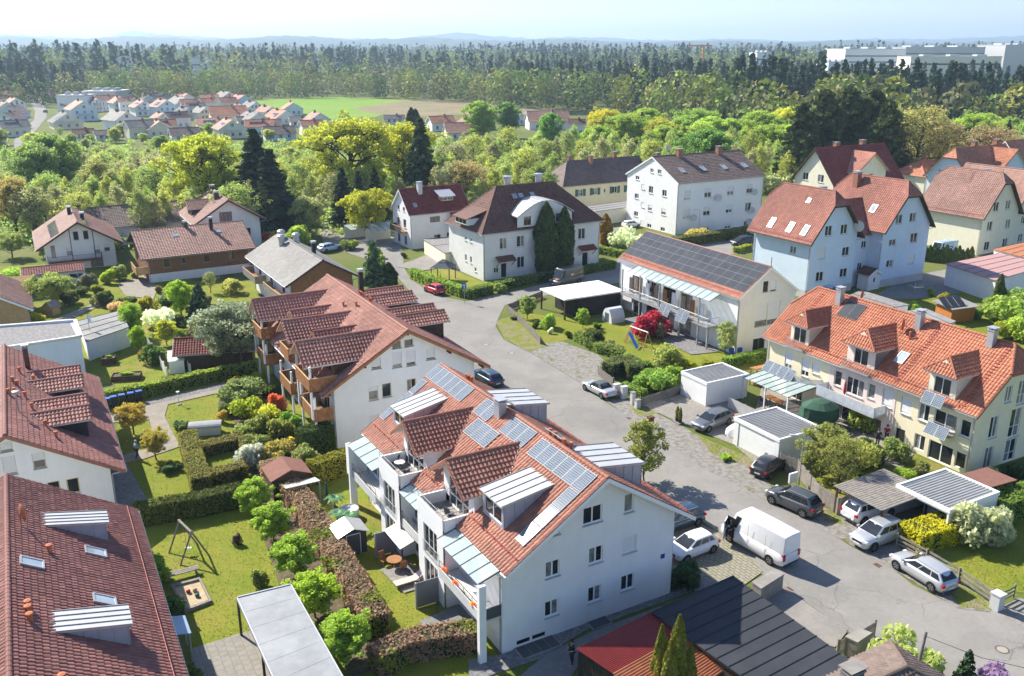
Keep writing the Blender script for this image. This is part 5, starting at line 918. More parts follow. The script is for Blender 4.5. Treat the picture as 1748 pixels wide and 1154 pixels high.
def plant(name, label, cat, kind, loc, h, color, ws=1.0, group=None, parts=('trunk', 'crown')):
    tm, cm_, hh = PROTO[kind]; s = h / hh; t = thing(name, label, cat, loc, rng.uniform(0, 6.28), group); t.scale = (s * ws, s * ws, s)
    if cm_.name.startswith('foliage'): parts = ('stem', 'foliage')
    O(parts[0], tm, t); O(parts[1], cm_, t, color=color); return t
def at_depth(px, Y): return Vector(((px - 874.) / FPX * (Y * _C + 28 * _S), Y, 0))
def hedge(label, pts, w, h, color, leaf=.14, dens=95, mname='leaf', world=False, h2=None, name='hedge', rough=.06, c2=None):
    """clipped hedge along a line of ground points"""
    q = [Vector(p).to_3d() if world else P(*p) for p in pts]; t = thing(name, label, 'hedge', q[0], 0); core = MB(); Cs, Os, Rs = [], [], []; o = q[0]
    for a, b in zip(q[:-1], q[1:]):
        d = b - a; L = d.length; d.normalize(); n = Vector((-d.y, d.x, 0)); e = .10; hw = w / 2
        core.add([tuple(a - o + n * s * (hw - e) - d * (-e) + Vector((0, 0, z))) for z in (0, h - e) for s in (-1, 1)] + [tuple(b - o + n * s * (hw - e) - d * e + Vector((0, 0, z))) for z in (0, h - e) for s in (-1, 1)], [(0, 1, 3, 2), (4, 6, 7, 5), (2, 3, 7, 6), (0, 2, 6, 4), (1, 5, 7, 3)])
        for ar, fn in ((L * w, 't'), (L * h, 'l'), (L * h, 'r'), (w * h, 'a'), (w * h, 'b')):
            k = int(ar * dens); x, y, z = nr.uniform(0, L, k), nr.uniform(-hw, hw, k), nr.uniform(.03, h, k); dp = nr.uniform(-.05, rough, k); nn = {'t': (0, 0, 1), 'l': tuple(n), 'r': tuple(-n), 'a': tuple(-d), 'b': tuple(d)}[fn]
            if fn == 't': z = h - dp * 1.5
            if fn == 'l': y = hw - dp
            if fn == 'r': y = -hw + dp
            if fn == 'a': x = dp
            if fn == 'b': x = L - dp
            ww = 1 + .0 * x; bump_ = .05 * np.sin(x * 2.1 + z * 1.3) + .04 * np.sin(x * 5.3 + y * 3); C = np.array(a - o) + np.outer(x, d) + np.outer(y, n) + np.outer(z, (0, 0, 1)) + np.outer(bump_, nn); Cs.append(C); Os.append(np.tile(np.array(nn) * .9, (k, 1))); Rs.append(np.clip(nr.normal(.5, .2, k) + .12 * np.sin(x * 1.7), 0, 1))
    core.obj('hedge_core_box', ['hedge_core'], t); C, Oo, Rr = np.concatenate(Cs), np.concatenate(Os), np.concatenate(Rs); sel = np.zeros(len(C), bool)  # core is a solid dark box behind the leaves, no separate stems
    if c2: sel = (np.sin(C[:, 0] * 1.1 + 1.3 * np.sin(C[:, 1] * .8)) + np.sin(C[:, 1] * 1.7 + C[:, 2] * 2.0) + nr.normal(0, .35, len(C)) > .75)
    for k, nm, cc in ((~sel, 'foliage', color), (sel, 'young_foliage', c2)):
        if k.any(): V, F = leaves(C[k], np.full(k.sum(), leaf), .3, Oo[k], 1.4); O(nm, npmesh(nm, V, F, [mname], Rr[k]), t, color=cc)
    return t
GR, YG, LG, DG, OL, BR = (.10, .155, .025), (.24, .25, .030), (.17, .235, .035), (.030, .055, .022), (.135, .15, .050), (.17, .105, .055)
BLS = (.36, .38, .26)
hedge('brown beech hedge running beside the lawn of the white solar house', [(462, 815), (520, 880), (585, 985), (645, 1090)], 1.7, 1.7, (.185, .125, .082), .13, 150, rough=.16, c2=(.135, .15, .03))
hedge('brown beech hedge across the near end of the lawn by the pillar', [(640, 1150), (700, 1120), (815, 1105)], 1.5, 1.6, (.185, .122, .085), .13, 150, rough=.16, c2=(.14, .145, .04))
hedge('dark yew hedge behind the timber swing', [(232, 897), (330, 880), (415, 862)], 1.3, 1.75, (.085, .10, .018), .11, 150, 'needle')
hedge('box hedge along the left of the hedged garden rooms', [(322, 757), (333, 800), (345, 838)], 1.6, 1.3, (.13, .125, .03), .10, 150)
hedge('box hedge before the grey garden box', [(345, 778), (422, 760)], 1.3, 1.2, (.135, .12, .035), .10, 150)
hedge('box hedge nearest the yew hedge in the hedged garden', [(355, 826), (420, 812)], 1.3, 1.2, (.135, .12, .035), .10, 150)
hedge('box hedge at the right end of the hedged garden', [(424, 762), (428, 800)], 1.5, 1.2, (.13, .12, .03), .10, 150)
hedge('light green hedge along the gravel path behind the garden', [(172, 690), (250, 676), (340, 655), (440, 636)], .9, 1.35, (.16, .20, .035), .15, 110)
hedge('yellow green thuja hedge beside the brown garden shed', [(530, 826), (612, 800)], 1.2, 2.0, (.20, .19, .020), .12, 150, 'needle')
hedge('dark thuja block below the timber balconies', [(512, 780), (566, 766)], 1.6, 2.6, (.055, .085, .020), .13, 150, 'needle')
hedge('trimmed green hedge behind the red car, left stretch', [(705, 474), (735, 487), (790, 507)], 1.3, 1.5, (.14, .20, .03), .18, 70)
hedge('trimmed green hedge corner at the street junction', [(795, 510), (838, 500)], 1.3, 1.4, (.10, .14, .03), .18, 70)
hedge('green hedge before the white hip-roofed house', [(848, 497), (905, 484), (985, 470), (1048, 458)], 1.2, 1.3, (.08, .115, .028), .18, 70)
hedge('hedge right of the hip-roofed house at the side road', [(1022, 432), (1060, 440)], 1.2, 1.3, (.13, .17, .03), .2, 60)
hedge('brownish hedge before the tall white block', [(1150, 422), (1220, 412), (1280, 402)], 1.6, 1.8, (.09, .10, .03), .22, 60)
hedge('low light hedge beside the black car', [(1255, 432), (1280, 426)], 1.0, 1.0, (.18, .20, .03), .2, 60)
hedge('dark hedge at the near side of the gravel lot', [(1035, 645), (1070, 632), (1085, 650)], 1.7, 1.7, (.085, .10, .035), .13, 110)
hedge('loose green hedge along the garden with the play frame', [(985, 580), (1020, 600), (1062, 614)], 1.1, 1.1, (.12, .16, .035), .15, 90)
hedge('clipped hedge between the barn house and the terrace', [(1235, 628), (1312, 612)], .9, 1.2, (.12, .18, .03), .13, 110)
hedge('low hedge beside the grey cabinet and fence', [(1064, 668), (1100, 682)], .9, 1.0, (.12, .18, .03), .13, 110)
hedge('bright yellow green hedge behind the wooden rail fence', [(1548, 935), (1590, 925), (1626, 912)], 2.2, 1.6, (.30, .28, .015), .12, 150, rough=.14)
hedge('green hedge at right edge beside the rust roofed lean-to', [(1690, 890), (1740, 872), (1780, 860)], 2.0, 1.9, (.11, .16, .03), .13, 110)
hedge('dark hedge before the red-roofed block with garages', [(1095, 430), (1140, 426)], 1.2, 1.2, (.12, .13, .035), .2, 60)
# ------------------------------------------------------------------ garages, sheds, fences, street and garden things
def corr_roof(root, x0, x1, y0, y1, z0, z1, mt, pitch=.2, amp=.03, along='y', name='roof_sheet'):
    """ribbed sheet roof; ribs run along y (or x)"""
    m = MB(); u0, u1 = (x0, x1) if along == 'y' else (y0, y1); n = max(2, int((u1 - u0) / pitch)); rows = []
    for i in range(n * 4 + 1):
        u = u0 + (u1 - u0) * i / (n * 4); h = (0, amp, amp, 0)[i % 4]
        rows.append([(u, y0, z0 + h), (u, y1, z1 + h)] if along == 'y' else [(x0, u, z0 + h), (x1, u, z1 + h)])
    m.grid(rows); return m.obj(name, [mt], root)
def garage(label, c, th, L, W, H, wall='white', openfront=None, door=None, name='garage'):
    """flat garage with fascia and ribbed roof. faces in local axes: 'x-','x+','y-','y+'"""
    t = thing(name, label, 'garage', (c[0], c[1], 0), th); l, w = L / 2, W / 2; m = MB()
    for f, (p, d, hw) in {'x-': ((-l, 0), (0, -1), w), 'x+': ((l, 0), (0, 1), w), 'y+': ((0, w), (-1, 0), l), 'y-': ((0, -w), (1, 0), l)}.items():
        ops = [(-hw + .15, hw - .15, .02, H - .35)] if f == openfront else ([(-hw * .8, hw * .8, .03, H - .3)] if f == door else [])
        wallface(m, p, d, [(-hw, H), (hw, H)], ops, 0, .12)
        if f == door:
            dm = MB(); dd = Vector(d); q = Vector(p) + dd * (-hw * .8) + Vector((-dd.y, dd.x)) * .08; ww = hw * 1.6
            for i in range(9): z0 = .03 + i * (H - .36) / 9; dm.box(.02, ww - .02, -.02, .02, z0 + .012, z0 + (H - .36) / 9)
            dm.obj('garage_door', ['frame_white'], t, (q.x, q.y, 0), math.atan2(dd.y, dd.x))
    m.obj('wall', [wall], t); f = MB(); e = .06
    for x0, x1, y0, y1 in ((-l - e, l + e, -w - e, -w + .12), (-l - e, l + e, w - .12, w + e), (-l - e, -l + .12, -w + .121, w - .121), (l - .12, l + e, -w + .121, w - .121)): f.box(x0, x1, y0, y1, H - .22, H + .1)
    f.obj('fascia', ['frame_white'], t); corr_roof(t, -l + .12, l - .12, -w + .12, w - .12, H - .02, H - .02, 'metal_deck', .28, .05, 'y'); return t

def c3(*pts, z=0):
    q = sum((P(*p, z) for p in pts), Vector()) / len(pts); return (q.x, q.y)
g1 = garage('white garage with grey ribbed roof beside the grey parked wagon', c3((1168, 640), (1199, 622), (1275, 632), (1240, 655), z=2.5), TH, 4.0, 5.6, 2.5, door=None)
m = MB(); m.box(-.5, .5, -2.85, -2.815, .05, 2.0); m.obj('door', ['frame_white'], g1, (0, 0, 0), 0)
g2 = garage('white garage with ribbed roof and up-and-over door in the middle of the row', c3((1262, 718), (1310, 697), (1398, 725), (1345, 752), z=2.6), TH, 5.6, 5.2, 2.6, door='y+')
g3 = garage('open-fronted white garage with ribbed roof beside the rust brown lean-to', c3((1553, 833), (1615, 808), (1690, 838), (1612, 862), z=2.6), TH, 4.6, 5.8, 2.6, openfront='y+', wall='frame_white')
m = MB(); m.box(-1.2, 1.2, -1.0, .8, .0, .9); m.obj('stored_sacks', ['fabric_white'], g3)
# rust brown lean-to
p = c3((1652, 815), (1690, 800), (1718, 815), (1690, 835), z=2.4); t = thing('lean_to', 'small lean-to with rust brown roof beside the open white garage', 'shed', (*p, 0), TH); m = MB(); m.slab([(-1.3, -1.7, 2.3), (1.3, -1.7, 2.3), (1.3, 1.7, 2.5), (-1.3, 1.7, 2.5)], (0, 0, .1)); m.obj('roof', ['rust_felt'], t)
for x in (-1.2, 1.2):
    for y in (-1.6, 1.6): m = MB(); m.box(x - .06, x + .06, y - .06, y + .06, 0, 2.35); m.obj('post', ['wood_dark'], t)
for y in (-1.6,):
    m = MB()
    for i in range(7): m.slab([(-1.2 + i * .35, y, .2), (-1.15 + i * .35, y, .2), (-.8 + i * .35, y, 2.2), (-.85 + i * .35, y, 2.2)], (0, .02, 0))
    m.obj('lattice', ['wood_dark'], t)

# wooden carport over the white suv
p = c3((1453, 850), (1500, 808), (1563, 822), (1510, 860), z=2.4); t = thing('carport', 'carport with weathered board roof over the white suv', 'carport', (*p, 0), TH); corr_roof(t, -2.3, 2.3, -2.9, 2.9, 2.45, 2.35, 'wood_grey', .25, .03, 'y')
for x in (-2.1, 2.1):
    for y in (-2.6, 2.6): m = MB(); m.box(x - .07, x + .07, y - .07, y + .07, 0, 2.36); m.obj('post', ['wood_dark'], t)
# white roofed carport in front of the barn house
p = c3((930, 497), (1010, 480), (1068, 487), (963, 517), z=2.9); cp = thing('white_roof_shed', 'black boarded shed with bright white flat roof', 'shed', (*p, 0), R(28.5)); m = MB(); m.box(-4.9, 4.9, -3.3, 3.3, 2.75, 2.95); m.obj('roof', ['roof_white'], cp); m = MB(); boards(m, (-2.6, -2.9), (4.7, -2.9), 0, 2.75, .2, .012); boards(m, (4.7, -2.9), (4.7, 2.9), 0, 2.75, .2, .012); boards(m, (-2.6, -2.9), (-2.6, 2.9), 0, 2.75, .2, .012); boards(m, (-2.6, 2.9), (4.7, 2.9), 0, 2.75, .2, .012); m.obj('wall_board', ['wood_black'], cp, kind='stuff')
for x, y in ((-4.7, -3.1), (-4.7, 3.1)): m = MB(); m.box(x - .1, x + .1, y - .1, y + .1, 0, 2.75); m.obj('post', ['wood_dark'], cp)

# black standing-seam roof building at the bottom
def flatshed(name, label, cat, pxs, H, wall, roofm, mode='panel', n=10, dz=.0, th=TH, over=.0):
    q = [P(*p, H) for p in pxs]; c = sum(q, Vector()) / len(q); t = thing(name, label, cat, (c.x, c.y, 0), 0); o = Vector((c.x, c.y, 0)); a, b, d, e = [k - o for k in q]     # a-b and e-d run along the seams' cross direction
    w = MB(); cc = (a + b + d + e) / 4; ins = [cc + (k - cc) * .96 for k in (a, b, d, e)]; w.prism([(k.x, k.y) for k in ins], 0, H - .15); w.obj('wall', [wall], t)
    if mode == 'panel':
        for i in range(n):
            p0, p1 = a.lerp(b, i / n), a.lerp(b, (i + 1) / n); p3, p2 = e.lerp(d, i / n), e.lerp(d, (i + 1) / n); m = MB(); m.slab([p0.lerp(p1, .01), p0.lerp(p1, .99), p3.lerp(p2, .99), p3.lerp(p2, .01)], (0, 0, -.12)); m.obj('roof_panel', [roofm], t); m = MB(); m.tube(p0 + Vector((0, 0, .02)), p3 + Vector((0, 0, .02)), .035, .035, 5); m.obj('seam', ['dark_metal' if roofm != 'metalroof' else 'lead'], t)
    else:
        m = MB(); k = n * 4; rows = []
        for i in range(k + 1): f = i / k; h = Vector((0, 0, (0, .05, .05, 0)[i % 4])); rows.append([a.lerp(b, f) + h, e.lerp(d, f) + h])
        m.grid(rows); m.obj('roof_sheet', [roofm], t)
    return t
mat('red_sheet', (.28, .045, .04), .5, .1, 2); 
flatshed('metal_roof_garage', 'long garage with black standing seam metal roof', 'garage', [(1252, 983), (1455, 1130), (1330, 1200), (1113, 1045)], 3.0, 'wood_dark', 'black_roof', 'panel', 11)
q = [P(*p, 2.8) for p in ((983, 1108), (1112, 1045), (1165, 1083), (1045, 1150))]; c = sum(q, Vector()) / 4; t = thing('red_roof_shed', 'dark timber shed with ribbed red and orange roof beside the black roof', 'shed', (c.x, c.y, 0)); o = Vector((c.x, c.y, 0)); a, b, d, e = [k - o for k in q]; far2 = [P(*p, 2.3) - o for p in ((1245, 1140), (1120, 1230))]
m = MB(); n = 26
def ribs(m, a, b, d, e, n, amp=.045):
    rows = []
    for i in range(n * 4 + 1): f = i / (n * 4); h = Vector((0, 0, (0, amp, amp, 0)[i % 4])); rows.append([a.lerp(b, f) + h, e.lerp(d, f) + h])
    m.grid(rows)
ribs(m, a, e, d, b, 22); m.obj('red_roof_sheet', ['red_sheet'], t); m = MB(); ribs(m, e, far2[1], far2[0], d, 20, .06); m.obj('orange_roof_sheet', ['orange_sheet'], t)
m = MB(); boards(m, (a * .97 + b * .03), (e * .97 + d * .03), 0, 2.7, .18, .015); boards(m, a * .97 + b * .03, b * .97 + a * .03, 0, 2.7, .18, .015); boards(m, e * .97 + d * .03, far2[1], 0, 2.25, .18, .015); m.obj('wall_board', ['wood_black'], t, kind='stuff')
# brown tiled roof at the bottom edge
h_, hr_, hD = house('brown_tile_house', 'brown tiled roof at the bottom edge beside the black metal roof', P(1500, 1218, 2.0).to_tuple()[:2], 29, 9.5, 6.5, 2.6, 4.2, 'plaster_grey', 'greybrown', og=.3, oe=.3, hip1=(2.6, 3.0), tl=.35, tw=.3)
chimney(hr_, hD, -1.2, 1.0, .7, 1.0, .7, 'concrete', 'concrete')
# concrete wall stubs and slatted gate at the drive
for pts, h, lb in (([(1284, 993), (1322, 971), (1338, 980), (1300, 1004)], 1.3, 'concrete wall stub at the drive behind the white van'), ([(1443, 1086), (1467, 1072), (1488, 1080), (1464, 1096)], 1.3, 'concrete gate pillar beside the slatted wooden gate')):
    q = [P(*p, h) for p in pts]; m = MB(); m.prism([(k.x, k.y) for k in q], 0, h - .1); m.prism([tuple(((Vector((k.x, k.y)) - Vector((sum(j.x for j in q) / 4, sum(j.y for j in q) / 4))) * 1.04 + Vector((sum(j.x for j in q) / 4, sum(j.y for j in q) / 4)))) for k in q], h - .098, h); o = m.obj('wall_stub', ['concrete']); tag(o, lb, 'wall')
def fence(label, pts, h, mt, w=.09, gap=.03, jag=.03, name='picket_fence', rails=True, post=2.2):
    q = [P(*p) for p in pts]; t = thing(name, label, 'fence', q[0]); o = q[0]; m = MB()
    for a, b in zip(q[:-1], q[1:]):
        a, b = a - o, b - o; boards(m, a, b, .06, h, w + gap, gap, .025, 0, jag)
    m.obj('picket', [mt], t, kind='stuff')
    for a, b in zip(q[:-1], q[1:]):
        a, b = a - o, b - o; d = (b - a).normalized(); n = Vector((-d.y, d.x, 0)) * .04
        for z in (.3, h - .25): r_ = MB(); r_.slab([a + n + Vector((0, 0, z)), b + n + Vector((0, 0, z)), b + n + Vector((0, 0, z + .08)), a + n + Vector((0, 0, z + .08))], tuple(n * .8)); r_.obj('rail', [mt], t)
        k = max(1, int((b - a).length / post))
        for i in range(k + 1): s = a + (b - a) * (i / k) + n * 2; r_ = MB(); r_.box(s.x - .06, s.x + .06, s.y - .06, s.y + .06, 0, h + .05); r_.obj('post', [mt], t)
    return t
fence('grey picket fence round the small corner garden', [(925, 508), (885, 524), (866, 532), (893, 556), (922, 588)], 1.0, 'wood_grey')
fence('grey picket fence before the hedge beside the silver cabriolet', [(1020, 640), (1046, 660)], 1.0, 'wood_grey'); fence('grey picket fence between the cabinet and the white garage', [(1092, 696), (1130, 683), (1166, 670)], 1.0, 'wood_grey')
fence('tall weathered plank fence behind the dark grey suv', [(1330, 800), (1360, 812), (1395, 855), (1430, 880), (1470, 860)], 1.5, 'wood_grey', .14, .01, .08, 'plank_fence')
fence('slatted wooden gate at the drive of the black roofed garage', [(1430, 1122), (1460, 1108), (1493, 1088)], 1.2, 'wood_grey', .06, .05, 0, 'slatted_gate')
fence('white board screen fence beside the grey parked wagon', [(1242, 696), (1270, 710), (1296, 722)], 1.2, 'zinc_light', .14, .01, 0, 'screen_fence'); fence('dark wooden fence behind the tile shed garden', [(300, 590), (312, 615), (325, 640)], 1.3, 'wood_paint', .06, .12, 0); fence('white lattice fence beside the raised beds', [(252, 590), (268, 615), (285, 645)], 1.2, 'frame_white', .06, .12, 0)
# rail fence lower right
q = [P(*p) for p in ((1529, 935), (1580, 962), (1635, 995), (1690, 1032))]; t = thing('rail_fence', 'grey wooden rail fence along the lawn beside the silver wagon', 'fence', q[0]); o = q[0]
for a, b in zip(q[:-1], q[1:]):
    a, b = a - o, b - o; d = (b - a).normalized()
    for z in (.30, .62, .94): m = MB(); m.slab([a + d * .05 + Vector((0, 0, z)), b - d * .05 + Vector((0, 0, z)), b - d * .05 + Vector((0, 0, z + .16)), a + d * .05 + Vector((0, 0, z + .16))], tuple(Vector((-d.y, d.x, 0)) * .04)); m.obj('rail', ['wood_grey'], t)
for p in q: s = p - o; m = MB(); m.box(s.x - .06, s.x + .06, s.y - .06, s.y + .06, 0, 1.2); m.obj('post', ['wood_grey'], t)
q = P(1700, 1040); m = MB(); m.box(-.3, .3, -.3, .3, 0, 1.15); m.box(-.36, .36, -.36, .36, 1.152, 1.25); tag(m.obj('gate_pillar', ['plaster_grey'], None, q, TH), 'pale brick gate pillar at the end of the rail fence', 'pillar')
q0_, q1_ = P(1706, 1034), P(1730, 1022); t = thing('garden_gate', 'open wooden garden gate right of the brick pillar', 'gate', q0_); d = q1_ - q0_
for z in (.25, .55, .85): m = MB(); m.slab([Vector((0, 0, z)), d + Vector((0, 0, z)), d + Vector((0, 0, z + .14)), Vector((0, 0, z + .14))], (.03, .03, 0)); m.obj('rail', ['wood_grey'], t)
for s in (.05, .95): m = MB(); k = d * s; m.box(k.x - .05, k.x + .05, k.y - .05, k.y + .05, .1, 1.15); m.obj('post', ['wood_grey'], t)
# cabinets and small wall by the cabriolet
for i, (px, py, w, h, lb) in enumerate(((1052, 676, .7, 1.3, 'grey utility cabinet, left of two at the fence'), (1065, 680, .7, 1.3, 'grey utility cabinet, right of two at the fence'), (1080, 690, .45, 1.3, 'white stone post between the cabinets and the garage fence'), (1088, 697, .5, .9, 'low white post at the corner of the driveway'))):
    q = P(px, py); t = thing('utility_cabinet' if i < 2 else 'gate_post', lb, 'cabinet' if i < 2 else 'post', q, TH); m = MB(); m.box(-.2, .2, -w / 2, w / 2, 0, h); m.obj('body', ['plaster_grey'], t); m = MB(); m.box(-.24, .24, -w / 2 - .04, w / 2 + .04, h + .002, h + .07); m.obj('lid', ['plaster_grey' if i < 2 else 'concrete'], t)
def wbin(label, px, py, lid, body, h=1.05, group=None):
    t = thing('wheelie_bin', label, 'bin', P(px, py, .03), TH + rng.uniform(-.2, .2), group); m = MB(); rows = [[(x * s, y * s, z) for x, y in ((-.24, -.26), (.24, -.26), (.24, .28), (-.24, .28))] for z, s in ((.08, .78), (h - .08, 1.0))]; m.grid(rows, closed=True); m.face(*rows[1]); m.obj('body', [body], t); m = MB(); m.box(-.27, .27, -.3, .32, h - .078, h); m.obj('lid', [lid], t); m = MB()
    for e in (-1, 1): m.tube((e * .22, .25, .09), (e * .28, .25, .09), .09, .09, 8)
    m.obj('wheel', ['tyre'], t)
wbin('brown wheelie bin at the road edge', 1110, 728, 'bin_brown', 'bin_brown')
for i, px in enumerate((185, 196, 210, 225, 239)): wbin(['leftmost', 'second from left', 'middle', 'fourth from left', 'rightmost'][i] + ' of five dark bins with blue lids by the hedge', px, 698 - i * 3.2, 'blue_plastic', 'bin_dark', 1.2, 'blue lidded bins by the hedge')
# planter with two small thujas
t = thing('planter', 'small black planter pallet on the driveway edge', 'planter', P(1158, 722, .03), TH); m = MB(); m.box(-.5, .5, -.35, .35, 0, .14); m.obj('pallet', ['wood_grey'], t)
for e in (-.22, .22): m = MB(); m.lathe([(.16, .14), (.22, .5), (.18, .5), (.17, .45), (.01, .45)], (e, 0, 0), 10); m.obj('pot', ['bin_dark'], t)
for k, e in enumerate((-.22, .22)): q = P(1158, 722, .03) + Vector((A2.x * e, A2.y * e, .45)); plant('potted_thuja', ('nearer' if k == 0 else 'farther') + ' slim thuja in the black planter on the driveway', 'shrub', 'thuja', q, 1.25, (.16, .16, .03), .8)
# covered motorbike, firewood rack, grill etc.
m = MB(); rows = []
for x, w, h in ((-1.2, .05, .3), (-1.1, .5, .75), (-.5, .62, 1.25), (.1, .6, 1.3), (.8, .55, 1.05), (1.25, .4, .8), (1.35, .05, .3)): rows.append([(x, w * a, h * b) for a, b in ((-1.1, 0), (-1, .4), (-.8, .8), (-.3, 1), (.3, 1), (.8, .8), (1, .4), (1.1, 0))])
m.grid(rows); tag(m.obj('covered_motorbike', ['fabric_white'], None, P(1262, 742, .03), TH + R(75), smooth=True), 'vehicle under a white cover beside the middle garage', 'cover')
t = thing('firewood_rack', 'roofed firewood rack behind the first white garage', 'rack', P(1302, 655), TH + R(90)); m = MB(); m.slab([(-1.6, -.6, 1.9), (1.6, -.6, 1.9), (1.6, .6, 2.1), (-1.6, .6, 2.1)], (0, 0, .06)); m.obj('roof', ['wood_warm'], t); m = MB()
for i in range(60): x, z = rng.uniform(-1.45, 1.45), rng.uniform(.1, 1.6); m.tube((x, -.4, z), (x, .4, z), rng.uniform(.06, .1), None, 6)
m.obj('log', ['wood_light'], t, kind='stuff')
for x in (-1.5, 1.5): m = MB(); m.box(x - .05, x + .05, -.5, -.4, 0, 1.92); m.obj('post', ['wood_warm'], t)
# bike box / mailbox at garage, mailbox at plank fence
t = thing('letter_box_stand', 'white letter box unit on the plank fence behind the dark grey suv', 'letter box', P(1352, 832), TH); m = MB(); m.box(-.08, .08, -.45, .45, .5, 1.35); m.obj('box', ['frame_white'], t)
for y in (-.22, .22):
    for z in (.7, 1.1): m = MB(); m.box(.081, .09, y - .16, y + .16, z - .13, z + .13); m.obj('letter_flap', ['wood_light'], t)
for y in (-.4, .4): m = MB(); m.box(-.03, .03, y - .03, y + .03, 0, .5); m.obj('leg', ['steel'], t)
def lamp(label, px, py, h=4.5):
    t = thing('street_lamp', label, 'street lamp', P(px, py)); m = MB(); m.tube((0, 0, 0), (0, 0, h), .06, .04, 8); m.path([(0, 0, h), (-.25, .1, h + .2), (-.7, .3, h + .22)], .035); m.obj('pole', ['steel'], t); m = MB(); m.box(-1.1, -.65, .2, .4, h + .17, h + .27); m.obj('lamp_head', ['zinc_light'], t)
lamp('slim street lamp at the fence behind the dark grey suv', 1363, 834); lamp('street lamp before the tall white block', 1192, 404, 5.0)
t = thing('road_sign', 'blue square road sign on a pole at the junction', 'sign', P(793, 518)); m = MB(); m.tube((0, 0, 0), (0, 0, 2.9), .035); m.obj('pole', ['steel'], t); m = MB(); m.box(-.32, .32, -.05, -.035, 2.2, 2.95); sg = m.obj('panel', ['blue_plate2'], t); m = MB(); m.box(-.05, .05, -.056, -.051, 2.3, 2.75); m.box(-.2, .2, -.056, -.051, 2.68, 2.78); m.obj('symbol', ['frame_white'], sg)

pb_ = P(1552, 1200); ph = ztop(1568, 1078, pb_); m = MB(); m.tube((0, 0, 0), (.3, 0, ph), .11, .08, 8); tp = thing('utility_pole', 'wooden utility pole at the bottom right with overhead wire', 'pole', pb_); m.obj('pole', ['wood_grey'], tp); m = MB(); m.path([(.3, 0, ph - .3), (3, -.9, ph - 1.0), (7, -2.2, ph - 1.3), (14, -4.5, ph)], .015, 4); m.obj('wire', ['black'], tp)
t = thing('flagpole', 'thin flagpole with faded blue white flag by the grey shed', 'flagpole', P(158, 598)); m = MB(); m.tube((0, 0, 0), (0, 0, 4.6), .04, .03); m.obj('pole', ['wood_light'], t); m = MB(); m.grid([[(.02 + .1 * i, .05 * math.sin(i), z) for i in range(5)] for z in (3.4, 4.0, 4.55)]); m.obj('flag', ['flag'], t)

# garden things: left
sh = flatshed('grey_felt_shed', 'shed with sloping grey felt roof beside the flat white annex', 'shed', [(133, 548), (146, 583), (220, 558), (205, 530)], 2.5, 'fabric_white', 'felt', 'panel', 4)
fl = [P(*p, 4.5) for p in ((128, 546), (137, 573), (-40, 600), (-50, 560))]; c = sum(fl, Vector()) / 4; t = thing('flat_roof_annex', 'plain white annex with gravelled flat roof at left edge', 'building', (c.x, c.y, 0)); pl = [(k.x - c.x, k.y - c.y) for k in fl]; m = MB(); m.prism(pl, 0, 4.3); m.obj('wall', ['bluewhite'], t); m = MB(); m.prism([(x * .93, y * .85) for x, y in pl], 4.3, 4.36); m.obj('gravel_roof', ['gravel_roof'], t)
for (x0, y0), (x1, y1) in zip(pl, pl[1:] + pl[:1]): m = MB(); d = Vector((x1 - x0, y1 - y0)).normalized(); n = Vector((d.y, -d.x)) * .2; m.slab([(x0 - n.x, y0 - n.y, 4.3), (x1 - n.x, y1 - n.y, 4.3), (x1 + n.x, y1 + n.y, 4.3), (x0 + n.x, y0 + n.y, 4.3)], (0, 0, .28)); m.obj('parapet', ['zinc_light'], t)
ts, tr, tD = house('tile_shed', 'garden shed with maroon tiled roof beside the pine', P(372, 622, 0).to_tuple()[:2], 12, 9.0, 4.4, 2.1, 3.4, 'wood_dark', 'maroon', og=.4, oe=.5, tl=.36, tw=.3, fine=False)
t = thing('greenhouse', 'small white cold frame shed left of the tile shed', 'greenhouse', P(303, 632), R(20)); m = MB(); m.slab([(-.9, -1.3, 1.5), (.9, -1.3, 1.5), (.9, 1.3, 2.0), (-.9, 1.3, 2.0)], (0, 0, .05)); m.obj('roof', ['acryl'], t); m = MB(); m.prism([(-.8, -1.2), (.8, -1.2), (.8, 1.2), (-.8, 1.2)], 0, 1.5); m.obj('wall', ['frame_white'], t)
def raised_bed(label, px, py, w, l, h, th):
    t = thing('raised_bed', label, 'raised bed', P(px, py), th); m = MB()
    for x0, x1, y0, y1 in ((-w / 2, w / 2, -l / 2, -l / 2 + .06), (-w / 2, w / 2, l / 2 - .06, l / 2), (-w / 2, -w / 2 + .06, -l / 2 + .061, l / 2 - .061), (w / 2 - .06, w / 2, -l / 2 + .061, l / 2 - .061)): b = MB(); b.box(x0, x1, y0, y1, 0, h); b.obj('side_board', ['wood_dark'], t)
    m.box(-w / 2 + .06, w / 2 - .06, -l / 2 + .06, l / 2 - .06, 0, h - .12); m.obj('soil', ['soil'], t); tm, cm_, hh = PROTO['low']; o = O('plants', cm_, t, (0, 0, h - .1), color=LG); o.scale = (w * .55, l * .45, .6)
raised_bed('square dark raised bed nearest the grey shed', 187, 620, 1.4, 1.4, .8, .3); raised_bed('long black raised bed on the lawn', 217, 647, 3.0, 1.5, .6, .2)
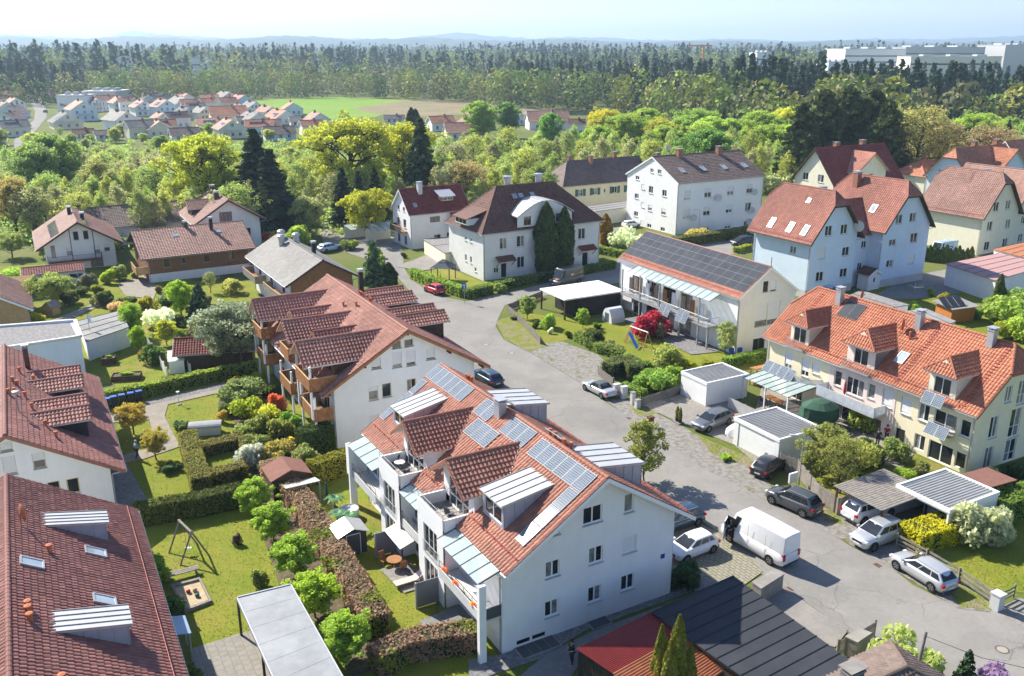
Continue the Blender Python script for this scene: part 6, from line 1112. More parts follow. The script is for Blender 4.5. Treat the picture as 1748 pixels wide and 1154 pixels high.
def gable_hut(name, label, cat, px, py, th, L, W, H, Hr, wall, roofm, door=True, over=.2):
    t = thing(name, label, cat, P(px, py), th); m = MB(); wallface(m, (-L / 2, 0), (0, -1), [(-W / 2, H), (0, Hr), (W / 2, H)], [], 0); wallface(m, (L / 2, 0), (0, 1), [(-W / 2, H), (0, Hr), (W / 2, H)], [], 0); wallface(m, (0, W / 2), (-1, 0), [(-L / 2, H), (L / 2, H)], [], 0); wallface(m, (0, -W / 2), (1, 0), [(-L / 2, H), (L / 2, H)], [], 0); m.obj('wall', [wall], t); k = (Hr - H) / (W / 2)
    for s in (-1, 1): m = MB(); m.slab([(-L / 2 - over, s * (W / 2 + over), H - over * k), (L / 2 + over, s * (W / 2 + over), H - over * k), (L / 2 + over, 0, Hr), (-L / 2 - over, 0, Hr)], (0, 0, .06)); m.obj('roof_panel', [roofm], t)
    if door: d = MB(); d.box(-L / 2 - .03, -L / 2 - .005, -W * .25, W * .25, .05, H - .1); d.obj('door', ['anthracite'], t); f = MB(); f.box(-L / 2 - .04, -L / 2 - .004, -W * .27, -W * .25, .03, H - .08); f.box(-L / 2 - .04, -L / 2 - .004, W * .25, W * .27, .03, H - .08); f.box(-L / 2 - .04, -L / 2 - .004, -W * .25, W * .25, H - .1, H - .05); f.obj('door_frame', ['frame_white'], t)
    return t
gable_hut('metal_shed', 'small black metal garden shed with pitched grey roof on the lawn', 'shed', 598, 938, TH, 1.7, 2.0, 1.75, 2.15, 'dark_metal', 'zinc')
gh = gable_hut('garden_hut', 'garden hut with rust brown felt roof beside the thuja hedge', 'shed', 492, 838, TH + R(0), 2.6, 3.0, 1.9, 2.5, 'wood_dark', 'rust_felt', False); glass_canopy(gh, -1.5, 1.5, 0, 0.01, 0, 0, 2) if False else None
t = thing('glass_lean_to', 'little glazed lean-to in front of the garden hut', 'lean-to', P(516, 858), TH); m = MB(); m.slab([(-.7, -1.4, 1.9), (.7, -1.4, 1.6), (.7, 1.4, 1.6), (-.7, 1.4, 1.9)], (0, 0, .04)); m.obj('roof', ['acryl'], t)
for y in (-1.35, 0, 1.35): m = MB(); m.box(-.65, -.55, y - .04, y + .04, 0, 1.75); m.obj('post', ['steel'], t)
gable_hut('chicken_hut', 'tiny wooden hut with pitched roof under the fruit tree', 'hut', 90, 537, R(70), 1.3, 1.5, 1.3, 1.9, 'wood_light', 'wood_grey', False)
# timber swing
t = thing('swing_frame', 'grey timber swing frame on the lawn by the yew hedge', 'swing', P(328, 945)); tops = [Vector((-.9, .7, 2.3)), Vector((.5, -.9, 2.3))]; m = MB(); m.tube(tops[0] * 1.1 - Vector((0, 0, .23)), tops[1] * 1.1 - Vector((0, 0, .23)), .09, None, 8); m.obj('beam', ['wood_grey'], t)
for tp_ in tops:
    for e in (-1, 1): m = MB(); n = Vector((.62, .5, 0)) * e; m.tube(tp_ + Vector((0, 0, .1)) - n * .06, Vector((tp_.x, tp_.y, 0)) + n * 1.3, .065, None, 7); m.obj('leg', ['wood_grey'], t)
m = MB(); mid = (tops[0] + tops[1]) / 2
for e in (-.2, .2): m.tube(mid + Vector((e, -e, 0)), Vector((mid.x + e, mid.y - e, .55)), .012, None, 4)
m.obj('rope', ['fabric_grey'], t); m = MB(); m.box(mid.x - .25, mid.x + .25, mid.y - .12, mid.y + .12, .5, .55); m.obj('seat', ['zinc_light'], t)
# sandbox and bench
q = [P(*p) for p in ((292, 1003), (342, 990), (362, 1030), (316, 1048))]; c = sum(q, Vector()) / 4; t = thing('sandbox', 'square wooden sandbox with toys beside the bench', 'sandbox', c); m = MB(); m.face(*[(k - c) * .92 + Vector((0, 0, .1)) for k in q]); m.obj('sand', ['sand'], t)
for a, b in zip(q, q[1:] + q[:1]):
    a, b = a - c, b - c; m = MB(); m.slab([a + Vector((0, 0, .0)), b + Vector((0, 0, .0)), b * .86 + Vector((0, 0, .0)), a * .86 + Vector((0, 0, .0))], (0, 0, .24)); m.obj('edge_board', ['wood_grey'], t)
for i, (dx, dy, cl, lb) in enumerate(((-.3, .2, 'red_plastic', 'small red sand toy in the sandbox'), (.1, .35, 'sand', 'pale round toy in the sandbox, farthest from bench'), (.45, -.25, 'shutter_green', 'green sand toy in the sandbox'))): m = MB(); m.lathe([(.02, 0), (.14, .04), (.16, .16), (.1, .24), (.01, .26)], n=8); tag(m.obj('sand_toy', [cl], None, c + Vector((dx, dy, .1)), smooth=True), lb, 'toy')
t = thing('bench', 'weathered wooden garden bench behind the sandbox', 'bench', P(312, 985), math.atan2(*(P(340, 975) - P(292, 988)).to_2d().yx)); 
for y in (-.2, 0, .2): m = MB(); m.box(-1.1, 1.1, y - .08, y + .08, .42, .48); m.obj('seat_board', ['wood_grey'], t)
for x in (-.9, .9): m = MB(); m.box(x - .06, x + .06, -.22, .22, 0, .418); m.obj('leg', ['wood_grey'], t)
# carport with grey roof at bottom, metal lean-to of the left house
q = [P(*p, 2.7) for p in ((403, 1020), (497, 997), (600, 1180), (500, 1235))]; c = sum(q, Vector()) / 4; t = thing('grey_carport', 'flat grey metal carport roof in the lower left on thin posts', 'carport', (c.x, c.y, 0)); pl = [(k.x - c.x, k.y - c.y) for k in q]; n = 7; a, b, d, e = [Vector((x, y, 2.7)) for x, y in pl]
for i in range(n): p0, p1 = a.lerp(e, i / n), a.lerp(e, (i + 1) / n); p3, p2 = b.lerp(d, i / n), b.lerp(d, (i + 1) / n); m = MB(); m.slab([p0.lerp(p1, .006), p0.lerp(p1, .994), p3.lerp(p2, .994), p3.lerp(p2, .006)], (0, 0, -.1)); m.obj('roof_panel', ['metalroof'], t)
for (x0, y0), (x1, y1) in zip(pl, pl[1:] + pl[:1]): m = MB(); d_ = Vector((x1 - x0, y1 - y0)).normalized(); nn = Vector((d_.y, -d_.x)) * .08; m.slab([(x0, y0, 2.5), (x1, y1, 2.5), (x1 + nn.x, y1 + nn.y, 2.5), (x0 + nn.x, y0 + nn.y, 2.5)], (0, 0, .26)); m.obj('fascia', ['zinc'], t)
for k in (a, b, d, e, (a + e) / 2, (b + d) / 2): k = k * .97; m = MB(); m.box(k.x - .06, k.x + .06, k.y - .06, k.y + .06, 0, 2.55); m.obj('post', ['dark_metal'], t)
t = thing('bin_shelter', 'small shelter with blue grey metal roof beside the lower left house', 'shelter', P(310, 1120), TH); m = MB(); m.slab([(-1.0, -.6, 2.0), (1.0, -.6, 2.0), (1.0, .6, 2.3), (-1.0, .6, 2.3)], (0, 0, .06)); m.obj('roof', ['blue_sheet'], t)
for x in (-.9, .9):
    for y in (-.5, .5): m = MB(); m.box(x - .04, x + .04, y - .04, y + .04, 0, 2.05 if y < 0 else 2.2); m.obj('post', ['steel'], t)

# grey box roof in hedged garden, garden lamp
t = thing('garden_box', 'garden chest with curved grey metal lid behind the box hedge', 'chest', P(352, 740), R(12)); m = MB(); m.box(-1.35, 1.35, -.6, .6, 0, .9); m.obj('body', ['beige'], t); m = MB(); rows = [[(x, .75 * math.cos(a), .85 + .35 * math.sin(a)) for a in np.linspace(0, math.pi, 9)] for x in np.linspace(-1.5, 1.5, 7)]; m.grid(rows); m.face(*rows[0]); m.face(*rows[-1]); m.obj('lid', ['metalroof'], t)
t = thing('garden_lamp', 'small white garden lamp on the lawn beside the path', 'lamp', P(306, 691)); m = MB(); m.tube((0, 0, 0), (0, 0, 1.4), .035); m.obj('pole', ['frame_white'], t); m = MB(); m.lathe([(.18, 0), (.18, .06), (.02, .1)], (0, 0, 1.4), 10); m.obj('lamp_head', ['frame_white'], t); m = MB(); m.lathe([(.25, 0), (.22, .1), (.01, .1)], n=10); m.obj('base', ['concrete'], t)
# terrace furniture
def table_set(label, loc, th, mt='wood_warm', r=.55): t = thing('garden_table', label, 'table', loc, th); m = MB(); m.lathe([(.01, .70), (r, .70), (r, .74), (.01, .745)], n=14); m.obj('table_top', [mt], t); m = MB(); m.tube((0, 0, 0), (0, 0, .7), .05); m.box(-.3, .3, -.04, .04, 0, .04); m.box(-.04, .04, -.3, .3, .0, .038); m.obj('leg', [mt], t)
def chair(label, loc, th, mt='wood_warm', group=None, fab=None):
    t = thing('garden_chair', label, 'chair', loc, th, group); m = MB(); m.box(-.23, .23, -.23, .23, .42, .46); m.obj('seat', [fab or mt], t); m = MB(); m.slab([(-.23, .2, .46), (.23, .2, .46), (.23, .36, 1.0), (-.23, .36, 1.0)], (0, .03, 0)); m.obj('backrest', [fab or mt], t)
    for x in (-.2, .2):
        for y in (-.2, .2): m = MB(); m.tube((x, y, .42), (x * 1.1, y * 1.2, 0), .02); m.obj('leg', [mt], t)
def MP(x, y, z=0): a = R(119.5); return Vector((math.cos(a) * x - math.sin(a) * y, 59.2 + math.sin(a) * x + math.cos(a) * y, z))
table_set('round wooden table on the patio under the awning', MP(.9, 9.0, .02), 0); chair('wooden chair at the patio table, nearer the lawn', MP(1.6, 9.5, .02), R(40)); chair('wooden chair at the patio table, nearer the house', MP(.3, 8.6, .02), R(200))
t = thing('sun_lounger', 'pink sun lounger on the patio of the white solar house', 'lounger', MP(-1.4, 9.0, .02), R(30)); m = MB(); m.box(-.95, .55, -.32, .32, .3, .36); m.obj('seat', ['fabric_pink'], t); m = MB(); m.slab([(.55, -.32, .32), (.55, .32, .32), (1.1, .32, .62), (1.1, -.32, .62)], (0, 0, .05)); m.obj('backrest', ['fabric_pink'], t)
for x in (-.85, .7):
    for y in (-.28, .28): m = MB(); m.tube((x, y, 0), (x, y, .3), .02); m.obj('leg', ['steel'], t)
t = thing('awning', 'cream sun awning over the patio of the white solar house', 'awning', MP(1.5, 7.05, 2.5), R(119.5)); m = MB(); m.slab([(-1.5, 0, .05), (1.5, 0, .05), (1.5, 1.8, -.55), (-1.5, 1.8, -.55)], (0, 0, .03)); m.obj('fabric', ['fabric_cream'], t); m = MB(); m.tube((-1.5, 1.8, -.53), (1.5, 1.8, -.53), .04); m.obj('front_bar', ['frame_white'], t)
for x, y0, y1, lb in ((2.9, 7.7, 9.6, 'grey privacy screen beside the black metal shed'), (-4.3, 7.7, 9.6, 'tall grey privacy screen at the near end of the lawn')):
    m = MB(); m.slab([(0, 0, .05), (0, y1 - y0, .05), (0, y1 - y0, 1.9), (0, 0, 1.9)], (.06, 0, 0)); t = thing('privacy_screen', lb, 'screen', MP(x, y0), R(119.5)); m.obj('panel', ['plaster_dark'], t)
    for y in (0, y1 - y0): m = MB(); m.box(-.04, .1, y - .05, y + .05, 0, 1.95); m.obj('post', ['steel'], t)

for x, lb in ((4.9, 'farther'), (-2.5, 'nearer')): table_set('small white table on the %s roof terrace' % lb, MP(x, 6.7, 5.31), 0, 'frame_white', .4) if x > 0 else None; chair('black folding chair on the %s roof terrace' % lb, MP(x - .8, 6.6, 5.31), R(150), 'dark_metal', None, 'fabric_grey')
chair('second black chair at the white table on the farther roof terrace', MP(5.7, 6.8, 5.31), R(300), 'dark_metal', None, 'fabric_grey')
for i, (x, y, z) in enumerate(((-5.6, 8.1, 2.76), (-7.3, 8.15, 2.76), (-9.9, 8.2, 2.76))):
    t = thing('flower_pot', ['orange flowers in a pot on the glass roofed balcony, farthest from pillar', 'orange flowers in a pot, middle of the glass roofed balcony', 'orange flowers in a pot beside the white corner pillar'][i], 'flower pot', MP(x, y, z)); m = MB(); m.lathe([(.12, 0), (.17, .3), (.15, .3), (.01, .27)], n=10); m.obj('pot', ['anthracite'], t); o = O('flowers', PROTO['ball'][1], t, (0, 0, .25), color=(.75, .28, .02)); o.scale = (.38, .38, .35)
# trampoline-like pool, palms and parasol in the far terrace of the main house
t = thing('hot_tub', 'round white tub beside the potted palms', 'tub', MP(9.4, 9.3, .02)); m = MB(); m.lathe([(.75, 0), (.8, .75), (.7, .8), (.65, .7), (.01, .68)], n=16); m.obj('tub', ['fabric_white'], t, smooth=False)
for i, (x, y) in enumerate(((10.6, 10.0), (8.2, 10.6), (7.5, 9.9))):
    q = MP(x, y, .02); t = thing('potted_palm', ['potted palm behind the white tub', 'potted palm at the lawn edge left of the tub', 'potted palm in front of the white tub'][i], 'palm', q); m = MB(); m.lathe([(.18, 0), (.25, .5), (.2, .5), (.01, .45)], n=10); m.obj('pot', ['anthracite'], t); m = MB(); m.tube((0, 0, .4), (0, 0, 1.3), .06, .04); m.obj('trunk', ['bark'], t); m = MB()
    for k in range(11):
        a = k * 2.4; pts = [Vector((math.cos(a) * s, math.sin(a) * s, 1.3 + .55 * s - .75 * s * s)) for s in (0, .3, .6, .9)]; w = Vector((-math.sin(a), math.cos(a), 0))
        m.grid([[p - w * ww, p + w * ww] for p, ww in zip(pts, (.03, .12, .12, .01))])
    m.obj('frond', ['leaf_palm'], t)

def parasol(label, loc, mt, h=2.4, closed=True): t = thing('parasol', label, 'parasol', loc); m = MB(); m.tube((0, 0, 0), (0, 0, h), .025); m.obj('pole', ['steel'], t); m = MB(); m.lathe([(.05, h * .35), (.16, h * .45), (.12, h * .8), (.02, h)] if closed else [(1.3, h - .5), (.9, h - .25), (.02, h)], n=8); m.obj('canopy', [mt], t)
parasol('closed green parasol beside the tub', MP(11.6, 10.3), 'fabric_green', 2.3)
def YP(x, y, z=0): a = R(118.6); return Vector((38.0 + math.cos(a) * x - math.sin(a) * y, 83.45 + math.sin(a) * x + math.cos(a) * y, z))
parasol('closed red parasol on the balcony of the yellow terrace', YP(.6, 6.6, 2.5), 'fabric_red', 2.2); parasol('closed dark parasol under the glass terrace roof', YP(9.5, 8.0), 'fabric_grey', 1.9)
t = thing('covered_gazebo', 'gazebo frame under a sagging green cover', 'gazebo', YP(1.6, 8.6)); m = MB(); rows = []
for s, z in ((1.9, .9), (1.8, 1.5), (1.75, 2.1), (.9, 2.6), (.02, 2.75)): rows.append([(s * math.cos(a) * (1 + .06 * math.sin(5 * a + z)), s * .85 * math.sin(a) * (1 + .06 * math.cos(4 * a)), z) for a in np.linspace(0, 2 * math.pi, 17)[:-1]])
m.grid(rows, closed=True); m.obj('cover', ['fabric_green'], t)
for a in (.8, 2.4, 3.9, 5.5): m = MB(); m.tube((1.6 * math.cos(a), 1.4 * math.sin(a), 0), (1.6 * math.cos(a), 1.4 * math.sin(a), 2.0), .03); m.obj('post', ['steel'], t)
t = thing('dining_table', 'orange wooden dining table under the glass terrace roof', 'table', YP(7.6, 8.6), R(118.6)); m = MB(); m.box(-1.0, 1.0, -.45, .45, .7, .76); m.obj('table_top', ['wood_orange'], t)
for x in (-.85, .85):
    for y in (-.35, .35): m = MB(); m.box(x - .04, x + .04, y - .04, y + .04, 0, .7); m.obj('leg', ['wood_orange'], t)

for i, x in enumerate((6.9, 7.6, 8.3)): chair(['left', 'middle', 'right'][i] + ' dark chair at the orange dining table', YP(x, 9.4), R(118.6), 'dark_metal', 'chairs at the orange table')
# gazebo near the hip-roofed house, play frame at the barn house, tent, hut
t = thing('gazebo', 'dark pavilion gazebo beside the white hip-roofed house', 'gazebo', P(757, 478), R(30)); m = MB(); m.lathe([(2.3, 2.2), (1.0, 2.9), (.75, 2.95)], n=4); m.obj('roof', ['fabric_grey'], t); m = MB(); m.lathe([(.95, 3.0), (.02, 3.4)], n=4); m.obj('top_canopy', ['fabric_grey'], t)
for a in range(4): m = MB(); x, y = 2.1 * math.cos(a * math.pi / 2), 2.1 * math.sin(a * math.pi / 2); m.box(x - .06, x + .06, y - .06, y + .06, 0, 2.25); m.obj('post', ['dark_metal'], t)
parasol('closed yellow parasol beside the dark gazebo', P(752, 495 - 5), 'fabric_yellow', 2.3); 
t = thing('climbing_swing', 'wooden play frame with ladder and blue slide on the lawn', 'play frame', P(1090, 590), R(-55)); m = MB(); m.tube((-1.6, 0, 2.1), (1.6, 0, 2.1), .07); m.obj('beam', ['frame_white'], t)
for x in (-1.5, 1.5):
    for y in (-.8, .8): m = MB(); m.tube((x, 0, 2.15), (x * 1.1, y, 0), .05); m.obj('leg', ['wood_light'], t)
m = MB(); m.tube((-1.6, .0, 2.1), (-2.2, -.4, 0), .04); m.tube((-1.6, .4, 2.1), (-2.2, .0, 0), .04)
for i in range(6): z = .3 + i * .3; f = 1 - z / 2.1; m.tube((-1.6 - .6 * f, -.4 * f, z), (-1.6 - .6 * f, .4 - .4 * f, z), .03)
m.obj('ladder', ['wood_light'], t); m = MB(); m.grid([[(-1.2 + s * 2.4, -.5 - .8 * s + e, 1.5 - 1.3 * s + .1 * abs(e)) for e in (-.25, -.2, .2, .25)] for s in (0, .25, .5, .75, 1)]); m.obj('slide', ['blue_plastic'], t); m = MB(); m.tube((.4, 0, 2.1), (.4, 0, .5), .01); m.tube((.8, 0, 2.1), (.8, 0, .5), .01); m.box(.35, .85, -.12, .12, .47, .5); m.obj('swing_seat', ['red_plastic'], t)
t = thing('tent_shed', 'white fabric garden tent against the black shed', 'tent', P(1047, 548), R(30)); m = MB(); rows = [[(x, 1.1 * math.cos(a), 2.0 * math.sin(a)) for a in np.linspace(0, math.pi, 9)] for x in (-1.1, -.4, .4, 1.1)]; m.grid(rows); m.face(*rows[0]); m.obj('cover', ['fabric_white'], t); m = MB(); m.box(-1.12, -1.105, -.45, .45, .1, 1.3); m.obj('door_flap', ['fabric_grey'], t)
m = MB(); m.lathe([(.3, 0), (.33, .9), (.28, .95), (.01, .95)], n=12); 
for i, (px, py) in enumerate(((1248, 607), (1262, 606))): tag(O('rain_barrel', m.mesh('rain_barrel', 'blue_plastic') if i == 0 else bpy.data.objects['rain_barrel'].data, None, P(px, py)), ['left', 'right'][i] + ' blue rain barrel at the corner of the barn house', 'barrel')
for i in range(2): parasol(['closed white parasol under the barn balcony', 'closed white parasol beside the red maple'][i], P((1168, 1080)[i], (572, 541)[i]), 'fabric_white', 2.4)
# low building with pink flat roof and pergolas at right
pb = flatshed('pink_roof_building', 'low white building with pale red flat roof by the grassy yard', 'building', [(1613, 450), (1700, 478), (1790, 452), (1705, 432)], 3.4, 'white', 'pink_roof', 'panel', 5); 
flatshed('orange_roof_building', 'low white building with orange flat roof at right edge', 'building', [(1695, 425), (1760, 442), (1800, 425), (1750, 413)], 3.6, 'white', 'orange_sheet', 'panel', 4)
flatshed('gravel_roof_garage', 'garage with grey gravel roof behind the orange terrace roof', 'garage', [(1440, 508), (1470, 495), (1553, 520), (1500, 528)], 2.6, 'white', 'gravel_roof', 'panel', 2); flatshed('grey_roof_shed', 'shed with grey felt roof behind the chimney of the orange terrace', 'shed', [(1540, 532), (1580, 526), (1632, 548), (1600, 562)], 2.4, 'white', 'felt', 'panel', 3)
t = thing('timber_pergola', 'orange timber hut with tilted solar collectors in the yard', 'hut', P(1628, 545), R(20)); m = MB(); m.box(-2, 2, -1.4, 1.4, 0, 1.9); m.obj('wall', ['wood_orange'], t); m = MB(); m.slab([(-2.4, -1.9, 2.0), (2.4, -1.9, 2.0), (2.4, 1.9, 2.3), (-2.4, 1.9, 2.3)], (0, 0, .1)); m.obj('roof', ['felt'], t)
for i in range(3): O('solar_panel', pv_mesh(1.1, 1.9, True), t, (-2.6 + i * 1.2, -.6, 2.75), rot=(R(35), 0, 0))
t = thing('rotary_dryer', 'rotary clothes dryer on the lawn before the blue house', 'clothes dryer', P(1560, 508)); m = MB(); m.tube((0, 0, 0), (0, 0, 2.2), .03)
for a in range(4): m.tube((0, 0, 1.5), (1.6 * math.cos(a * 1.57 + .4), 1.6 * math.sin(a * 1.57 + .4), 2.0), .018)
m.obj('frame', ['steel'], t); m = MB()
for k in (.5, .75, 1.0): m.path([(1.6 * k * math.cos(a * 1.57 + .4), 1.6 * k * math.sin(a * 1.57 + .4), 1.5 + .5 * k) for a in range(5)], .008, 3)
m.obj('line', ['shutter_green'], t)
# garage row, glass pavilion by the golden tree, long low garage by the hip house
flatshed('garage_row', 'row of cream garages before the yellow hip-roofed house', 'garage', [(1002, 352), (1010, 362), (1082, 352), (1072, 343)], 3.0, 'cream', 'gravel_roof', 'panel', 3); flatshed('flat_garage', 'low cream garage with gravel roof left of the hip-roofed house', 'garage', [(722, 408), (760, 432), (800, 425), (765, 405)], 2.6, 'cream', 'gravel_roof', 'panel', 2)
for i, (a_, b_) in enumerate((((590, 398), (640, 392)), ((636, 402), (668, 396)))): q = P((a_[0] + b_[0]) / 2, a_[1] + 10); t = thing('glass_shelter', ['pale glass roofed shelter left of the red-roofed house', 'pointed glass shelter beside the red-roofed house'][i], 'shelter', q, R(30)); glass_canopy(t, -2.6, 2.6, -2, 2, 2.3, 2.6 + i * .6, 5, 'roof'); m = MB(); m.box(-2.5, 2.5, 1.7, 1.9, 0, 2.3); m.obj('wall', ['cream'], t)
# annex with tiled roof at the chalet
q = sum((P(*p, 2.5) for p in ((38, 458), (134, 446), (134, 461), (50, 470))), Vector()) / 4; house('tiled_annex', 'low white annex with red tiled roof before the chalet', (q.x, q.y), 28, 8.6, 4.6, 2.3, 3.0, 'white', 'maroon', og=.3, oe=.3, tl=.4, tw=.35, fine=False)
t = thing('play_tower', 'wooden play shed with mossy roof at the left garden', 'shed', P(38, 505), R(20)); m = MB(); m.box(-1.4, 1.4, -1.2, 1.2, 0, 2.3); m.obj('wall', ['wood_dark'], t); m = MB(); m.slab([(-1.8, -1.6, 2.35), (1.8, -1.6, 2.35), (1.8, 1.6, 2.55), (-1.8, 1.6, 2.55)], (0, 0, .1)); m.obj('roof', ['moss'], t); 
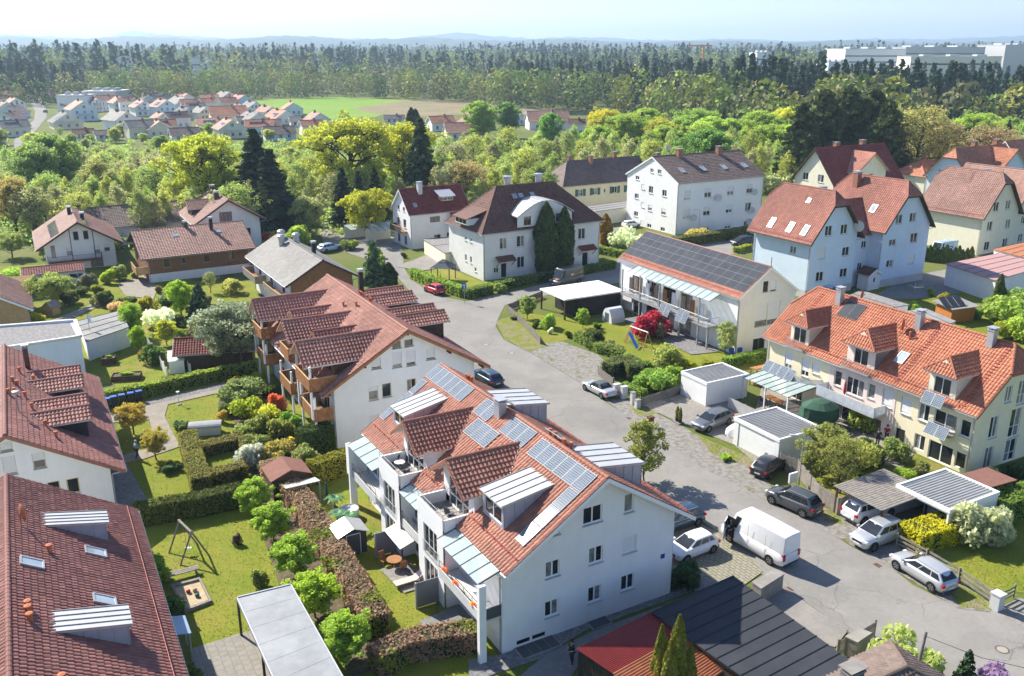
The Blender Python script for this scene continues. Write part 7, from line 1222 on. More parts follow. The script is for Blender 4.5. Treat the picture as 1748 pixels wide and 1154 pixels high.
# ------------------------------------------------------------------ garden trees and shrubs, one by one: kind, px, py (foot), height, colour, width, label
PL = [
('young', 437, 880, 3.2, LG, 1.25, 'leafy young tree, farthest of the row beside the beech hedge'), ('young', 468, 925, 3.3, LG, 1.3, 'leafy young tree, second of the row beside the beech hedge'), ('young', 505, 985, 3.3, LG, 1.35, 'leafy young tree, third of the row beside the beech hedge'), ('young', 538, 1055, 3.3, (.20, .26, .03), 1.4, 'bright leafy young tree, fourth of the row beside the beech hedge'), ('young', 590, 1130, 3.4, LG, 1.35, 'leafy young tree, nearest of the row beside the beech hedge'),
('thin', 1100, 822, 6.0, (.14, .15, .04), 1.0, 'slender young street tree behind the main roof by the road'), ('sparse', 1432, 842, 5.6, (.155, .165, .04), 1.1, 'loose olive green tree at the fence behind the dark grey suv'), ('thin', 1400, 815, 5.2, (.15, .16, .045), 1.4, 'thin budding tree left of the loose olive green tree'), ('bush2', 1455, 795, 2.2, (.16, .17, .04), 1.1, 'shrub between the middle garage and the terrace garden'),
('bush', 1530, 785, 2.0, (.13, .16, .05), 1.0, 'round variegated shrub at the yellow terrace wall'), ('wide', 1545, 815, .9, (.15, .21, .03), 1.1, 'low green shrubs in the terrace garden, nearest the round shrub'), ('wide', 1500, 825, .8, (.16, .21, .03), 1.2, 'low green shrubs in the terrace garden, left patch'), ('bush', 1470, 735, 2.6, (.17, .20, .05), .8, 'climbing shrub by the pink wall section'), ('low', 1590, 835, .5, GR, 1.2, 'low plants before the glazed doors of the terrace'),
('bush', 1665, 925, 3.2, (.24, .25, .15), 1.0, 'white flowering shrub on the lawn beside the yellow hedge'), ('bush2', 1688, 920, 2.0, (.24, .25, .15), 1.0, 'lower white flowering shrub right of the tall flowering one'), ('ball', 1703, 875, 1.2, YG, 1.2, 'small yellow shrub before the right edge hedge'), ('bush2', 1548, 1170, 2.6, (.20, .23, .07), .9, 'pale flowering lilac bush at the bottom beside the pole'), ('bush', 1695, 1195, 2.2, (.17, .12, .18), .9, 'purple lilac bush in the lower right corner'), ('fir', 1645, 1175, 2.6, DG, .8, 'small dark conifer left of the purple lilac'),
('cypress', 1122, 1215, -1068, (.15, .15, .025), .42, 'left column of the thuja group on the red roofed shed'), ('cypress', 1150, 1215, -1052, (.15, .15, .025), .45, 'tallest column of the thuja group at the red roofed shed'), ('cypress', 1172, 1220, -1100, (.14, .14, .025), .42, 'right column of the thuja group at the red roofed shed'), ('cypress', 1138, 1235, -1095, (.14, .14, .025), .45, 'front column of the thuja group at the red roofed shed'),
('bush', 1168, 1000, 1.9, DG, 1.0, 'dark shrub at the corner of the white solar house'), ('low', 1240, 785, .5, LG, 1.2, 'grass tuft at the sign beside the middle garage'),
('thuja', 572, 762, 2.2, (.09, .11, .02), 1.0, 'leftmost small thuja below the white gable wall'), ('thuja', 588, 758, 2.3, (.075, .10, .02), 1.0, 'second small thuja below the white gable wall'), ('thuja2', 605, 752, 2.0, (.06, .09, .025), 1.1, 'rightmost small thuja below the white gable wall'),
('fruit', 228, 742, 3.0, (.24, .19, .035), .9, 'golden leaved small tree by the garden path bend'), ('fruit', 268, 785, 2.8, (.22, .19, .04), .8, 'golden leaved small tree beside the walking man'), ('bush2', 408, 690, 2.4, (.11, .14, .05), 1.1, 'olive shrub at the far end of the planting bed'), ('bush', 440, 745, 2.0, (.13, .15, .04), 1.1, 'shrub in the middle of the planting bed'), ('bush2', 455, 720, 1.7, YG, 1.0, 'yellow shrub in the planting bed'), ('bush', 475, 700, 1.8, (.30, .09, .04), .8, 'red leaved shrub under the timber balconies'), ('bush', 480, 745, 1.8, (.14, .15, .035), 1.1, 'green shrub under the timber balconies'), ('bush', 432, 795, 2.2, (.26, .27, .22), .9, 'pale silvery shrub at the end of the box hedges'), ('bush2', 470, 790, 1.8, (.18, .16, .04), 1.0, 'olive gold shrub near the garden hut'), ('bush', 415, 755, 1.8, (.13, .16, .045), 1.0, 'green shrub beside the box hedge rooms'), ('ball', 378, 722, 1.3, (.24, .18, .04), .8, 'small round topiary tree by the garden chest'), ('low', 312, 735, .9, (.06, .09, .03), 1.0, 'dark low conifer left of the garden chest'), ('low', 290, 805, .7, (.05, .08, .03), 1.2, 'dark low juniper beside the golden tree'),
('ball', 498, 760, .9, (.4, .32, .03), .8, 'small yellow flowering plant beside the dark thuja block'), ('bush', 405, 1010 - 80, .9, (.10, .07, .05), .6, 'bare little bush on the swing lawn'), ('bush', 445, 1000, 1.3, (.13, .15, .04), .7, 'thin bush at the edge of the swing lawn'), ('ball', 265, 990, 2.2, (.11, .16, .025), 1.1, 'round shrub against the lower left house, farther one'), ('ball', 290, 1055, 1.6, (.05, .08, .025), 1.2, 'dark round shrub against the lower left house beside the sandbox'), ('ball', 320, 1165, 1.4, (.06, .09, .025), 1.1, 'dark shrub beside the blue grey shelter'),
('fruit', 92, 525, 4.6, (.17, .20, .05), 1.15, 'spreading fruit tree over the tiny wooden hut'), ('bush', 152, 490, 2.2, (.10, .10, .06), 1.0, 'dark olive shrub before the chalet'), ('ball', 184, 485, 2.2, (.20, .24, .02), .9, 'yellow green round shrub before the chalet'), ('bush', 203, 478, 2.4, (.16, .19, .06), .8, 'flowering shrub right of the yellow green one before the chalet'), ('ball', 65, 550, 1.4, (.24, .24, .02), 1.1, 'yellow shrub beside the tiny wooden hut'), ('ball', 232, 475, 1.3, (.17, .2, .03), 1.0, 'round shrub at the timber house corner'),
('maple', 310, 540, 5.2, (.17, .24, .025), .8, 'bright green tree before the timber house'), ('fir', 343, 545, 5.0, (.04, .065, .035), 1.1, 'small spruce in the garden before the timber house'), ('maple2', 228, 575, 4.6, (.14, .21, .025), .9, 'green tree beside the grey felt shed'), ('bush2', 275, 560, 2.6, BLS, 1.1, 'white blossoming shrub in the left garden'), ('young', 285, 590, 3.4, YG, 1.2, 'yellow green small tree by the lattice fence'), ('maple2', 238, 600, 3.4, (.15, .22, .02), .8, 'light green tree right of the grey felt shed'), ('fruit', 412, 632, 7.6, (.135, .155, .095), 1.15, 'loose grey green tree before the balcony house'), ('bush', 246, 610, 1.0, (.28, .10, .04), 1.0, 'small orange shrub by the lattice fence'), ('sparse', 360, 500, 3.5, (.16, .18, .06), .9, 'thin tree between the timber house and the pine'), ('bush', 395, 500, 2.2, (.2, .2, .05), 1.2, 'pale shrub by the timber house wall'), ('bush2', 200, 530, 1.2, (.30, .22, .12), 1.3, 'flower border shrub by the left lawn'), ('low', 185, 545, .6, (.45, .35, .08), 1.2, 'yellow flowers at the edge of the left lawn'), ('low', 195, 548, .6, (.45, .35, .5), 1.0, 'lilac flowers at the edge of the left lawn'), ('fruit', 20, 440, 4.2, (.17, .2, .06), 1.1, 'pale green tree left of the chalet'), ('bush2', 20, 480, 2.0, LG, 1.5, 'green shrubs at the left edge below the chalet'), ('maple', 75, 440, 3.2, (.19, .21, .07), .9, 'pale tree before the chalet balcony'),
('pine', 640, 502, 8.2, (.075, .115, .05), 1.2, 'loose green pine at the corner of the bending street'), ('thuja', 665, 500, 4.6, (.045, .075, .025), 1.5, 'dark rounded thuja below the loose pine'), ('fruit', 628, 408, 9.0, (.21, .215, .02), .95, 'golden yellow bush tree beside the red-roofed house'), ('bush', 510, 420, 4.0, (.17, .22, .035), 1.1, 'light green shrub behind the grey roof house'), ('fruit', 530, 405, 7.5, (.19, .20, .08), .9, 'pale budding tree behind the grey roof house'), ('bush', 462, 418, 2.4, (.30, .04, .05), .9, 'red leaved shrub behind the grey roof house'), ('bush', 645, 455, 2.0, (.14, .18, .04), 1.0, 'shrub at the street bend by the pine'),
('yewcol', 932, 468, 11.6, (.050, .075, .022), .74, 'left tall dark cypress against the hip-roofed house'), ('yewcol', 962, 466, 10.8, (.050, .075, .022), .68, 'right tall dark cypress against the hip-roofed house'), ('cypress', 1033, 418, 5.8, (.26, .15, .02), 1.05, 'orange tinged thuja right of the hip-roofed house'), ('bush2', 1072, 425, 3.2, (.30, .33, .20), 1.3, 'white blossoming shrubs before the tall white block'), ('bush', 1090, 428, 2.0, (.22, .24, .08), 1.2, 'pale shrubs beside the solar barn roof'), ('bush2', 1185, 412, 2.2, (.26, .22, .06), 1.2, 'golden shrub before the tall white block'), ('bush', 855, 500, 1.5, (.13, .17, .04), 1.1, 'green shrub at the entrance of the hip-roofed house'),
('young', 900, 545, 3.4, (.16, .20, .06), 1.0, 'blossoming young tree in the small corner garden'), ('bush', 937, 560, 2.0, LG, .8, 'green bush in the small corner garden'), ('ball', 940, 570, .8, BLS, .8, 'white flowering clump in the small corner garden'), ('young', 995, 560, 2.8, LG, .9, 'young tree before the black shed'), ('bush', 1108, 575, 3.2, (.20, .022, .035), 1.1, 'dark red maple before the barn balcony'), ('bush', 1125, 575, 2.2, (.18, .21, .12), .8, 'grey green olive bush beside the red maple'), ('thin', 1238, 605, 4.4, (.18, .21, .07), 1.0, 'thin pale tree at the corner of the barn house'), ('bush', 1135, 630, 3.0, (.15, .17, .045), 1.0, 'round willow bush on the garden lawn'), ('bush2', 1115, 665, 2.2, (.12, .18, .035), 1.2, 'loose green shrub beside the first white garage'), ('bush', 1150, 650, 1.8, (.14, .20, .03), 1.0, 'light green shrub left of the first white garage'), ('bush', 1080, 630, 1.8, (.13, .17, .035), 1.2, 'green shrub at the play lawn hedge'),
('cypress', 1698, 545, 6.2, (.075, .10, .025), .62, 'tall slim cypress beside the timber hut'), ('bush2', 1735, 560, 4.0, (.15, .20, .04), 1.2, 'green bush at right edge below the low building'), ('bush', 1745, 580, 3.0, (.2, .25, .04), 1.2, 'bright bush at right edge behind the orange terrace roof'), ('bush', 1720, 540, 3.0, (.15, .15, .06), 1.1, 'olive bush right of the slim cypress'), ('bush', 1560, 535, 1.6, LG, 1.0, 'small green shrub before the timber hut'),
('bush2', 1320, 330, 4.5, (.20, .22, .10), 1.3, 'blossoming shrubs behind the blue gable block'), ('bush', 1300, 322, 4.0, (.42, .27, .30), 1.0, 'pink blossoming tree right of the tall white block'), ('bush2', 1355, 345, 4.0, (.26, .27, .18), 1.2, 'white blossoming bush before the red gable house'),
('bush', 1690, 760 + 70, 1.6, (.05, .07, .03), 1.3, 'dark shrubs at the gable of the yellow terrace'), ('bush', 1735, 815, 1.5, (.05, .07, .03), 1.4, 'dark planting right of the terrace gable')]
for kind, px, py, h, col, ws, lb in PL:
    nm = {'young': 'young_tree', 'thin': 'young_tree', 'fruit': 'small_tree', 'maple': 'garden_tree', 'maple2': 'garden_tree', 'sparse': 'garden_tree', 'pine': 'pine_tree', 'fir': 'small_spruce', 'cypress': 'cypress', 'yewcol': 'cypress', 'thuja': 'thuja', 'thuja2': 'thuja'}.get(kind, 'shrub')
    if h < 0: h = ztop(px, -h, P(px, py))
    plant(nm, lb, 'tree' if 'tree' in nm or nm in ('cypress', 'small_spruce', 'thuja') else 'shrub', kind, P(px, py), h, col, ws)
for i in range(12): plant('thuja', ['first', 'second', 'third', 'fourth', 'fifth', 'sixth', 'seventh', 'eighth', 'ninth', 'tenth', 'eleventh', 'twelfth'][i] + ' from left in the row of small thujas at the cream house', 'thuja', 'thuja', P(1578 + i * 7, 446 + i * .6), 2.6 + .3 * (i % 3), (.085, .12, .03), .9, 'row of thujas at the cream house')
ORD = lambda i: ['first', 'second', 'third', 'fourth', 'fifth', 'sixth', 'seventh', 'eighth', 'ninth', 'tenth', 'eleventh', 'twelfth', 'thirteenth', 'fourteenth', 'fifteenth', 'sixteenth', 'seventeenth', 'eighteenth', 'nineteenth', 'twentieth'][i] if i < 20 else '%dth' % (i + 1)
GD = [(14, 515, 'bush'), (30, 470, 'wide'), (48, 500, 'bush2'), (118, 520, 'bush'), (135, 505, 'wide'), (165, 500, 'ball'), (178, 520, 'bush'), (215, 520, 'wide'), (225, 540, 'bush2'), (250, 530, 'bush'), (262, 545, 'ball'), (292, 520, 'bush2'), (300, 560, 'bush'), (318, 575, 'wide'), (335, 580, 'bush'), (352, 560, 'bush2'), (370, 545, 'bush'), (385, 570, 'wide'), (355, 520, 'ball'), (330, 500, 'wide'), (270, 500, 'ball'), (120, 555, 'low'), (265, 620, 'bush'), (280, 650, 'low'), (330, 610, 'bush2'), (430, 665, 'bush'), (455, 675, 'wide'), (425, 710, 'bush2'), (470, 725, 'low'), (500, 735, 'bush'), (445, 770, 'bush2'), (465, 815, 'wide'), (490, 790, 'ball'), (520, 800, 'bush'), (400, 660, 'ball'), (395, 705, 'wide'), (420, 775, 'ball'), (1440, 800, 'wide'), (1470, 815, 'low'), (1485, 790, 'bush'), (1520, 840, 'low'), (1570, 815, 'ball'), (1610, 830, 'low'), (1415, 770, 'bush2'), (1010, 590, 'bush'), (1045, 605, 'bush2'), (1095, 640, 'bush'), (1120, 640, 'wide'), (1175, 635, 'bush'), (1205, 625, 'low'), (970, 575, 'ball'), (1020, 560, 'low'), (880, 545, 'low'), (915, 560, 'ball'), (780, 500, 'ball'), (870, 490, 'ball'), (640, 440, 'bush'), (600, 425, 'bush2'), (690, 440, 'ball'), (1000, 440, 'ball'), (1075, 445, 'bush'), (1110, 440, 'bush2'), (1610, 520, 'bush'), (1660, 545, 'wide'), (1715, 575, 'bush2'), (1590, 505, 'ball')]
GK = {'bush': 'leafy', 'bush2': 'broad', 'wide': 'spreading', 'ball': 'rounded', 'low': 'low'}; gc = {}; rg = random.Random(3)
for px, py, k in sorted(GD):
    w = 'left gardens' if px < 390 else 'planting bed by the balcony house' if px < 560 else 'gardens round the street junction' if px < 960 else 'barn house gardens' if px < 1300 else 'gardens at the right'
    ci = rg.randrange(4); gc[(w, k, ci)] = gc.get((w, k, ci), 0) + 1
    plant('shrub', '%s %s %s shrub from the left in the %s' % (ORD(gc[(w, k, ci)] - 1), GK[k], ('fresh green', 'yellow green', 'olive', 'dark green')[ci], w), 'shrub', k, P(px, py), rg.uniform(.8, 1.25) * {'bush': 1.8, 'bush2': 1.6, 'wide': 1.1, 'ball': 1.1, 'low': .55}[k], tuple(c * rg.uniform(.85, 1.1) for c in ((.10, .15, .025), (.16, .17, .02), (.11, .12, .045), (.05, .075, .02))[ci]), rg.uniform(.9, 1.3))
# ------------------------------------------------------------------ the wooded belt behind the houses: kind, px, distance, px of the top, colour, width, label
BT = [('oak', 350, 182, 224, (.195, .215, .022), .92, 'broad golden green oak behind the loggia house'), ('spruce', 440, 178, 218, (.030, .048, .026), 1.9, 'tall dark spruce right of the golden oak'), ('spruce2', 466, 174, 252, (.032, .050, .028), 2.2, 'lower dark spruce leaning on the tall one'), ('oak2', 600, 205, 196, (.205, .215, .022), 1.15, 'big golden green oak in the middle of the tree belt'), ('oak', 690, 215, 205, (.21, .215, .022), .8, 'golden green oak left of the single dark spruce'), ('spruce', 720, 200, 200, (.045, .068, .030), 1.45, 'single dark spruce in the middle of the belt'), ('spruce', 585, 182, 285, (.028, .045, .024), 1.45, 'left of the three low dark spruces behind the golden bush'), ('spruce2', 612, 182, 290, (.028, .045, .024), 1.45, 'middle of the three low dark spruces behind the golden bush'), ('spruce', 640, 184, 284, (.028, .045, .024), 1.45, 'right of the three low dark spruces behind the golden bush'), ('sparse', 800, 195, 268, (.21, .16, .06), 1.3, 'brownish budding tree behind the hip-roofed house'), ('maple', 1018, 290, 212, (0.170, 0.224, .035), 1.1, 'round lime green maple behind the yellow house'), ('oak2', 1030, 330, 184, (.27, .25, .02), .9, 'golden oak above the lime maple'), ('maple', 1205, 245, 216, (0.093, 0.160, .035), 1.2, 'dense fresh green maple behind the tall white block'), ('maple', 1110, 290, 226, (0.145, 0.184, .035), 1.0, 'green tree left of the fresh green maple'),
('yew', 1365, 232, 175, (.044, .062, .020), 1.08, 'leftmost of the great dark yews'), ('yew', 1400, 238, 152, (.044, .062, .020), 1.08, 'second of the great dark yews from left'), ('yew', 1440, 240, 148, (.044, .062, .020), 1.08, 'middle of the great dark yews'), ('yew', 1480, 238, 152, (.044, .062, .020), 1.08, 'fourth of the great dark yews from left'), ('yew', 1508, 232, 172, (.044, .062, .020), 1.08, 'rightmost of the great dark yews'), ('sparse', 1560, 235, 168, (.20, .19, .06), 1.3, 'thin olive tree right of the great yews'), ('sparse', 1610, 240, 200, (.19, .15, .07), 1.3, 'bare brownish tree right of the thin olive tree'), ('sparse', 1690, 230, 205, (.19, .15, .07), 1.4, 'bare brownish tree at the right behind the salmon roofs'), ('thuja', 703, 330, 185, (.035, .055, .02), 1.0, 'pointed thuja by the far houses, left of a pair'), ('thuja', 710, 330, 187, (.035, .055, .02), 1.0, 'pointed thuja by the far houses, right of a pair'), ('spruce2', 1095, 330, 190, (.035, .055, .03), 1.45, 'dark spruce beside the far house right of the lime maple'),
('alder2', 170, 190, 258, (.20, .20, .065), 1.6, 'leaning grey alder at the left of the belt'), ('maple', 85, 215, 226, (.13, .175, .045), 1.1, 'dense green tree beside the far village street'), ('maple2', 60, 205, 240, (.125, .17, .045), 1.0, 'green tree left of the dense one beside the far street'), ('oak', 20, 175, 300, (.19, .16, .05), .8, 'olive brown tree at the left edge'), ('maple2', 700 - 30, 300, 232, (.19, .24, .03), .9, 'light tree between the golden oak and the spruce'), ('maple', 938, 330, 190, (0.111, 0.192, .035), .8, 'fresh green tree beside the far brown roof'), ('maple', 820, 360, 170, (0.145, 0.200, .035), 1.0, 'lime green tree above the far houses'), ('maple', 866, 370, 172, (0.085, 0.144, .035), .9, 'mid green tree right of the lime one above the far houses')]
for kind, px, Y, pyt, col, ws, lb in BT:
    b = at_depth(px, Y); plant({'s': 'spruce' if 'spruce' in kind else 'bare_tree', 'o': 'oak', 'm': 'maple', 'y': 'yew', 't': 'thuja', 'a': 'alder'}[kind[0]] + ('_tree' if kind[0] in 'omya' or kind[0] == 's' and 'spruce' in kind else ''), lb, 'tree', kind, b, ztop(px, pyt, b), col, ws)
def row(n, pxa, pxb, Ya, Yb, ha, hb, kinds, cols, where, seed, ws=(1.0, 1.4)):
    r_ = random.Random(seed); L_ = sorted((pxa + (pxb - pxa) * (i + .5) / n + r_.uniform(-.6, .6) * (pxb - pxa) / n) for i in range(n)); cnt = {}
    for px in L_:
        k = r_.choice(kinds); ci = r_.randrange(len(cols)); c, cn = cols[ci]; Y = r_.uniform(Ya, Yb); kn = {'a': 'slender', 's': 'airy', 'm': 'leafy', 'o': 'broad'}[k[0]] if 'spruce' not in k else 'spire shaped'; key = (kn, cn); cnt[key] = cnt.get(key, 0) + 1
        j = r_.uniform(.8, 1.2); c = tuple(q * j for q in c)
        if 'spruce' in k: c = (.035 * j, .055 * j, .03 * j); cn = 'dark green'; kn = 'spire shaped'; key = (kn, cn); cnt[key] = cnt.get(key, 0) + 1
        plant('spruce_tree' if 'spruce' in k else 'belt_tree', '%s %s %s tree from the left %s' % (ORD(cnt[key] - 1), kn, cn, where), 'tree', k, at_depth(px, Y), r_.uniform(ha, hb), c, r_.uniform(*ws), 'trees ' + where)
PALE = [((.20, .235, .07), 'pale green'), ((.165, .215, .055), 'light green'), ((.19, .195, .085), 'olive'), ((.225, .245, .055), 'yellow green')]
row(50, -20, 480, 166, 194, 8, 12, ['alder', 'alder2', 'sparse', 'alder'], PALE, 'in the near row behind the chalets', 51, (.9, 1.3))
row(44, 80, 540, 198, 235, 8, 12, ['alder', 'alder2', 'sparse', 'alder'], PALE, 'in the rear row above the chalets', 52, (.9, 1.3))
row(34, 480, 790, 186, 232, 8, 12, ['alder', 'alder2', 'sparse', 'alder'], PALE, 'around the golden oaks', 53, (.9, 1.3))
row(32, 700, 960, 190, 235, 8.5, 12.5, ['alder', 'alder2', 'alder', 'sparse'], PALE, 'behind the red and hip roofs', 54, (.9, 1.3))
row(34, 700, 1120, 240, 290, 9, 13, ['alder', 'sparse', 'alder', 'alder2'], PALE, 'in the rear row before the far roofs', 55, (.9, 1.3))
row(34, 1090, 1400, 225, 285, 8, 12.5, ['alder', 'sparse', 'alder', 'alder2'], PALE, 'behind the tall white block', 56, (.9, 1.3))
row(24, 1510, 1770, 225, 270, 8, 12, ['sparse', 'alder2', 'sparse'], [((.19, .17, .07), 'brownish'), ((.19, .205, .06), 'olive'), ((.2, .25, .05), 'pale green')], 'behind the salmon roofs', 57, (.9, 1.3))
row(30, 1060, 1420, 285, 350, 11, 15, ['maple', 'oak', 'maple2', 'sparse', 'spruce2', 'alder'], [((.19, .25, .04), 'light green'), ((.25, .25, .03), 'golden'), ((.15, .21, .04), 'mid green')], 'on the slope left of the yews', 58)
row(28, 1480, 1780, 275, 345, 11, 16, ['maple', 'spruce', 'spruce2', 'sparse', 'maple2', 'alder'], [((.19, .25, .04), 'light green'), ((.23, .24, .05), 'golden'), ((.15, .21, .05), 'mid green')], 'on the slope right of the yews', 59)
row(44, 70, 560, 238, 275, 6, 9, ['alder', 'sparse', 'alder2'], PALE, 'in the back row below the far village', 62, (.9, 1.3))
row(20, -10, 130, 205, 330, 5, 8, ['maple', 'alder', 'maple2', 'oak'], PALE, 'along the far village street', 60)
row(26, 90, 560, 270, 400, 3.5, 6, ['maple', 'maple2', 'sparse'], PALE, 'among the far village gardens', 61)
# ------------------------------------------------------------------ undergrowth of the belt and grass of the near lawns (stuff)
def inpoly(pt, pg):
    x, y = pt; c = False; n = len(pg); j = n - 1
    for i in range(n):
        if (pg[i][1] > y) != (pg[j][1] > y) and x < (pg[j][0] - pg[i][0]) * (y - pg[i][1]) / (pg[j][1] - pg[i][1]) + pg[i][0]: c = not c
        j = i
    return c
gg = np.random.default_rng(5); Cs, Rs = [], []
for k in range(3400):
    Y = gg.uniform(160, 352); px = gg.uniform(-60, 1800); b = at_depth(px, Y)
    if (Y < 172 and 480 < px) or (840 < px < 1340 and Y < 222) or (px > 1330 and Y < 225) or False or (10 < px < 85 and Y > 200): continue
    h = gg.uniform(.6, 3.0 if Y < 290 else 2.6); n = int(18 + 12 * h); C, d = ball(gg, n, (b.x, b.y, h * .5), (h * .8, h * .8, h * .55), .3); Cs.append(C); Rs.append(np.clip(gg.random() * .6 + .3 * d[:, 2] + .2, 0, 1))  # clump tops lightened and lower leaves darkened, shade put into colour
C = np.concatenate(Cs); V, F = leaves(C, np.full(len(C), .42), .4, None, 1.4, gg); tag(O('undergrowth', npmesh('undergrowth', V, F, ['leaf'], np.concatenate(Rs)), None, color=(.15, .20, .045), kind='stuff'), 'green undergrowth beneath the trees of the wooded belt', 'undergrowth')
pts = []; lawns = [s_ for s_ in SHEETS if s_[1] in ('lawn', 'lawn_dry', 'verge')]
for name, mt, pg, z in lawns:
    lo, hi = pg.min(0), pg.max(0)
    if lo[1] > 118: continue
    area = (hi[0] - lo[0]) * (hi[1] - lo[1]); n = int(min(60000, area * (42 if lo[1] < 75 else 16)))
    Q = gg.uniform(lo, hi, (n, 2)); over = [s_[2] for s_ in SHEETS if s_[3] > z and s_[2][:, 0].min() < hi[0] and s_[2][:, 0].max() > lo[0] and s_[2][:, 1].min() < hi[1] and s_[2][:, 1].max() > lo[1]]
    def mask(pg_):
        x, y = Q[:, 0], Q[:, 1]; c = np.zeros(len(Q), bool); j = len(pg_) - 1
        for i in range(len(pg_)):
            (xi, yi), (xj, yj) = pg_[i], pg_[j]
            if yi != yj: c ^= ((yi > y) != (yj > y)) & (x < (xj - xi) * (y - yi) / (yj - yi) + xi)
            j = i
        return c
    k = mask(pg)
    for o_ in over: k &= ~mask(o_)
    q = Q[k]; pts.append(np.column_stack([q, np.full(len(q), z + .02)]))
C = np.concatenate(pts); clumps = np.sin(C[:, 0] * 1.3 + np.sin(C[:, 1] * .9)) * np.sin(C[:, 1] * 1.7); V, F = leaves(C, np.full(len(C), .06), 2.2, None, 1.6, gg); tag(O('grass', npmesh('grass', V, F, ['leaf'], np.clip(.5 + .15 * clumps + gg.normal(0, .12, len(C)), 0, 1)), None, color=(.098, .112, .014), kind='stuff'), 'short grass of the garden lawns', 'grass')
# ------------------------------------------------------------------ vehicles
CK = {  # L, W, H, windscreen base, windscreen top, rear glass top, rear glass base, top line of the lower body (as share of H), wheel r
 'hatch': (4.0, 1.76, 1.47, .79, .55, .16, .035, (.50, .60, .67, .67, .665, .655, .645, .60, .54, .47, .37), .32), 'wagon': (4.7, 1.83, 1.48, .755, .545, .13, .025, (.52, .61, .67, .67, .66, .655, .645, .60, .545, .47, .38), .34),
 'suv': (4.5, 1.87, 1.66, .775, .56, .14, .035, (.52, .60, .655, .66, .655, .645, .635, .605, .55, .47, .38), .37), 'cabrio': (4.57, 1.8, 1.40, .69, .54, .33, .20, (.50, .60, .655, .665, .65, .64, .63, .57, .51, .45, .38), .33), 'van': (5.9, 2.0, 2.62, .86, .755, .005, .0, (.42, .46, .48, .48, .48, .48, .475, .455, .39, .33, .24), .36), 'minivan': (4.9, 1.9, 1.95, .86, .72, .03, .0, (.48, .52, .54, .54, .54, .54, .53, .50, .44, .38, .30), .34)}
def carpaint(name, c, metal=.0, rough=.35): return mat('car_' + name, c, rough, .03, .5, spec=.5, metal=metal, coat=.7)
for n_, c_, m_ in (('silver', (.52, .53, .54), .45), ('grey', (.16, .17, .18), .4), ('darkgrey', (.085, .088, .095), .4), ('white', (.78, .78, .78), 0), ('red', (.48, .015, .03), 0), ('black', (.012, .013, .015), 0), ('navy', (.03, .06, .10), .3), ('lightblue', (.42, .55, .66), .2), ('vangrey', (.095, .095, .10), .2)): carpaint(n_, c_, m_)
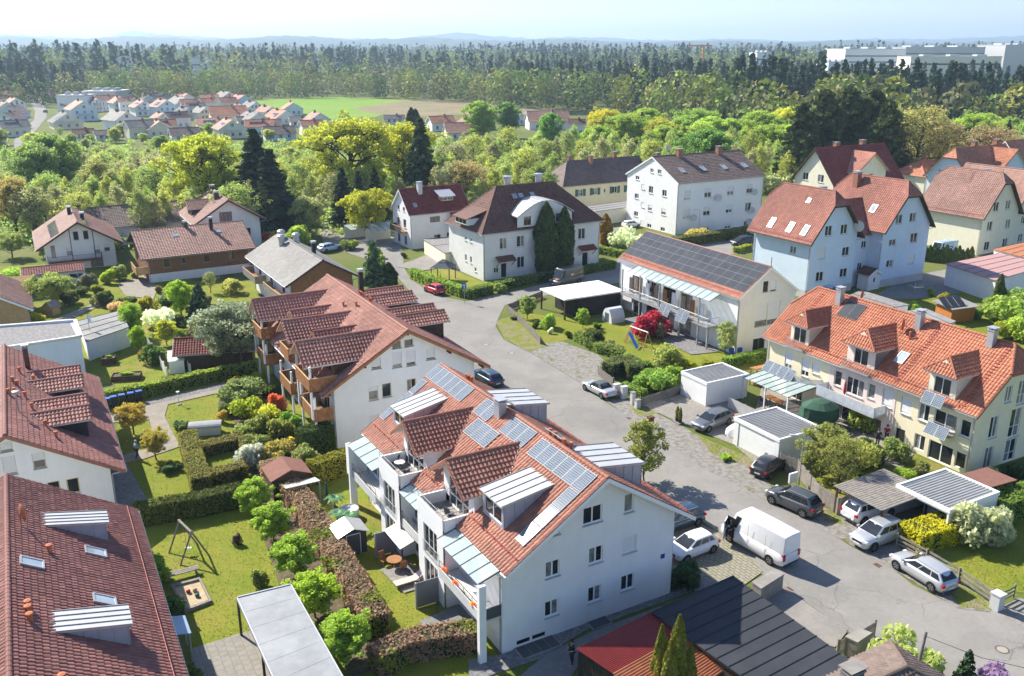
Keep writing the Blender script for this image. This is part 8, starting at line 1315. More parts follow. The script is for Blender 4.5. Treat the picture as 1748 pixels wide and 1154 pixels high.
def car(label, kind, paint, px, py, head, group=None, z=.05, cat='car', opendoor=False, soft=None, at=None):
    L, W, H, fb, ft, rt_, rb, tl, wr = CK[kind]; p = at or P(px, py, z); t = thing({'van': 'delivery_van', 'minivan': 'minivan', 'suv': 'parked_suv'}.get(kind, 'parked_car'), label, cat, p, head, group); pm = 'car_' + paint
    X = lambda f: (f - .5) * L
    fx = (0, .015, .07, .2, .4, .6, .74, .86, .95, .985, 1.0); hw = (.66, .84, .95, .99, 1, 1, .985, .95, .86, .72, .48); zb = (.42, .30, .22, .19, .19, .19, .19, .20, .22, .28, .36)
    if kind in ('van', 'minivan'): hw = (.95, .97, .99, 1, 1, 1, .99, .97, .92, .84, .72)
    m = MB(); rows = []
    for f, w, t_, b in zip(fx, hw, tl, zb):
        w = w * W / 2; zt = t_ * H; half = [(0, b), (.84 * w, b), (.97 * w, b + .14), (w, b + .5 * (zt - b)), (.965 * w, zt - .10), (.86 * w, zt - .012), (.45 * w, zt + .018), (0, zt + .025)]
        rows.append([(X(f), y, zz) for y, zz in half] + [(X(f), -y, zz) for y, zz in half[-2:0:-1]])
    m.grid(rows, closed=True); m.face(*rows[0]); m.face(*rows[-1][::-1]); body = m.obj('body', [pm], t, smooth=True)
    wb, wt = .90 * W / 2, (.70 if kind not in ('van', 'minivan') else .84) * W / 2; wbr = wb if kind in ('van', 'minivan') else wb * .93; zr0, zf0 = tl[2] * H - .02, tl[6] * H - .02; zt = H
    def bl(A, B, C, D, u, v): return (A * (1 - u) + B * u) * (1 - v) + (D * (1 - u) + C * u) * v
    V_ = Vector; c = {}
    for s in (-1, 1): c[s] = (V_((X(rb) + .02, s * wbr, zr0)), V_((X(fb), s * wb, zf0)), V_((X(ft), s * wt, zt - .05)), V_((X(rt_), s * wt * .97, zt - .07)))
    cb = MB(); g = 6
    for s in (-1, 1): cb.face(*c[s])
    arch = lambda a, b, dz: [a.lerp(b, i / g) + V_((0, 0, dz * math.sin(math.pi * i / g))) for i in range(g + 1)]
    rr = [arch(c[1][0], c[-1][0], .0), arch(c[1][3], c[-1][3], .05)]; mid = arch((c[1][3] + c[1][2]) / 2 + V_((0, .015, .035)), (c[-1][3] + c[-1][2]) / 2 + V_((0, -.015, .035)), .06); fr_ = arch(c[1][2], c[-1][2], .05); cb.grid([rr[0], rr[1], mid, fr_, arch(c[1][1], c[-1][1], .0)])
    for s in (-1, 1): cb.face(c[s][3], mid[0 if s > 0 else -1], c[s][2])
    co = cb.obj('cabin', [soft or pm], t, smooth=True); bm = bmesh.new(); bm.from_mesh(co.data); bmesh.ops.remove_doubles(bm, verts=bm.verts, dist=.004); bmesh.ops.recalc_face_normals(bm, faces=bm.faces); bm.to_mesh(co.data); bm.free(); md = co.modifiers.new('bevel', 'BEVEL'); md.width = .07 if kind != 'van' else .10; md.segments = 3; md.limit_method = 'ANGLE'; md.angle_limit = R(28)
    def pane(name, A, B, C, D, u0, u1, v0, v1, off=.012, mt='glass'):
        n = (B - A).cross(D - A).normalized(); ctr = (A + B + C + D) / 4
        if n.dot(ctr - V_((0, 0, H * .6))) < 0: n = -n
        q = [bl(A, B, C, D, u, v) + n * off for u, v in ((u0, v0), (u1, v0), (u1, v1), (u0, v1))]; mm = MB(); mm.face(*q); mm.obj(name, [mt], t)
    F_ = (c[1][1], c[-1][1], c[-1][2], c[1][2]); R_ = (c[1][0], c[-1][0], c[-1][3], c[1][3])
    if not opendoor or True: pane('windscreen', *F_, .06, .94, .08, .92, .035)
    if kind != 'van': pane('rear_window', *R_, .08, .92, .25 if kind == 'cabrio' else .12, .9, .02)
    else:
        for u0, u1 in ((.03, .49), (.51, .97)): pane('rear_door', *R_, u0, u1, .02, .97, .012, pm)
    for s in (-1, 1):
        sp = {'hatch': ((.09, .26), (.29, .60), (.63, .92)), 'wagon': ((.06, .28), (.31, .60), (.63, .93)), 'suv': ((.08, .27), (.30, .60), (.63, .93)), 'cabrio': ((.25, .5), (.54, .92)), 'van': ((.86, .955),), 'minivan': ((.05, .35), (.38, .66), (.69, .9))}[kind]
        for u0, u1 in sp: pane('side_window', *c[s], u0, u1, .12, .86)
    wx = (X(.185), X(.815)) if kind != 'van' else (X(.19), X(.82))
    def wheel():
        m = MB(); pr = [(wr * .62, -.09), (wr * .96, -.10), (wr, -.06), (wr, .06), (wr * .96, .10), (wr * .62, .09)]; n = 18; rows = [[(r * math.cos(a), y, r * math.sin(a)) for a in np.linspace(0, 2 * math.pi, n + 1)[:-1]] for r, y in pr]; m.grid(rows, closed=True); return m.mesh('wheel', 'tyre')
    def rim():
        m = MB(); n = 10; r1 = wr * .64
        for s in (-1, 1):
            for k in range(5): a = k * 2 * math.pi / 5; m.face(*[(r * math.cos(a + d), s * .085, r * math.sin(a + d)) for r, d in ((.05, -.5), (r1, -.16), (r1, .16), (.05, .5))])
            m.face(*[(r1 * math.cos(a), s * .055, r1 * math.sin(a)) for a in np.linspace(0, 2 * math.pi, 17)[:-1]], mi=1)
            ring = np.linspace(0, 2 * math.pi, 17); m.grid([[(r * math.cos(a), s * .088, r * math.sin(a)) for a in ring] for r in (r1 * .9, r1)])
        return m.mesh('rim', ['rim', 'tyre'])
    wm, rm = cached(('wh', wr), wheel), cached(('rim', wr), rim)
    for x in wx:
        for s in (-1, 1):
            a = MB(); n = 14; a.face(*[(x + (wr + .05) * math.cos(q), s * (W / 2 + .004), wr + .02 + (wr + .05) * math.sin(q)) for q in np.linspace(0, 2 * math.pi, n + 1)[:-1]]); a.obj('arch_shade', ['black'], t); w_ = O('wheel', wm, t, (x, s * (W / 2 - .075), wr)); O('rim', rm, w_)  # black disc on the body side imitates the dark arch cavity
    for s in (-1, 1):
        l = MB(); z0 = tl[8] * H; l.add([(X(.955), s * W / 2 * .62, z0 - .10), (X(.925), s * W / 2 * .93, z0 - .06), (X(.90), s * W / 2 * .93, z0 + .02), (X(.945), s * W / 2 * .62, z0 + .02), (X(.99), s * W / 2 * .66, z0 - .16), (X(.965), s * W / 2 * .90, z0 - .13)], [(0, 1, 2, 3), (4, 5, 1, 0)]); 
        l2 = MB(); l2.box(X(.945), X(.982), min(s * W * .28, s * W * .43), max(s * W * .28, s * W * .43), z0 - .16, z0 - .03); l2.obj('headlight', ['lamp_clear'], t)
        r = MB(); zz = tl[1] * H; r.box(X(-.002) if kind != 'van' else X(-.004), X(.03), min(s * W * .33, s * W * .462), max(s * W * .33, s * W * .462), zz - .22 - (.25 if kind == 'van' else 0), zz - .02); r.obj('tail_light', ['lamp_red'], t)
        k = MB(); k.box(X(fb) - .28, X(fb) - .1, min(s * (wb + .02), s * (wb + .2)), max(s * (wb + .02), s * (wb + .2)), zf0 + .05, zf0 + .2); k.obj('wing_mirror', [pm], t)
    for x, nm in ((X(-.006), 'number_plate'), (X(1.0), 'number_plate')): k = MB(); k.box(x - .01, x + .01, -.26, .26, .48, .59); k.obj(nm, ['plate'], t)
    gr = MB(); gr.box(X(.985), X(1.004), -.45 * W / 2, .45 * W / 2, tl[9] * H - .16, tl[9] * H - .04); gr.obj('grille', ['black'], t)
    bp = MB(); bp.box(X(-.004), X(.02), -W * .4, W * .4, .27, .42); bp.obj('bumper_trim', ['dark_metal'], t)
    if kind in ('wagon', 'suv'):
        for s in (-1, 1): k = MB(); k.tube((X(.15), s * wt * .9, H + .02), (X(.52), s * wt * .9, H + .03), .02); k.obj('roof_rail', ['steel'], t)
    return t
def carp(label, kind, paint, rear, front, **kw):
    a, b = P(*rear, .05), P(*front, .05); d = b - a; return car(label, kind, paint, 0, 0, math.atan2(d.y, d.x), at=(a + b) / 2, **kw)
white_van = carp('white delivery van on the road with its driver door open', 'van', 'white', (1330, 958), (1258, 918), cat='van')
carp('silver estate car parked by the rail fence', 'wagon', 'silver', (1613, 1010), (1536, 962)); carp('silver suv standing at an angle before the yellow green hedge', 'suv', 'silver', (1528, 912), (1464, 936)); carp('white suv under the board roofed carport', 'suv', 'white', (1452, 890), (1510, 872)); carp('dark grey suv parked at the plank fence', 'suv', 'darkgrey', (1386, 880), (1322, 852)); carp('small black hatchback beside the middle garage', 'hatch', 'black', (1296, 815), (1328, 795)); carp('grey estate car on the paved drive between the garages', 'wagon', 'grey', (1242, 716), (1186, 738))
carp('silver cabriolet with black soft top parked at the road', 'cabrio', 'silver', (1045, 682), (1002, 660), soft='fabric_grey'); carp('white hatchback in the paved bay beside the white solar house', 'hatch', 'white', (1207, 934), (1154, 954)); carp('dark car half hidden behind the white hatchback', 'wagon', 'navy', (1178, 890), (1128, 908)); carp('dark blue car parked behind the red ridge', 'wagon', 'navy', (852, 664), (812, 640)); carp('red hatchback at the hedge by the junction', 'hatch', 'red', (756, 505), (728, 494)); carp('grey delivery van with lettering before the hip-roofed house', 'van', 'vangrey', (998, 477), (934, 492), cat='van'); gv = bpy.data.objects['delivery_van.001']
car('black suv in the side road before the blue house', 'suv', 'black', 1266, 418, R(28) + math.pi); car('light blue delivery van behind the thuja row', 'van', 'lightblue', 1608, 436, R(30) + math.pi, cat='van'); car('white car before the cream garages', 'hatch', 'white', 1077, 388, R(30)); car('light blue car behind the grey roof house', 'wagon', 'lightblue', 563, 428, R(50)); car('white van by the tiled annex of the chalet', 'minivan', 'white', 134, 484, R(20)); car('blue car under the glass roof behind the barn chimney', 'hatch', 'lightblue', 1405, 502, R(120)); car('small blue car on the far village street, nearer one', 'hatch', 'navy', 78, 192, R(100), z=.1); car('pale car on the far village street, farther one', 'hatch', 'silver', 74, 178, R(100), z=.1)
m = MB(); V_ = Vector
# livery of the grey van
for x0, x1, z0, z1, mt in ((-.9, -.55, 1.45, 1.8, 'orange_paint'), (-.5, .0, 1.5, 1.75, 'frame_white'), (-1.9, -1.1, 1.6, 1.7, 'wood_light'), (-2.6, -1.95, 1.55, 1.85, 'wood_light')):
    k = MB(); k.box(x0, x1, 1.005, 1.012, z0, z1); k.obj('livery', [mt], gv)
k = MB(); k.box(2.3, 2.62, -.7, .7, 1.18, 1.2); k.obj('bonnet_emblem', ['orange_paint'], gv); 
lv = bpy.data.objects['delivery_van.002']
for x0, x1, z0, z1, mt in ((-1.2, 1.0, 1.3, 1.75, 'blue_plate2'), (-.9, .7, 1.45, 1.6, 'frame_white'), (-1.0, .6, 2.0, 2.15, 'frame_white')): k = MB(); k.box(x0, x1, 1.005 if mt == 'blue_plate2' or z0 > 1.9 else 1.014, 1.012 if mt == 'blue_plate2' else 1.02, z0, z1); k.obj('livery', [mt], lv)
# open driver door and black sheet imitating shade in the white van's doorway
k = MB(); k.box(1.45, 2.15, 1.0, 1.012, .55, 2.15); k.obj('doorway_shade', ['black'], white_van); k = MB(); k.box(0, .85, -.03, .03, 0, 1.55); d_ = k.obj('driver_door', ['car_white'], white_van, (2.15, 1.03, .5), R(118)); k = MB(); k.box(.1, .75, -.035, .035, .85, 1.45); k.obj('door_window', ['glass'], d_)
for s in (-1, 1):
    for x in (-1.4, .2): k = MB(); k.box(x - .02, x + .02, min(s * 1.001, s * 1.006), max(s * 1.001, s * 1.006), .5, 2.2); k.obj('panel_joint', ['sill'], white_van)
# ------------------------------------------------------------------ people
def person(label, loc, yaw, shirt, trousers, hair='hair', pose='walk', s=1.0, z=.03):
    t = thing('person', label, 'person', loc, yaw); t.scale = (s, s, s)
    sit = pose == 'sit'; st = .22 if pose == 'walk' else .06
    J = {'pel': (0, 0, .95), 'che': (.02, 0, 1.28), 'nek': (.03, 0, 1.48), 'hea': (.05, 0, 1.63), 'top': (.05, 0, 1.74), 'shL': (.02, .19, 1.42), 'shR': (.02, -.19, 1.42), 'elL': (-.06, .27, 1.15), 'elR': (.02, -.27, 1.15), 'haL': (.10, .26, .95), 'haR': (.18, -.24, .98), 'hiL': (0, .1, .90), 'hiR': (0, -.1, .90), 'knL': (st * .6, .1, .50), 'knR': (-st * .3, -.1, .50), 'anL': (st, .1, .08), 'anR': (-st * 1.2, -.1, .10), 'toL': (st + .17, .11, .04), 'toR': (-st * 1.2 + .16, -.11, .05)}
    if sit: J.update(pel=(-.05, 0, .5), che=(0, 0, .85), nek=(.02, 0, 1.05), hea=(.04, 0, 1.2), top=(.04, 0, 1.31), shL=(0, .19, .99), shR=(0, -.19, .99), elL=(.08, .25, .74), elR=(.08, -.25, .74), haL=(.32, .18, .66), haR=(.32, -.18, .66), hiL=(0, .1, .48), hiR=(0, -.1, .48), knL=(.42, .12, .50), knR=(.42, -.12, .50), anL=(.45, .12, .08), anR=(.45, -.12, .08), toL=(.6, .12, .04), toR=(.6, -.12, .04))
    if pose == 'carry': J.update(elL=(.06, .26, 1.16), elR=(.06, -.26, 1.16), haL=(.33, .14, 1.12), haR=(.33, -.14, 1.12))
    def skin(name, E, rad, mt, parent=t):
        ks = list(dict.fromkeys([k for e in E for k in e])); me = bpy.data.meshes.new(name); me.from_pydata([J[k] for k in ks], [(ks.index(a), ks.index(b)) for a, b in E], []); me.materials.append(MATS[mt]); o = O(name, me, parent)
        md = o.modifiers.new('skin', 'SKIN'); sv = me.skin_vertices[0].data
        for i, k in enumerate(ks): r = rad.get(k, .06); sv[i].radius = (r, r); sv[i].use_root = (i == 0)
        md.use_smooth_shade = True; sd = o.modifiers.new('sub', 'SUBSURF'); sd.levels = 1; sd.render_levels = 1; return o
    body = skin('body', [('pel', 'che'), ('che', 'nek'), ('nek', 'hea'), ('hea', 'top'), ('che', 'shL'), ('che', 'shR'), ('shL', 'elL'), ('elL', 'haL'), ('shR', 'elR'), ('elR', 'haR'), ('pel', 'hiL'), ('pel', 'hiR'), ('hiL', 'knL'), ('hiR', 'knR'), ('knL', 'anL'), ('knR', 'anR'), ('anL', 'toL'), ('anR', 'toR')], dict(pel=.13, che=.13, nek=.055, hea=.10, top=.075, shL=.06, shR=.06, elL=.042, elR=.042, haL=.035, haR=.035, hiL=.085, hiR=.085, knL=.06, knR=.06, anL=.04, anR=.04, toL=.035, toR=.035), 'skin')
    skin('shirt', [('pel', 'che'), ('che', 'nek'), ('che', 'shL'), ('che', 'shR'), ('shL', 'elL'), ('shR', 'elR')], dict(pel=.155, che=.155, nek=.075, shL=.08, shR=.08, elL=.06, elR=.06), shirt)
    skin('trousers', [('pel', 'hiL'), ('pel', 'hiR'), ('hiL', 'knL'), ('hiR', 'knR'), ('knL', 'anL'), ('knR', 'anR')], dict(pel=.15, hiL=.105, hiR=.105, knL=.08, knR=.08, anL=.06, anR=.06), trousers)
    h = MB(); hx, hy, hz = J['hea']; h.lathe([(.118, .0), (.122, .05), (.10, .11), (.05, .15), (.005, .16)], (hx - .02, hy, hz + .02), 10); h.obj('hair', [hair], t, smooth=True); f = MB(); f.box(hx + .085, hx + .12, -.012, .012, hz - .03, hz + .02)
    for e in (-.04, .04): f.box(hx + .085, hx + .1, e - .012, e + .012, hz + .02, hz + .035)
    f.obj('face', ['skin'], t)
    for a, sd in ((J['haL'], 1), (J['haR'], -1)):
        hnd = MB()
        for i in range(4): hnd.tube((a[0] + .02, a[1] + (i - 1.5) * .018, a[2] - .02), (a[0] + .06, a[1] + (i - 1.5) * .02, a[2] - .09 + .01 * abs(i - 1.5)), .009, .007, 5)
        hnd.tube((a[0], a[1] - sd * .02, a[2]), (a[0] + .05, a[1] - sd * .05, a[2] - .04), .01, .008, 5); hnd.obj('hand', ['skin'], t)
    return t
person('man in light blue shirt and dark trousers walking on the garden path', P(235, 783, .03), R(60), 'cloth_blue', 'cloth_navy', 'plaster_grey')
person('person in dark clothes with white bag at the terrace entrance', P(1497, 762, .05), R(60), 'cloth_dark', 'cloth_dark'); person('person in red and white top standing in the terrace doorway', P(1512, 755, .05), R(230), 'cloth_red', 'cloth_dark', pose='carry'); person('person in black clothes beside the red roofed shed', P(976, 1135, .03), R(210), 'cloth_dark', 'cloth_dark', pose='carry')
a_ = white_van.rotation_euler[2]; v0 = white_van.location; sp_ = Vector((math.cos(a_) * 1.75 - math.sin(a_) * .95, math.sin(a_) * 1.75 + math.cos(a_) * .95, .55)); person('driver sitting in the open door of the white van', v0 + sp_, a_ + R(70), 'cloth_dark', 'cloth_dark', pose='sit')
# ------------------------------------------------------------------ far village, forest, factory, hills, haze
def fhouse(px0, px1, pyb, pyr, o, rt, wl, lb, yaw=0, sol=0):
    b = P((px0 + px1) / 2, pyb); dep = b.y * _C + CAM_H * _S; w = (px1 - px0) / FPX * dep; zr = max(4.0, ztop(0, pyr, b)); va = math.atan2(b.y, b.x) + R(yaw)
    if o == 'g': L, W, th = w * 1.15, w, math.degrees(va)
    else: L, W, th = w, w * .72, math.degrees(va) - 90
    zr = min(zr, 11.5); ze = max(2.4, zr - W / 2 * .62); c = b + Vector((b.x, b.y, 0)).normalized() * ((L if o == 'g' else W) / 2)
    wn = []; hw = (W if o == 'g' else L) / 2 - 1.4
    for z in (.9, 3.6):
        if z + 1.6 < ze + (1.5 if o == 'g' else .2):
            for k in range(3): wn.append(((k - 1) * hw * .66, z, 1.2, 1.4))
    if o == 'g' and zr > 7: wn.append((0, min(6.2, zr - 2.6), 1.3, 1.3))
    side = [(k * L / 4, .9, 1.1, 1.4) for k in (-1, 0, 1)]
    r, rf, D = house('village_house', lb, (c.x, c.y), th, L, W, ze, zr, wl, rt, og=.5, oe=.6, wins={('n0' if o == 'g' else 'r'): wn}, tl=.7, tw=1.2, amp=.02, fine=False)
    chimney(rf, D, L * .12, -.6 if o == 's' else .5, 1.0, .8, .8, 'brick', 'concrete')
    if o == 'g' and zr > 7: bl_ = MB(); railing(bl_, [(-L / 2 - .5, -W * .3, 3.2), (-L / 2 - .5, W * .3, 3.2)], 1.0, .5, .03); bl_.box(-L / 2 - .5, -L / 2 + .5, -W * .3, W * .3, 3.05, 3.2); bl_.obj('balcony', ['wood_paint'], r)
    for i in range(sol): pv(rf, D, -1 if o == 's' else 1, -L / 4 + (i % 3) * 1.8, W / 4 - .3 + (i // 3) * 1.2, 1.7, 1.4, True)
FH = [(118, 164, 207, 173, 'g', 'orange2', 'bluewhite', 'white far house with long balcony and flag', 12, 0), (89, 140, 221, 193, 'g', 'darkgrey', 'cream', 'cream far house with dark roof beside the village street', 8, 6), (106, 133, 192, 174, 's', 'orange2', 'white', 'far house with red roof left of the long balcony house', 0, 0), (138, 168, 190, 166, 's', 'red2', 'white', 'leftmost red roof of the far terraced row', 10, 0), (154, 176, 191, 168, 'g', 'red2', 'white', 'first white gable of the far terraced row', 15, 0), (168, 200, 190, 163, 's', 'red2', 'white', 'second red roof of the far terraced row', 10, 0), (190, 222, 194, 166, 'g', 'orange2', 'white', 'second white gable of the far terraced row', 15, 0), (204, 232, 195, 167, 's', 'red2', 'white', 'third red roof of the far terraced row', 10, 0), (226, 262, 199, 172, 'g', 'red2', 'white', 'third white gable of the far terraced row', 15, 3), (262, 299, 201, 171, 'g', 'orange2', 'bluewhite', 'white far house with light solar patch at the row end', 20, 6), (185, 232, 226, 191, 'g', 'grey', 'white', 'white far house with grey stepped roofs above the meadow', 25, 0), (126, 162, 240, 221, 's', 'dark', 'white', 'far house with dark brown roof, left of two', 0, 0), (163, 203, 241, 225, 's', 'darkgrey', 'white', 'far house with dark brown roof, right of two', 5, 0), (0, 42, 222, 193, 'g', 'greybrown', 'white', 'white house beside the far village street at left edge', -25, 0), (4, 45, 203, 182, 'g', 'greybrown', 'bluewhite', 'white house behind the left edge one', -25, 0), (-12, 22, 190, 170, 'g', 'old', 'white', 'small far house at the left edge above the street', -20, 0), (5, 35, 176, 155, 's', 'orange2', 'white', 'far house with pink roof at the top of the street', 0, 0), (30, 52, 174, 160, 'g', 'old', 'white', 'small far gable near the top of the street', -15, 0), (-20, 12, 250, 229, 's', 'old', 'cream', 'low far house at the left edge below the street', 0, 0), (72, 98, 172, 158, 's', 'old', 'cream', 'far brown roof right of the street end', 0, 0),
(258, 302, 228, 205, 's', 'orange2', 'white', 'far house with red roof and solar strip above the golden oak', 14, 3), (262, 290, 213, 193, 'g', 'orange2', 'white', 'far house with red dormer roof above the solar strip one', 20, 0), (291, 342, 243, 219, 's', 'greybrown', 'white', 'far house with wide brown roof left of the golden oak', 8, 0), (303, 330, 205, 184, 'g', 'darkgrey', 'white', 'far house with dark roof gable in mid village', 30, 4), (332, 362, 206, 183, 'g', 'grey', 'cream', 'far house with pale grey roof in mid village', 25, 0), (336, 397, 222, 203, 's', 'red2', 'white', 'far house with long red roof and solar patch', 5, 6), (359, 422, 211, 182, 's', 'orange2', 'yellow', 'yellow far house with large orange roof', 6, 0), (370, 402, 178, 157, 'g', 'grey', 'yellow', 'yellow far gable house before the forest', 25, 0), (355, 376, 176, 160, 's', 'red2', 'white', 'far red roof left of the yellow gable', 0, 0), (392, 430, 180, 163, 'g', 'orange2', 'bluewhite', 'white far house with grey red roof before the forest', 20, 0), (416, 446, 196, 174, 'g', 'grey', 'white', 'modern white far house beside the field', 28, 0), (442, 472, 205, 182, 'g', 'red2', 'white', 'far house with red grey roof right of the modern one', 30, 0), (456, 502, 213, 189, 'g', 'orange2', 'white', 'far house with red roof strips beside the field', 25, 4), (404, 436, 216, 199, 's', 'grey', 'white', 'far house with grey roof below the yellow one', 10, 0), (427, 482, 229, 205, 's', 'greybrown', 'white', 'far house with dark brown roof before the field house', 0, 0), (450, 505, 240, 217, 's', 'greybrown', 'bluewhite', 'far house with brown roof above the dark spruce', 8, 0), (494, 530, 217, 200, 's', 'grey', 'white', 'far house with grey roof at the village end', 5, 0), (512, 552, 231, 206, 's', 'orange2', 'white', 'far house with reddish roof at the right end of the village', 15, 0), (384, 412, 236, 214, 'g', 'grey', 'wood', 'far timber gable in front of the long red roof', 10, 0), (300, 332, 179, 160, 'g', 'orange2', 'white', 'far gable right of the dark hut before the forest', 20, 0), (256, 282, 168, 153, 's', 'dark', 'wood', 'dark far hut before the forest edge', 0, 0), (270, 300, 172, 158, 'g', 'grey', 'white', 'first small grey far roof before the forest', 20, 0), (282, 312, 176, 160, 'g', 'grey', 'white', 'second small grey far roof before the forest', 20, 0), (288, 330, 186, 166, 'g', 'grey', 'cream', 'pale green roofed far house behind the row end', 22, 0), (308, 350, 188, 170, 's', 'orange2', 'bluewhite', 'far house with red roof behind the pale one', 14, 0), (398, 420, 200, 178, 'g', 'old', 'white', 'small far gable between yellow and modern house', 20, 0),
(730, 776, 224, 199, 's', 'orange2', 'white', 'white far house with red roof above the single spruce', 20, 0), (758, 828, 240, 211, 's', 'old', 'white', 'far house with wide brown roof above the brownish tree', 8, 0), (789, 838, 222, 196, 'g', 'old', 'wood', 'far timber house with solar roof', 30, 3), (858, 905, 214, 194, 'g', 'grey', 'bluewhite', 'far house with grey gable right of the timber one', 20, 0), (897, 970, 222, 191, 's', 'old', 'white', 'far house with long brown roof and light panels', 10, 0), (968, 1000, 232, 204, 's', 'dark', 'white', 'dark far house left of the golden oak', 0, 0), (808, 850, 208, 190, 's', 'orange2', 'cream', 'far red roof behind the timber house', 0, 0), (655, 692, 212, 199, 's', 'darkgrey', 'white', 'far dark roof behind the golden oak crown', 0, 0), (1066, 1090, 226, 208, 'g', 'orange2', 'white', 'small far house with orange roof right of the golden oak', 20, 0), (1210, 1254, 233, 212, 's', 'red2', 'plaster_grey', 'far house with red wall and grey roof above the fresh green maple', 10, 0), (1155, 1182, 230, 212, 's', 'old', 'cream', 'far house hidden in trees left of the red walled one', 0, 0)]
rv = random.Random(12); RN = ('orange2', 'red2', 'old', 'greybrown', 'grey', 'salmon'); RT = ('orange', 'red', 'light brown', 'dark brown', 'grey', 'pink'); k = 0
for py, xs in ((181, (108, 132, 236, 262, 344)), (188, (10, 342, 372)), (197, (-6, 318, 392, 482)), (218, (282, 412, 522)), (236, (2, 216, 250, 368, 420))):
    for i, px in enumerate(xs): j = rv.randrange(6); w = 24 + (py - 170) * .32 + rv.uniform(0, 6); fhouse(px, px + w, py + rv.uniform(-2, 2), py - w * .62, 'gs'[rv.randrange(2)], RN[j], rv.choice(('white', 'white', 'cream', 'bluewhite')), '%s %s roofed cottage from left in far village row %s' % (ORD(i), RT[j], ORD(k)), rv.uniform(-5, 28), 3 * (rv.random() < .25))
    k += 1
for a in FH: fhouse(*a)
def block(name, label, px0, px1, pyt, pyb, Y, depth, bands, mt='frame_white', win='band', rz=0.0):
    """flat-roofed works building: px extents, top and band lines read at distance Y"""
    dep = Y * _C + 10 * _S; x0, x1 = (px0 - 874) / FPX * dep, (px1 - 874) / FPX * dep; zt = ztop(0, pyt, (0, Y)); t = thing(name, label, 'building', ((x0 + x1) / 2, Y, 0), rz); w = (x1 - x0) / 2; m = MB(); m.box(-w, w, 0, depth, 0, zt); m.obj('wall', [mt], t)
    for k in range(bands): z = zt - 5.5 - k * 5.5; m = MB(); m.box(-w + .5, w - .5, -.12, .1, z - 1.4, z); m.obj('window_band', [win], t)
    m = MB(); m.box(-w - .3, w + .3, -.3, depth + .3, zt, zt + .5); m.obj('roof_edge', ['zinc_light'], t)
    for k in range(3): m = MB(); a = -w + (k + .6) * w * .6; m.box(a, a + w * .22, depth * .3, depth * .6, zt + .5, zt + 2.0); m.obj('roof_plant', ['zinc'], t)
block('office_block', 'white banded office building on the horizon at right', 1442, 1545, 84, 110, 900, 60, 4); block('works_hall', 'long white works hall behind the banded office', 1545, 1680, 81, 105, 980, 80, 1, 'zinc_light'); block('works_tower', 'pale works block at the right edge of the horizon', 1714, 1760, 77, 105, 980, 60, 0, 'zinc_light'); block('green_roof_hall', 'lower hall with green roof before the works', 1555, 1710, 97, 112, 830, 30, 1, 'cream', 'glass'); block('low_hall', 'low white hall left of the banded office', 1415, 1450, 106, 118, 760, 30, 0); block('far_white_block', 'small white block in the forest near the crane', 1292, 1318, 90, 104, 900, 30, 1); block('far_white_block', 'white flat building in the forest above the far village', 190, 212, 101, 106, 900, 30, 1); block('far_white_block', 'second white flat building right of the first above the far village', 325, 345, 99, 104, 900, 30, 1)
block('flat_school', 'long pale flat building before the left forest', 132, 190, 157, 166, 560, 25, 0, 'zinc_light'); block('flat_school', 'low white flat building left of the long pale one', 88, 136, 164, 175, 520, 15, 0)
bx_ = (1201 - 874) / FPX * (1000 * _C); t = thing('tower_crane', 'orange tower crane above the forest', 'crane', (bx_, 1000, 0)); m = MB(); m.box(-1, 1, -1, 1, 0, 35.5); m.obj('mast', ['orange_paint'], t); m = MB(); m.box(-16, 9, -.7, .7, 35.5, 37); m.obj('jib', ['orange_paint'], t)
# ---- forest: every tree a small cone or dome of leaf clumps, joined (far-off wood)
def rise(Y): return min(1., max(0., (Y - 650) / 1000.)) * 9.0     # the wooded ground climbs gently
def forest(name, label, pts, sz, seed, q_con, q_dec):
    g = np.random.default_rng(seed); Vs, Fs, Rs, Cc, base = [], [], [], [], 0
    for (X, Y, h, k) in pts:
        n = q_con if k == 0 else q_dec; t = g.uniform(0, 1, n)
        if k == 0: tt = .05 + .95 * t ** .8; r = h * .20 * (1 - tt) ** .9 + .2; lf = h * sz
        else: tt = .06 + .92 * t; r = h * .36 * np.sin(np.clip((tt + .12) / 1.14, 0, 1) * math.pi) ** .6; lf = h * sz * 1.1
        a = g.uniform(0, 2 * math.pi, n); rr = r * g.uniform(.55, 1.08, n); C = np.stack([X + rr * np.cos(a), Y + rr * np.sin(a), h * tt + rise(Y)], 1); out = np.stack([np.cos(a), np.sin(a), np.full(n, .5)], 1) * .7
        V, F = leaves(C, np.full(n, lf), .5, out, 1.6, g); Vs.append(V); Fs.append(F + base); base += len(V); Rs.append(np.clip(-.1 + .95 * tt + g.normal(0, .13, n), 0, 1))  # each tree darkens towards its foot, shade painted into the leaf tone
        if k == 0: c = np.array((.042, .072, .042)) * g.uniform(.75, 1.3)
        else: c = np.array(((.21, .29, .06), (.27, .32, .06), (.16, .23, .06), (.29, .29, .07), (.22, .22, .10))[g.integers(0, 5)]) * g.uniform(.6, 1.2)
        Cc.append(np.tile(c, (n, 1)))
    me = npmesh(name, np.concatenate(Vs), np.concatenate(Fs), ['forest_leaf'], np.concatenate(Rs)); col = me.attributes.new('tint', 'FLOAT_COLOR', 'FACE'); cc = np.concatenate(Cc); col.data.foreach_set('color', np.concatenate([cc, np.ones((len(cc), 1))], 1).astype(np.float32).ravel())
    return tag(O(name, me, None, kind='stuff'), label, 'forest')
fm = mat('forest_leaf', (1, 1, 1), .7, .10, .05, 0, None, .1, attr=.38, trans=.2); t_ = fm.node_tree; at_ = t_.nodes.new('ShaderNodeAttribute'); at_.attribute_name = 'tint'
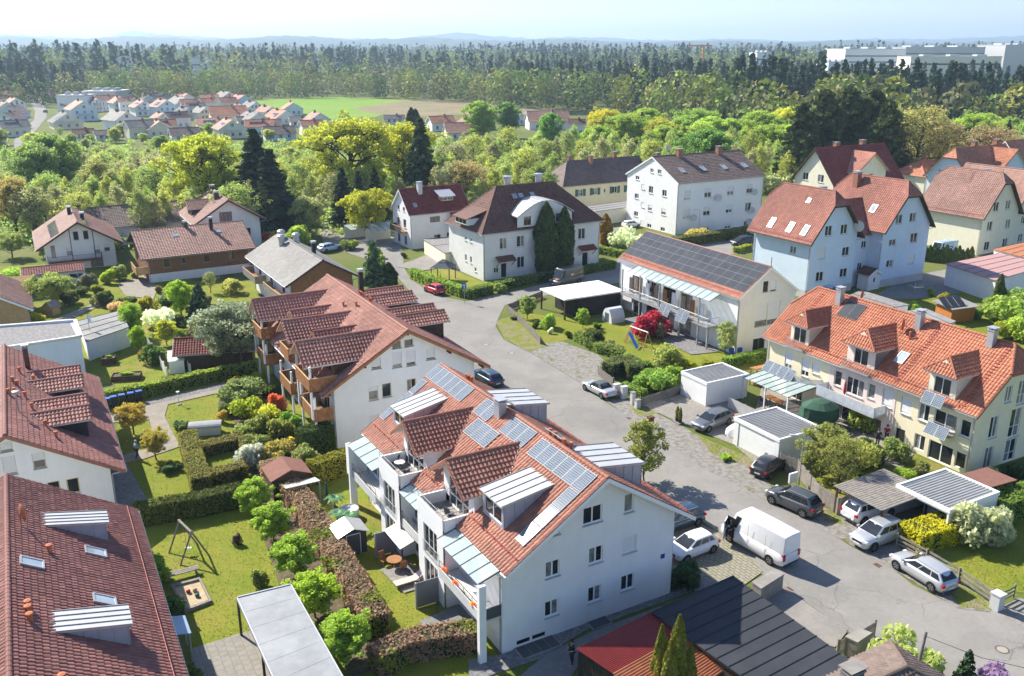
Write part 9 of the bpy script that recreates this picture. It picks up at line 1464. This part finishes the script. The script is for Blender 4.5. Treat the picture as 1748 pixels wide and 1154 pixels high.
for l_ in list(t_.links):
    if l_.from_node.type == 'RGB': s_ = l_.to_socket; t_.links.remove(l_); t_.links.new(at_.outputs['Color'], s_)
g = np.random.default_rng(77)
def fnoise(x, y, s): return (math.sin(x / s * 1.3 + 1.7 * math.sin(y / s * .7 + .4)) + math.sin(y / s * 1.1 - 1.3 * math.sin(x / s * .9 + 2)) + math.sin((x + y) / s * .6)) / 3
def pxd(X, Y): return 874 + FPX * X / (Y * _C + 15)
def edge(px):      # where the wood begins, by bearing
    return np.interp(px, [-200, 60, 120, 300, 420, 700, 900, 1050, 1250, 1500, 1700, 2000], [600, 560, 585, 600, 640, 640, 540, 480, 350, 340, 340, 340])
def scatter(Ya, Yb, sp, hmin, hmax, keep=1.0):
    out = []; Y = Ya
    while Y < Yb:
        s = sp * (1 + (Y - Ya) / 2600.); X = -Y * .66
        while X < Y * .66:
            x, y = X + g.normal(0, s * .35), Y + g.normal(0, s * .35); px = pxd(x, y)
            blocked = (1405 < px < 1760 and 720 < y < 1080)
            if y > edge(px) + 25 * fnoise(x, y, 40) and not blocked and g.random() < keep:
                con = fnoise(x, y, 75) + .35 * fnoise(x, y, 23) + (.0 if y > edge(px) + 50 else -.5) > .02; hgt = g.uniform(hmin, hmax) * (1.08 if con else .85) * (1 + .25 * fnoise(x, y, 160)); out.append((x, y, hgt, 0 if con else 1))
            X += s
        Y += s
    return out
m = MB(); m.grid([[(x * Y / 3400., Y, rise(Y) - .25) for x in (-3600, -1200, 1200, 3600)] for Y in (655, 900, 1200, 1650, 3600)]); m.obj('forest_ground', ['meadow'])['kind'] = 'structure'
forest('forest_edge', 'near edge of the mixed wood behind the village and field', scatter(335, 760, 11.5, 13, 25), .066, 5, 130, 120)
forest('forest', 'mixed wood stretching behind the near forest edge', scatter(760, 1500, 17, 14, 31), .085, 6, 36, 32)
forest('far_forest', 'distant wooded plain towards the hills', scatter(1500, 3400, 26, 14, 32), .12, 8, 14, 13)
# ---- hills
def hills(name, Y0, Y1, hs, seed, mt, nx=160, ny=14):
    g = np.random.default_rng(seed); m = MB(); rows = []; ph = g.uniform(0, 6.28, 8)
    for j in range(ny + 1):
        y = Y0 + (Y1 - Y0) * j / ny; row_ = []
        for i in range(nx + 1):
            px = -300 + 2350 * i / nx; x = (px - 874) / FPX * y; base = np.interp(px, *hs); z = base * math.sin(math.pi / 2 * j / ny) ** 1.3 * (1 + .10 * math.sin(px / 37 + ph[0]) + .07 * math.sin(px / 13 + ph[1] + j) + .05 * math.sin(px / 6.1 + ph[2] - j)); row_.append((x, y, max(.3, z) + g.uniform(0, 5)))
        rows.append(row_)
    m.grid(rows); o = m.obj(name, [mt]); o['kind'] = 'structure'
mix2('hill_wood', (.030, .050, .026), (.075, .09, .035), .012, .42, .6, .95, .4, .05, 0, 1, (.04, .07, .03), .003, .45, .6)
hills('hills', 3600, 6000, ([-300, 0, 200, 420, 520, 640, 800, 860, 1000, 1250, 1400, 1520, 1800, 2100], [80, 82, 84, 80, 88, 80, 74, 76, 66, 60, 66, 58, 54, 56]), 3, 'hill_wood')
hills('far_hills', 7000, 9500, ([-300, 0, 150, 300, 480, 560, 700, 780, 830, 900, 1000, 1180, 1400, 1520, 1600, 1750, 2100], [135, 132, 124, 130, 122, 116, 114, 146, 142, 120, 108, 96, 92, 102, 120, 114, 112]), 4, 'hill_wood')
hills('mountain', 10500, 11800, ([-300, 100, 190, 235, 255, 285, 330, 420, 2100], [20, 30, 110, 205, 225, 195, 120, 40, 20]), 5, 'hill_wood', 200, 8)
# ---- haze: an even pale air over the whole place
hz = MB(); hz.box(-8500, 8500, -150, 13500, -1.0, 262); ho = hz.obj('haze', []) if False else O('haze', (lambda me: me)(hz.mesh('haze', [])), None, kind='stuff')
hm = bpy.data.materials.new('haze_air'); hm.use_nodes = True; MATS['haze_air'] = hm; ht = hm.node_tree; ht.nodes.remove(ht.nodes['Principled BSDF']); pv_ = ht.nodes.new('ShaderNodeVolumePrincipled'); pv_.inputs['Color'].default_value = (.60, .79, 1.0, 1); pv_.inputs['Density'].default_value = HAZE; pv_.inputs['Anisotropy'].default_value = .25; ht.links.new(pv_.outputs[0], ht.nodes['Material Output'].inputs['Volume']); ho.data.materials.append(hm); tag(ho, 'thin pale haze over the whole valley', 'haze')
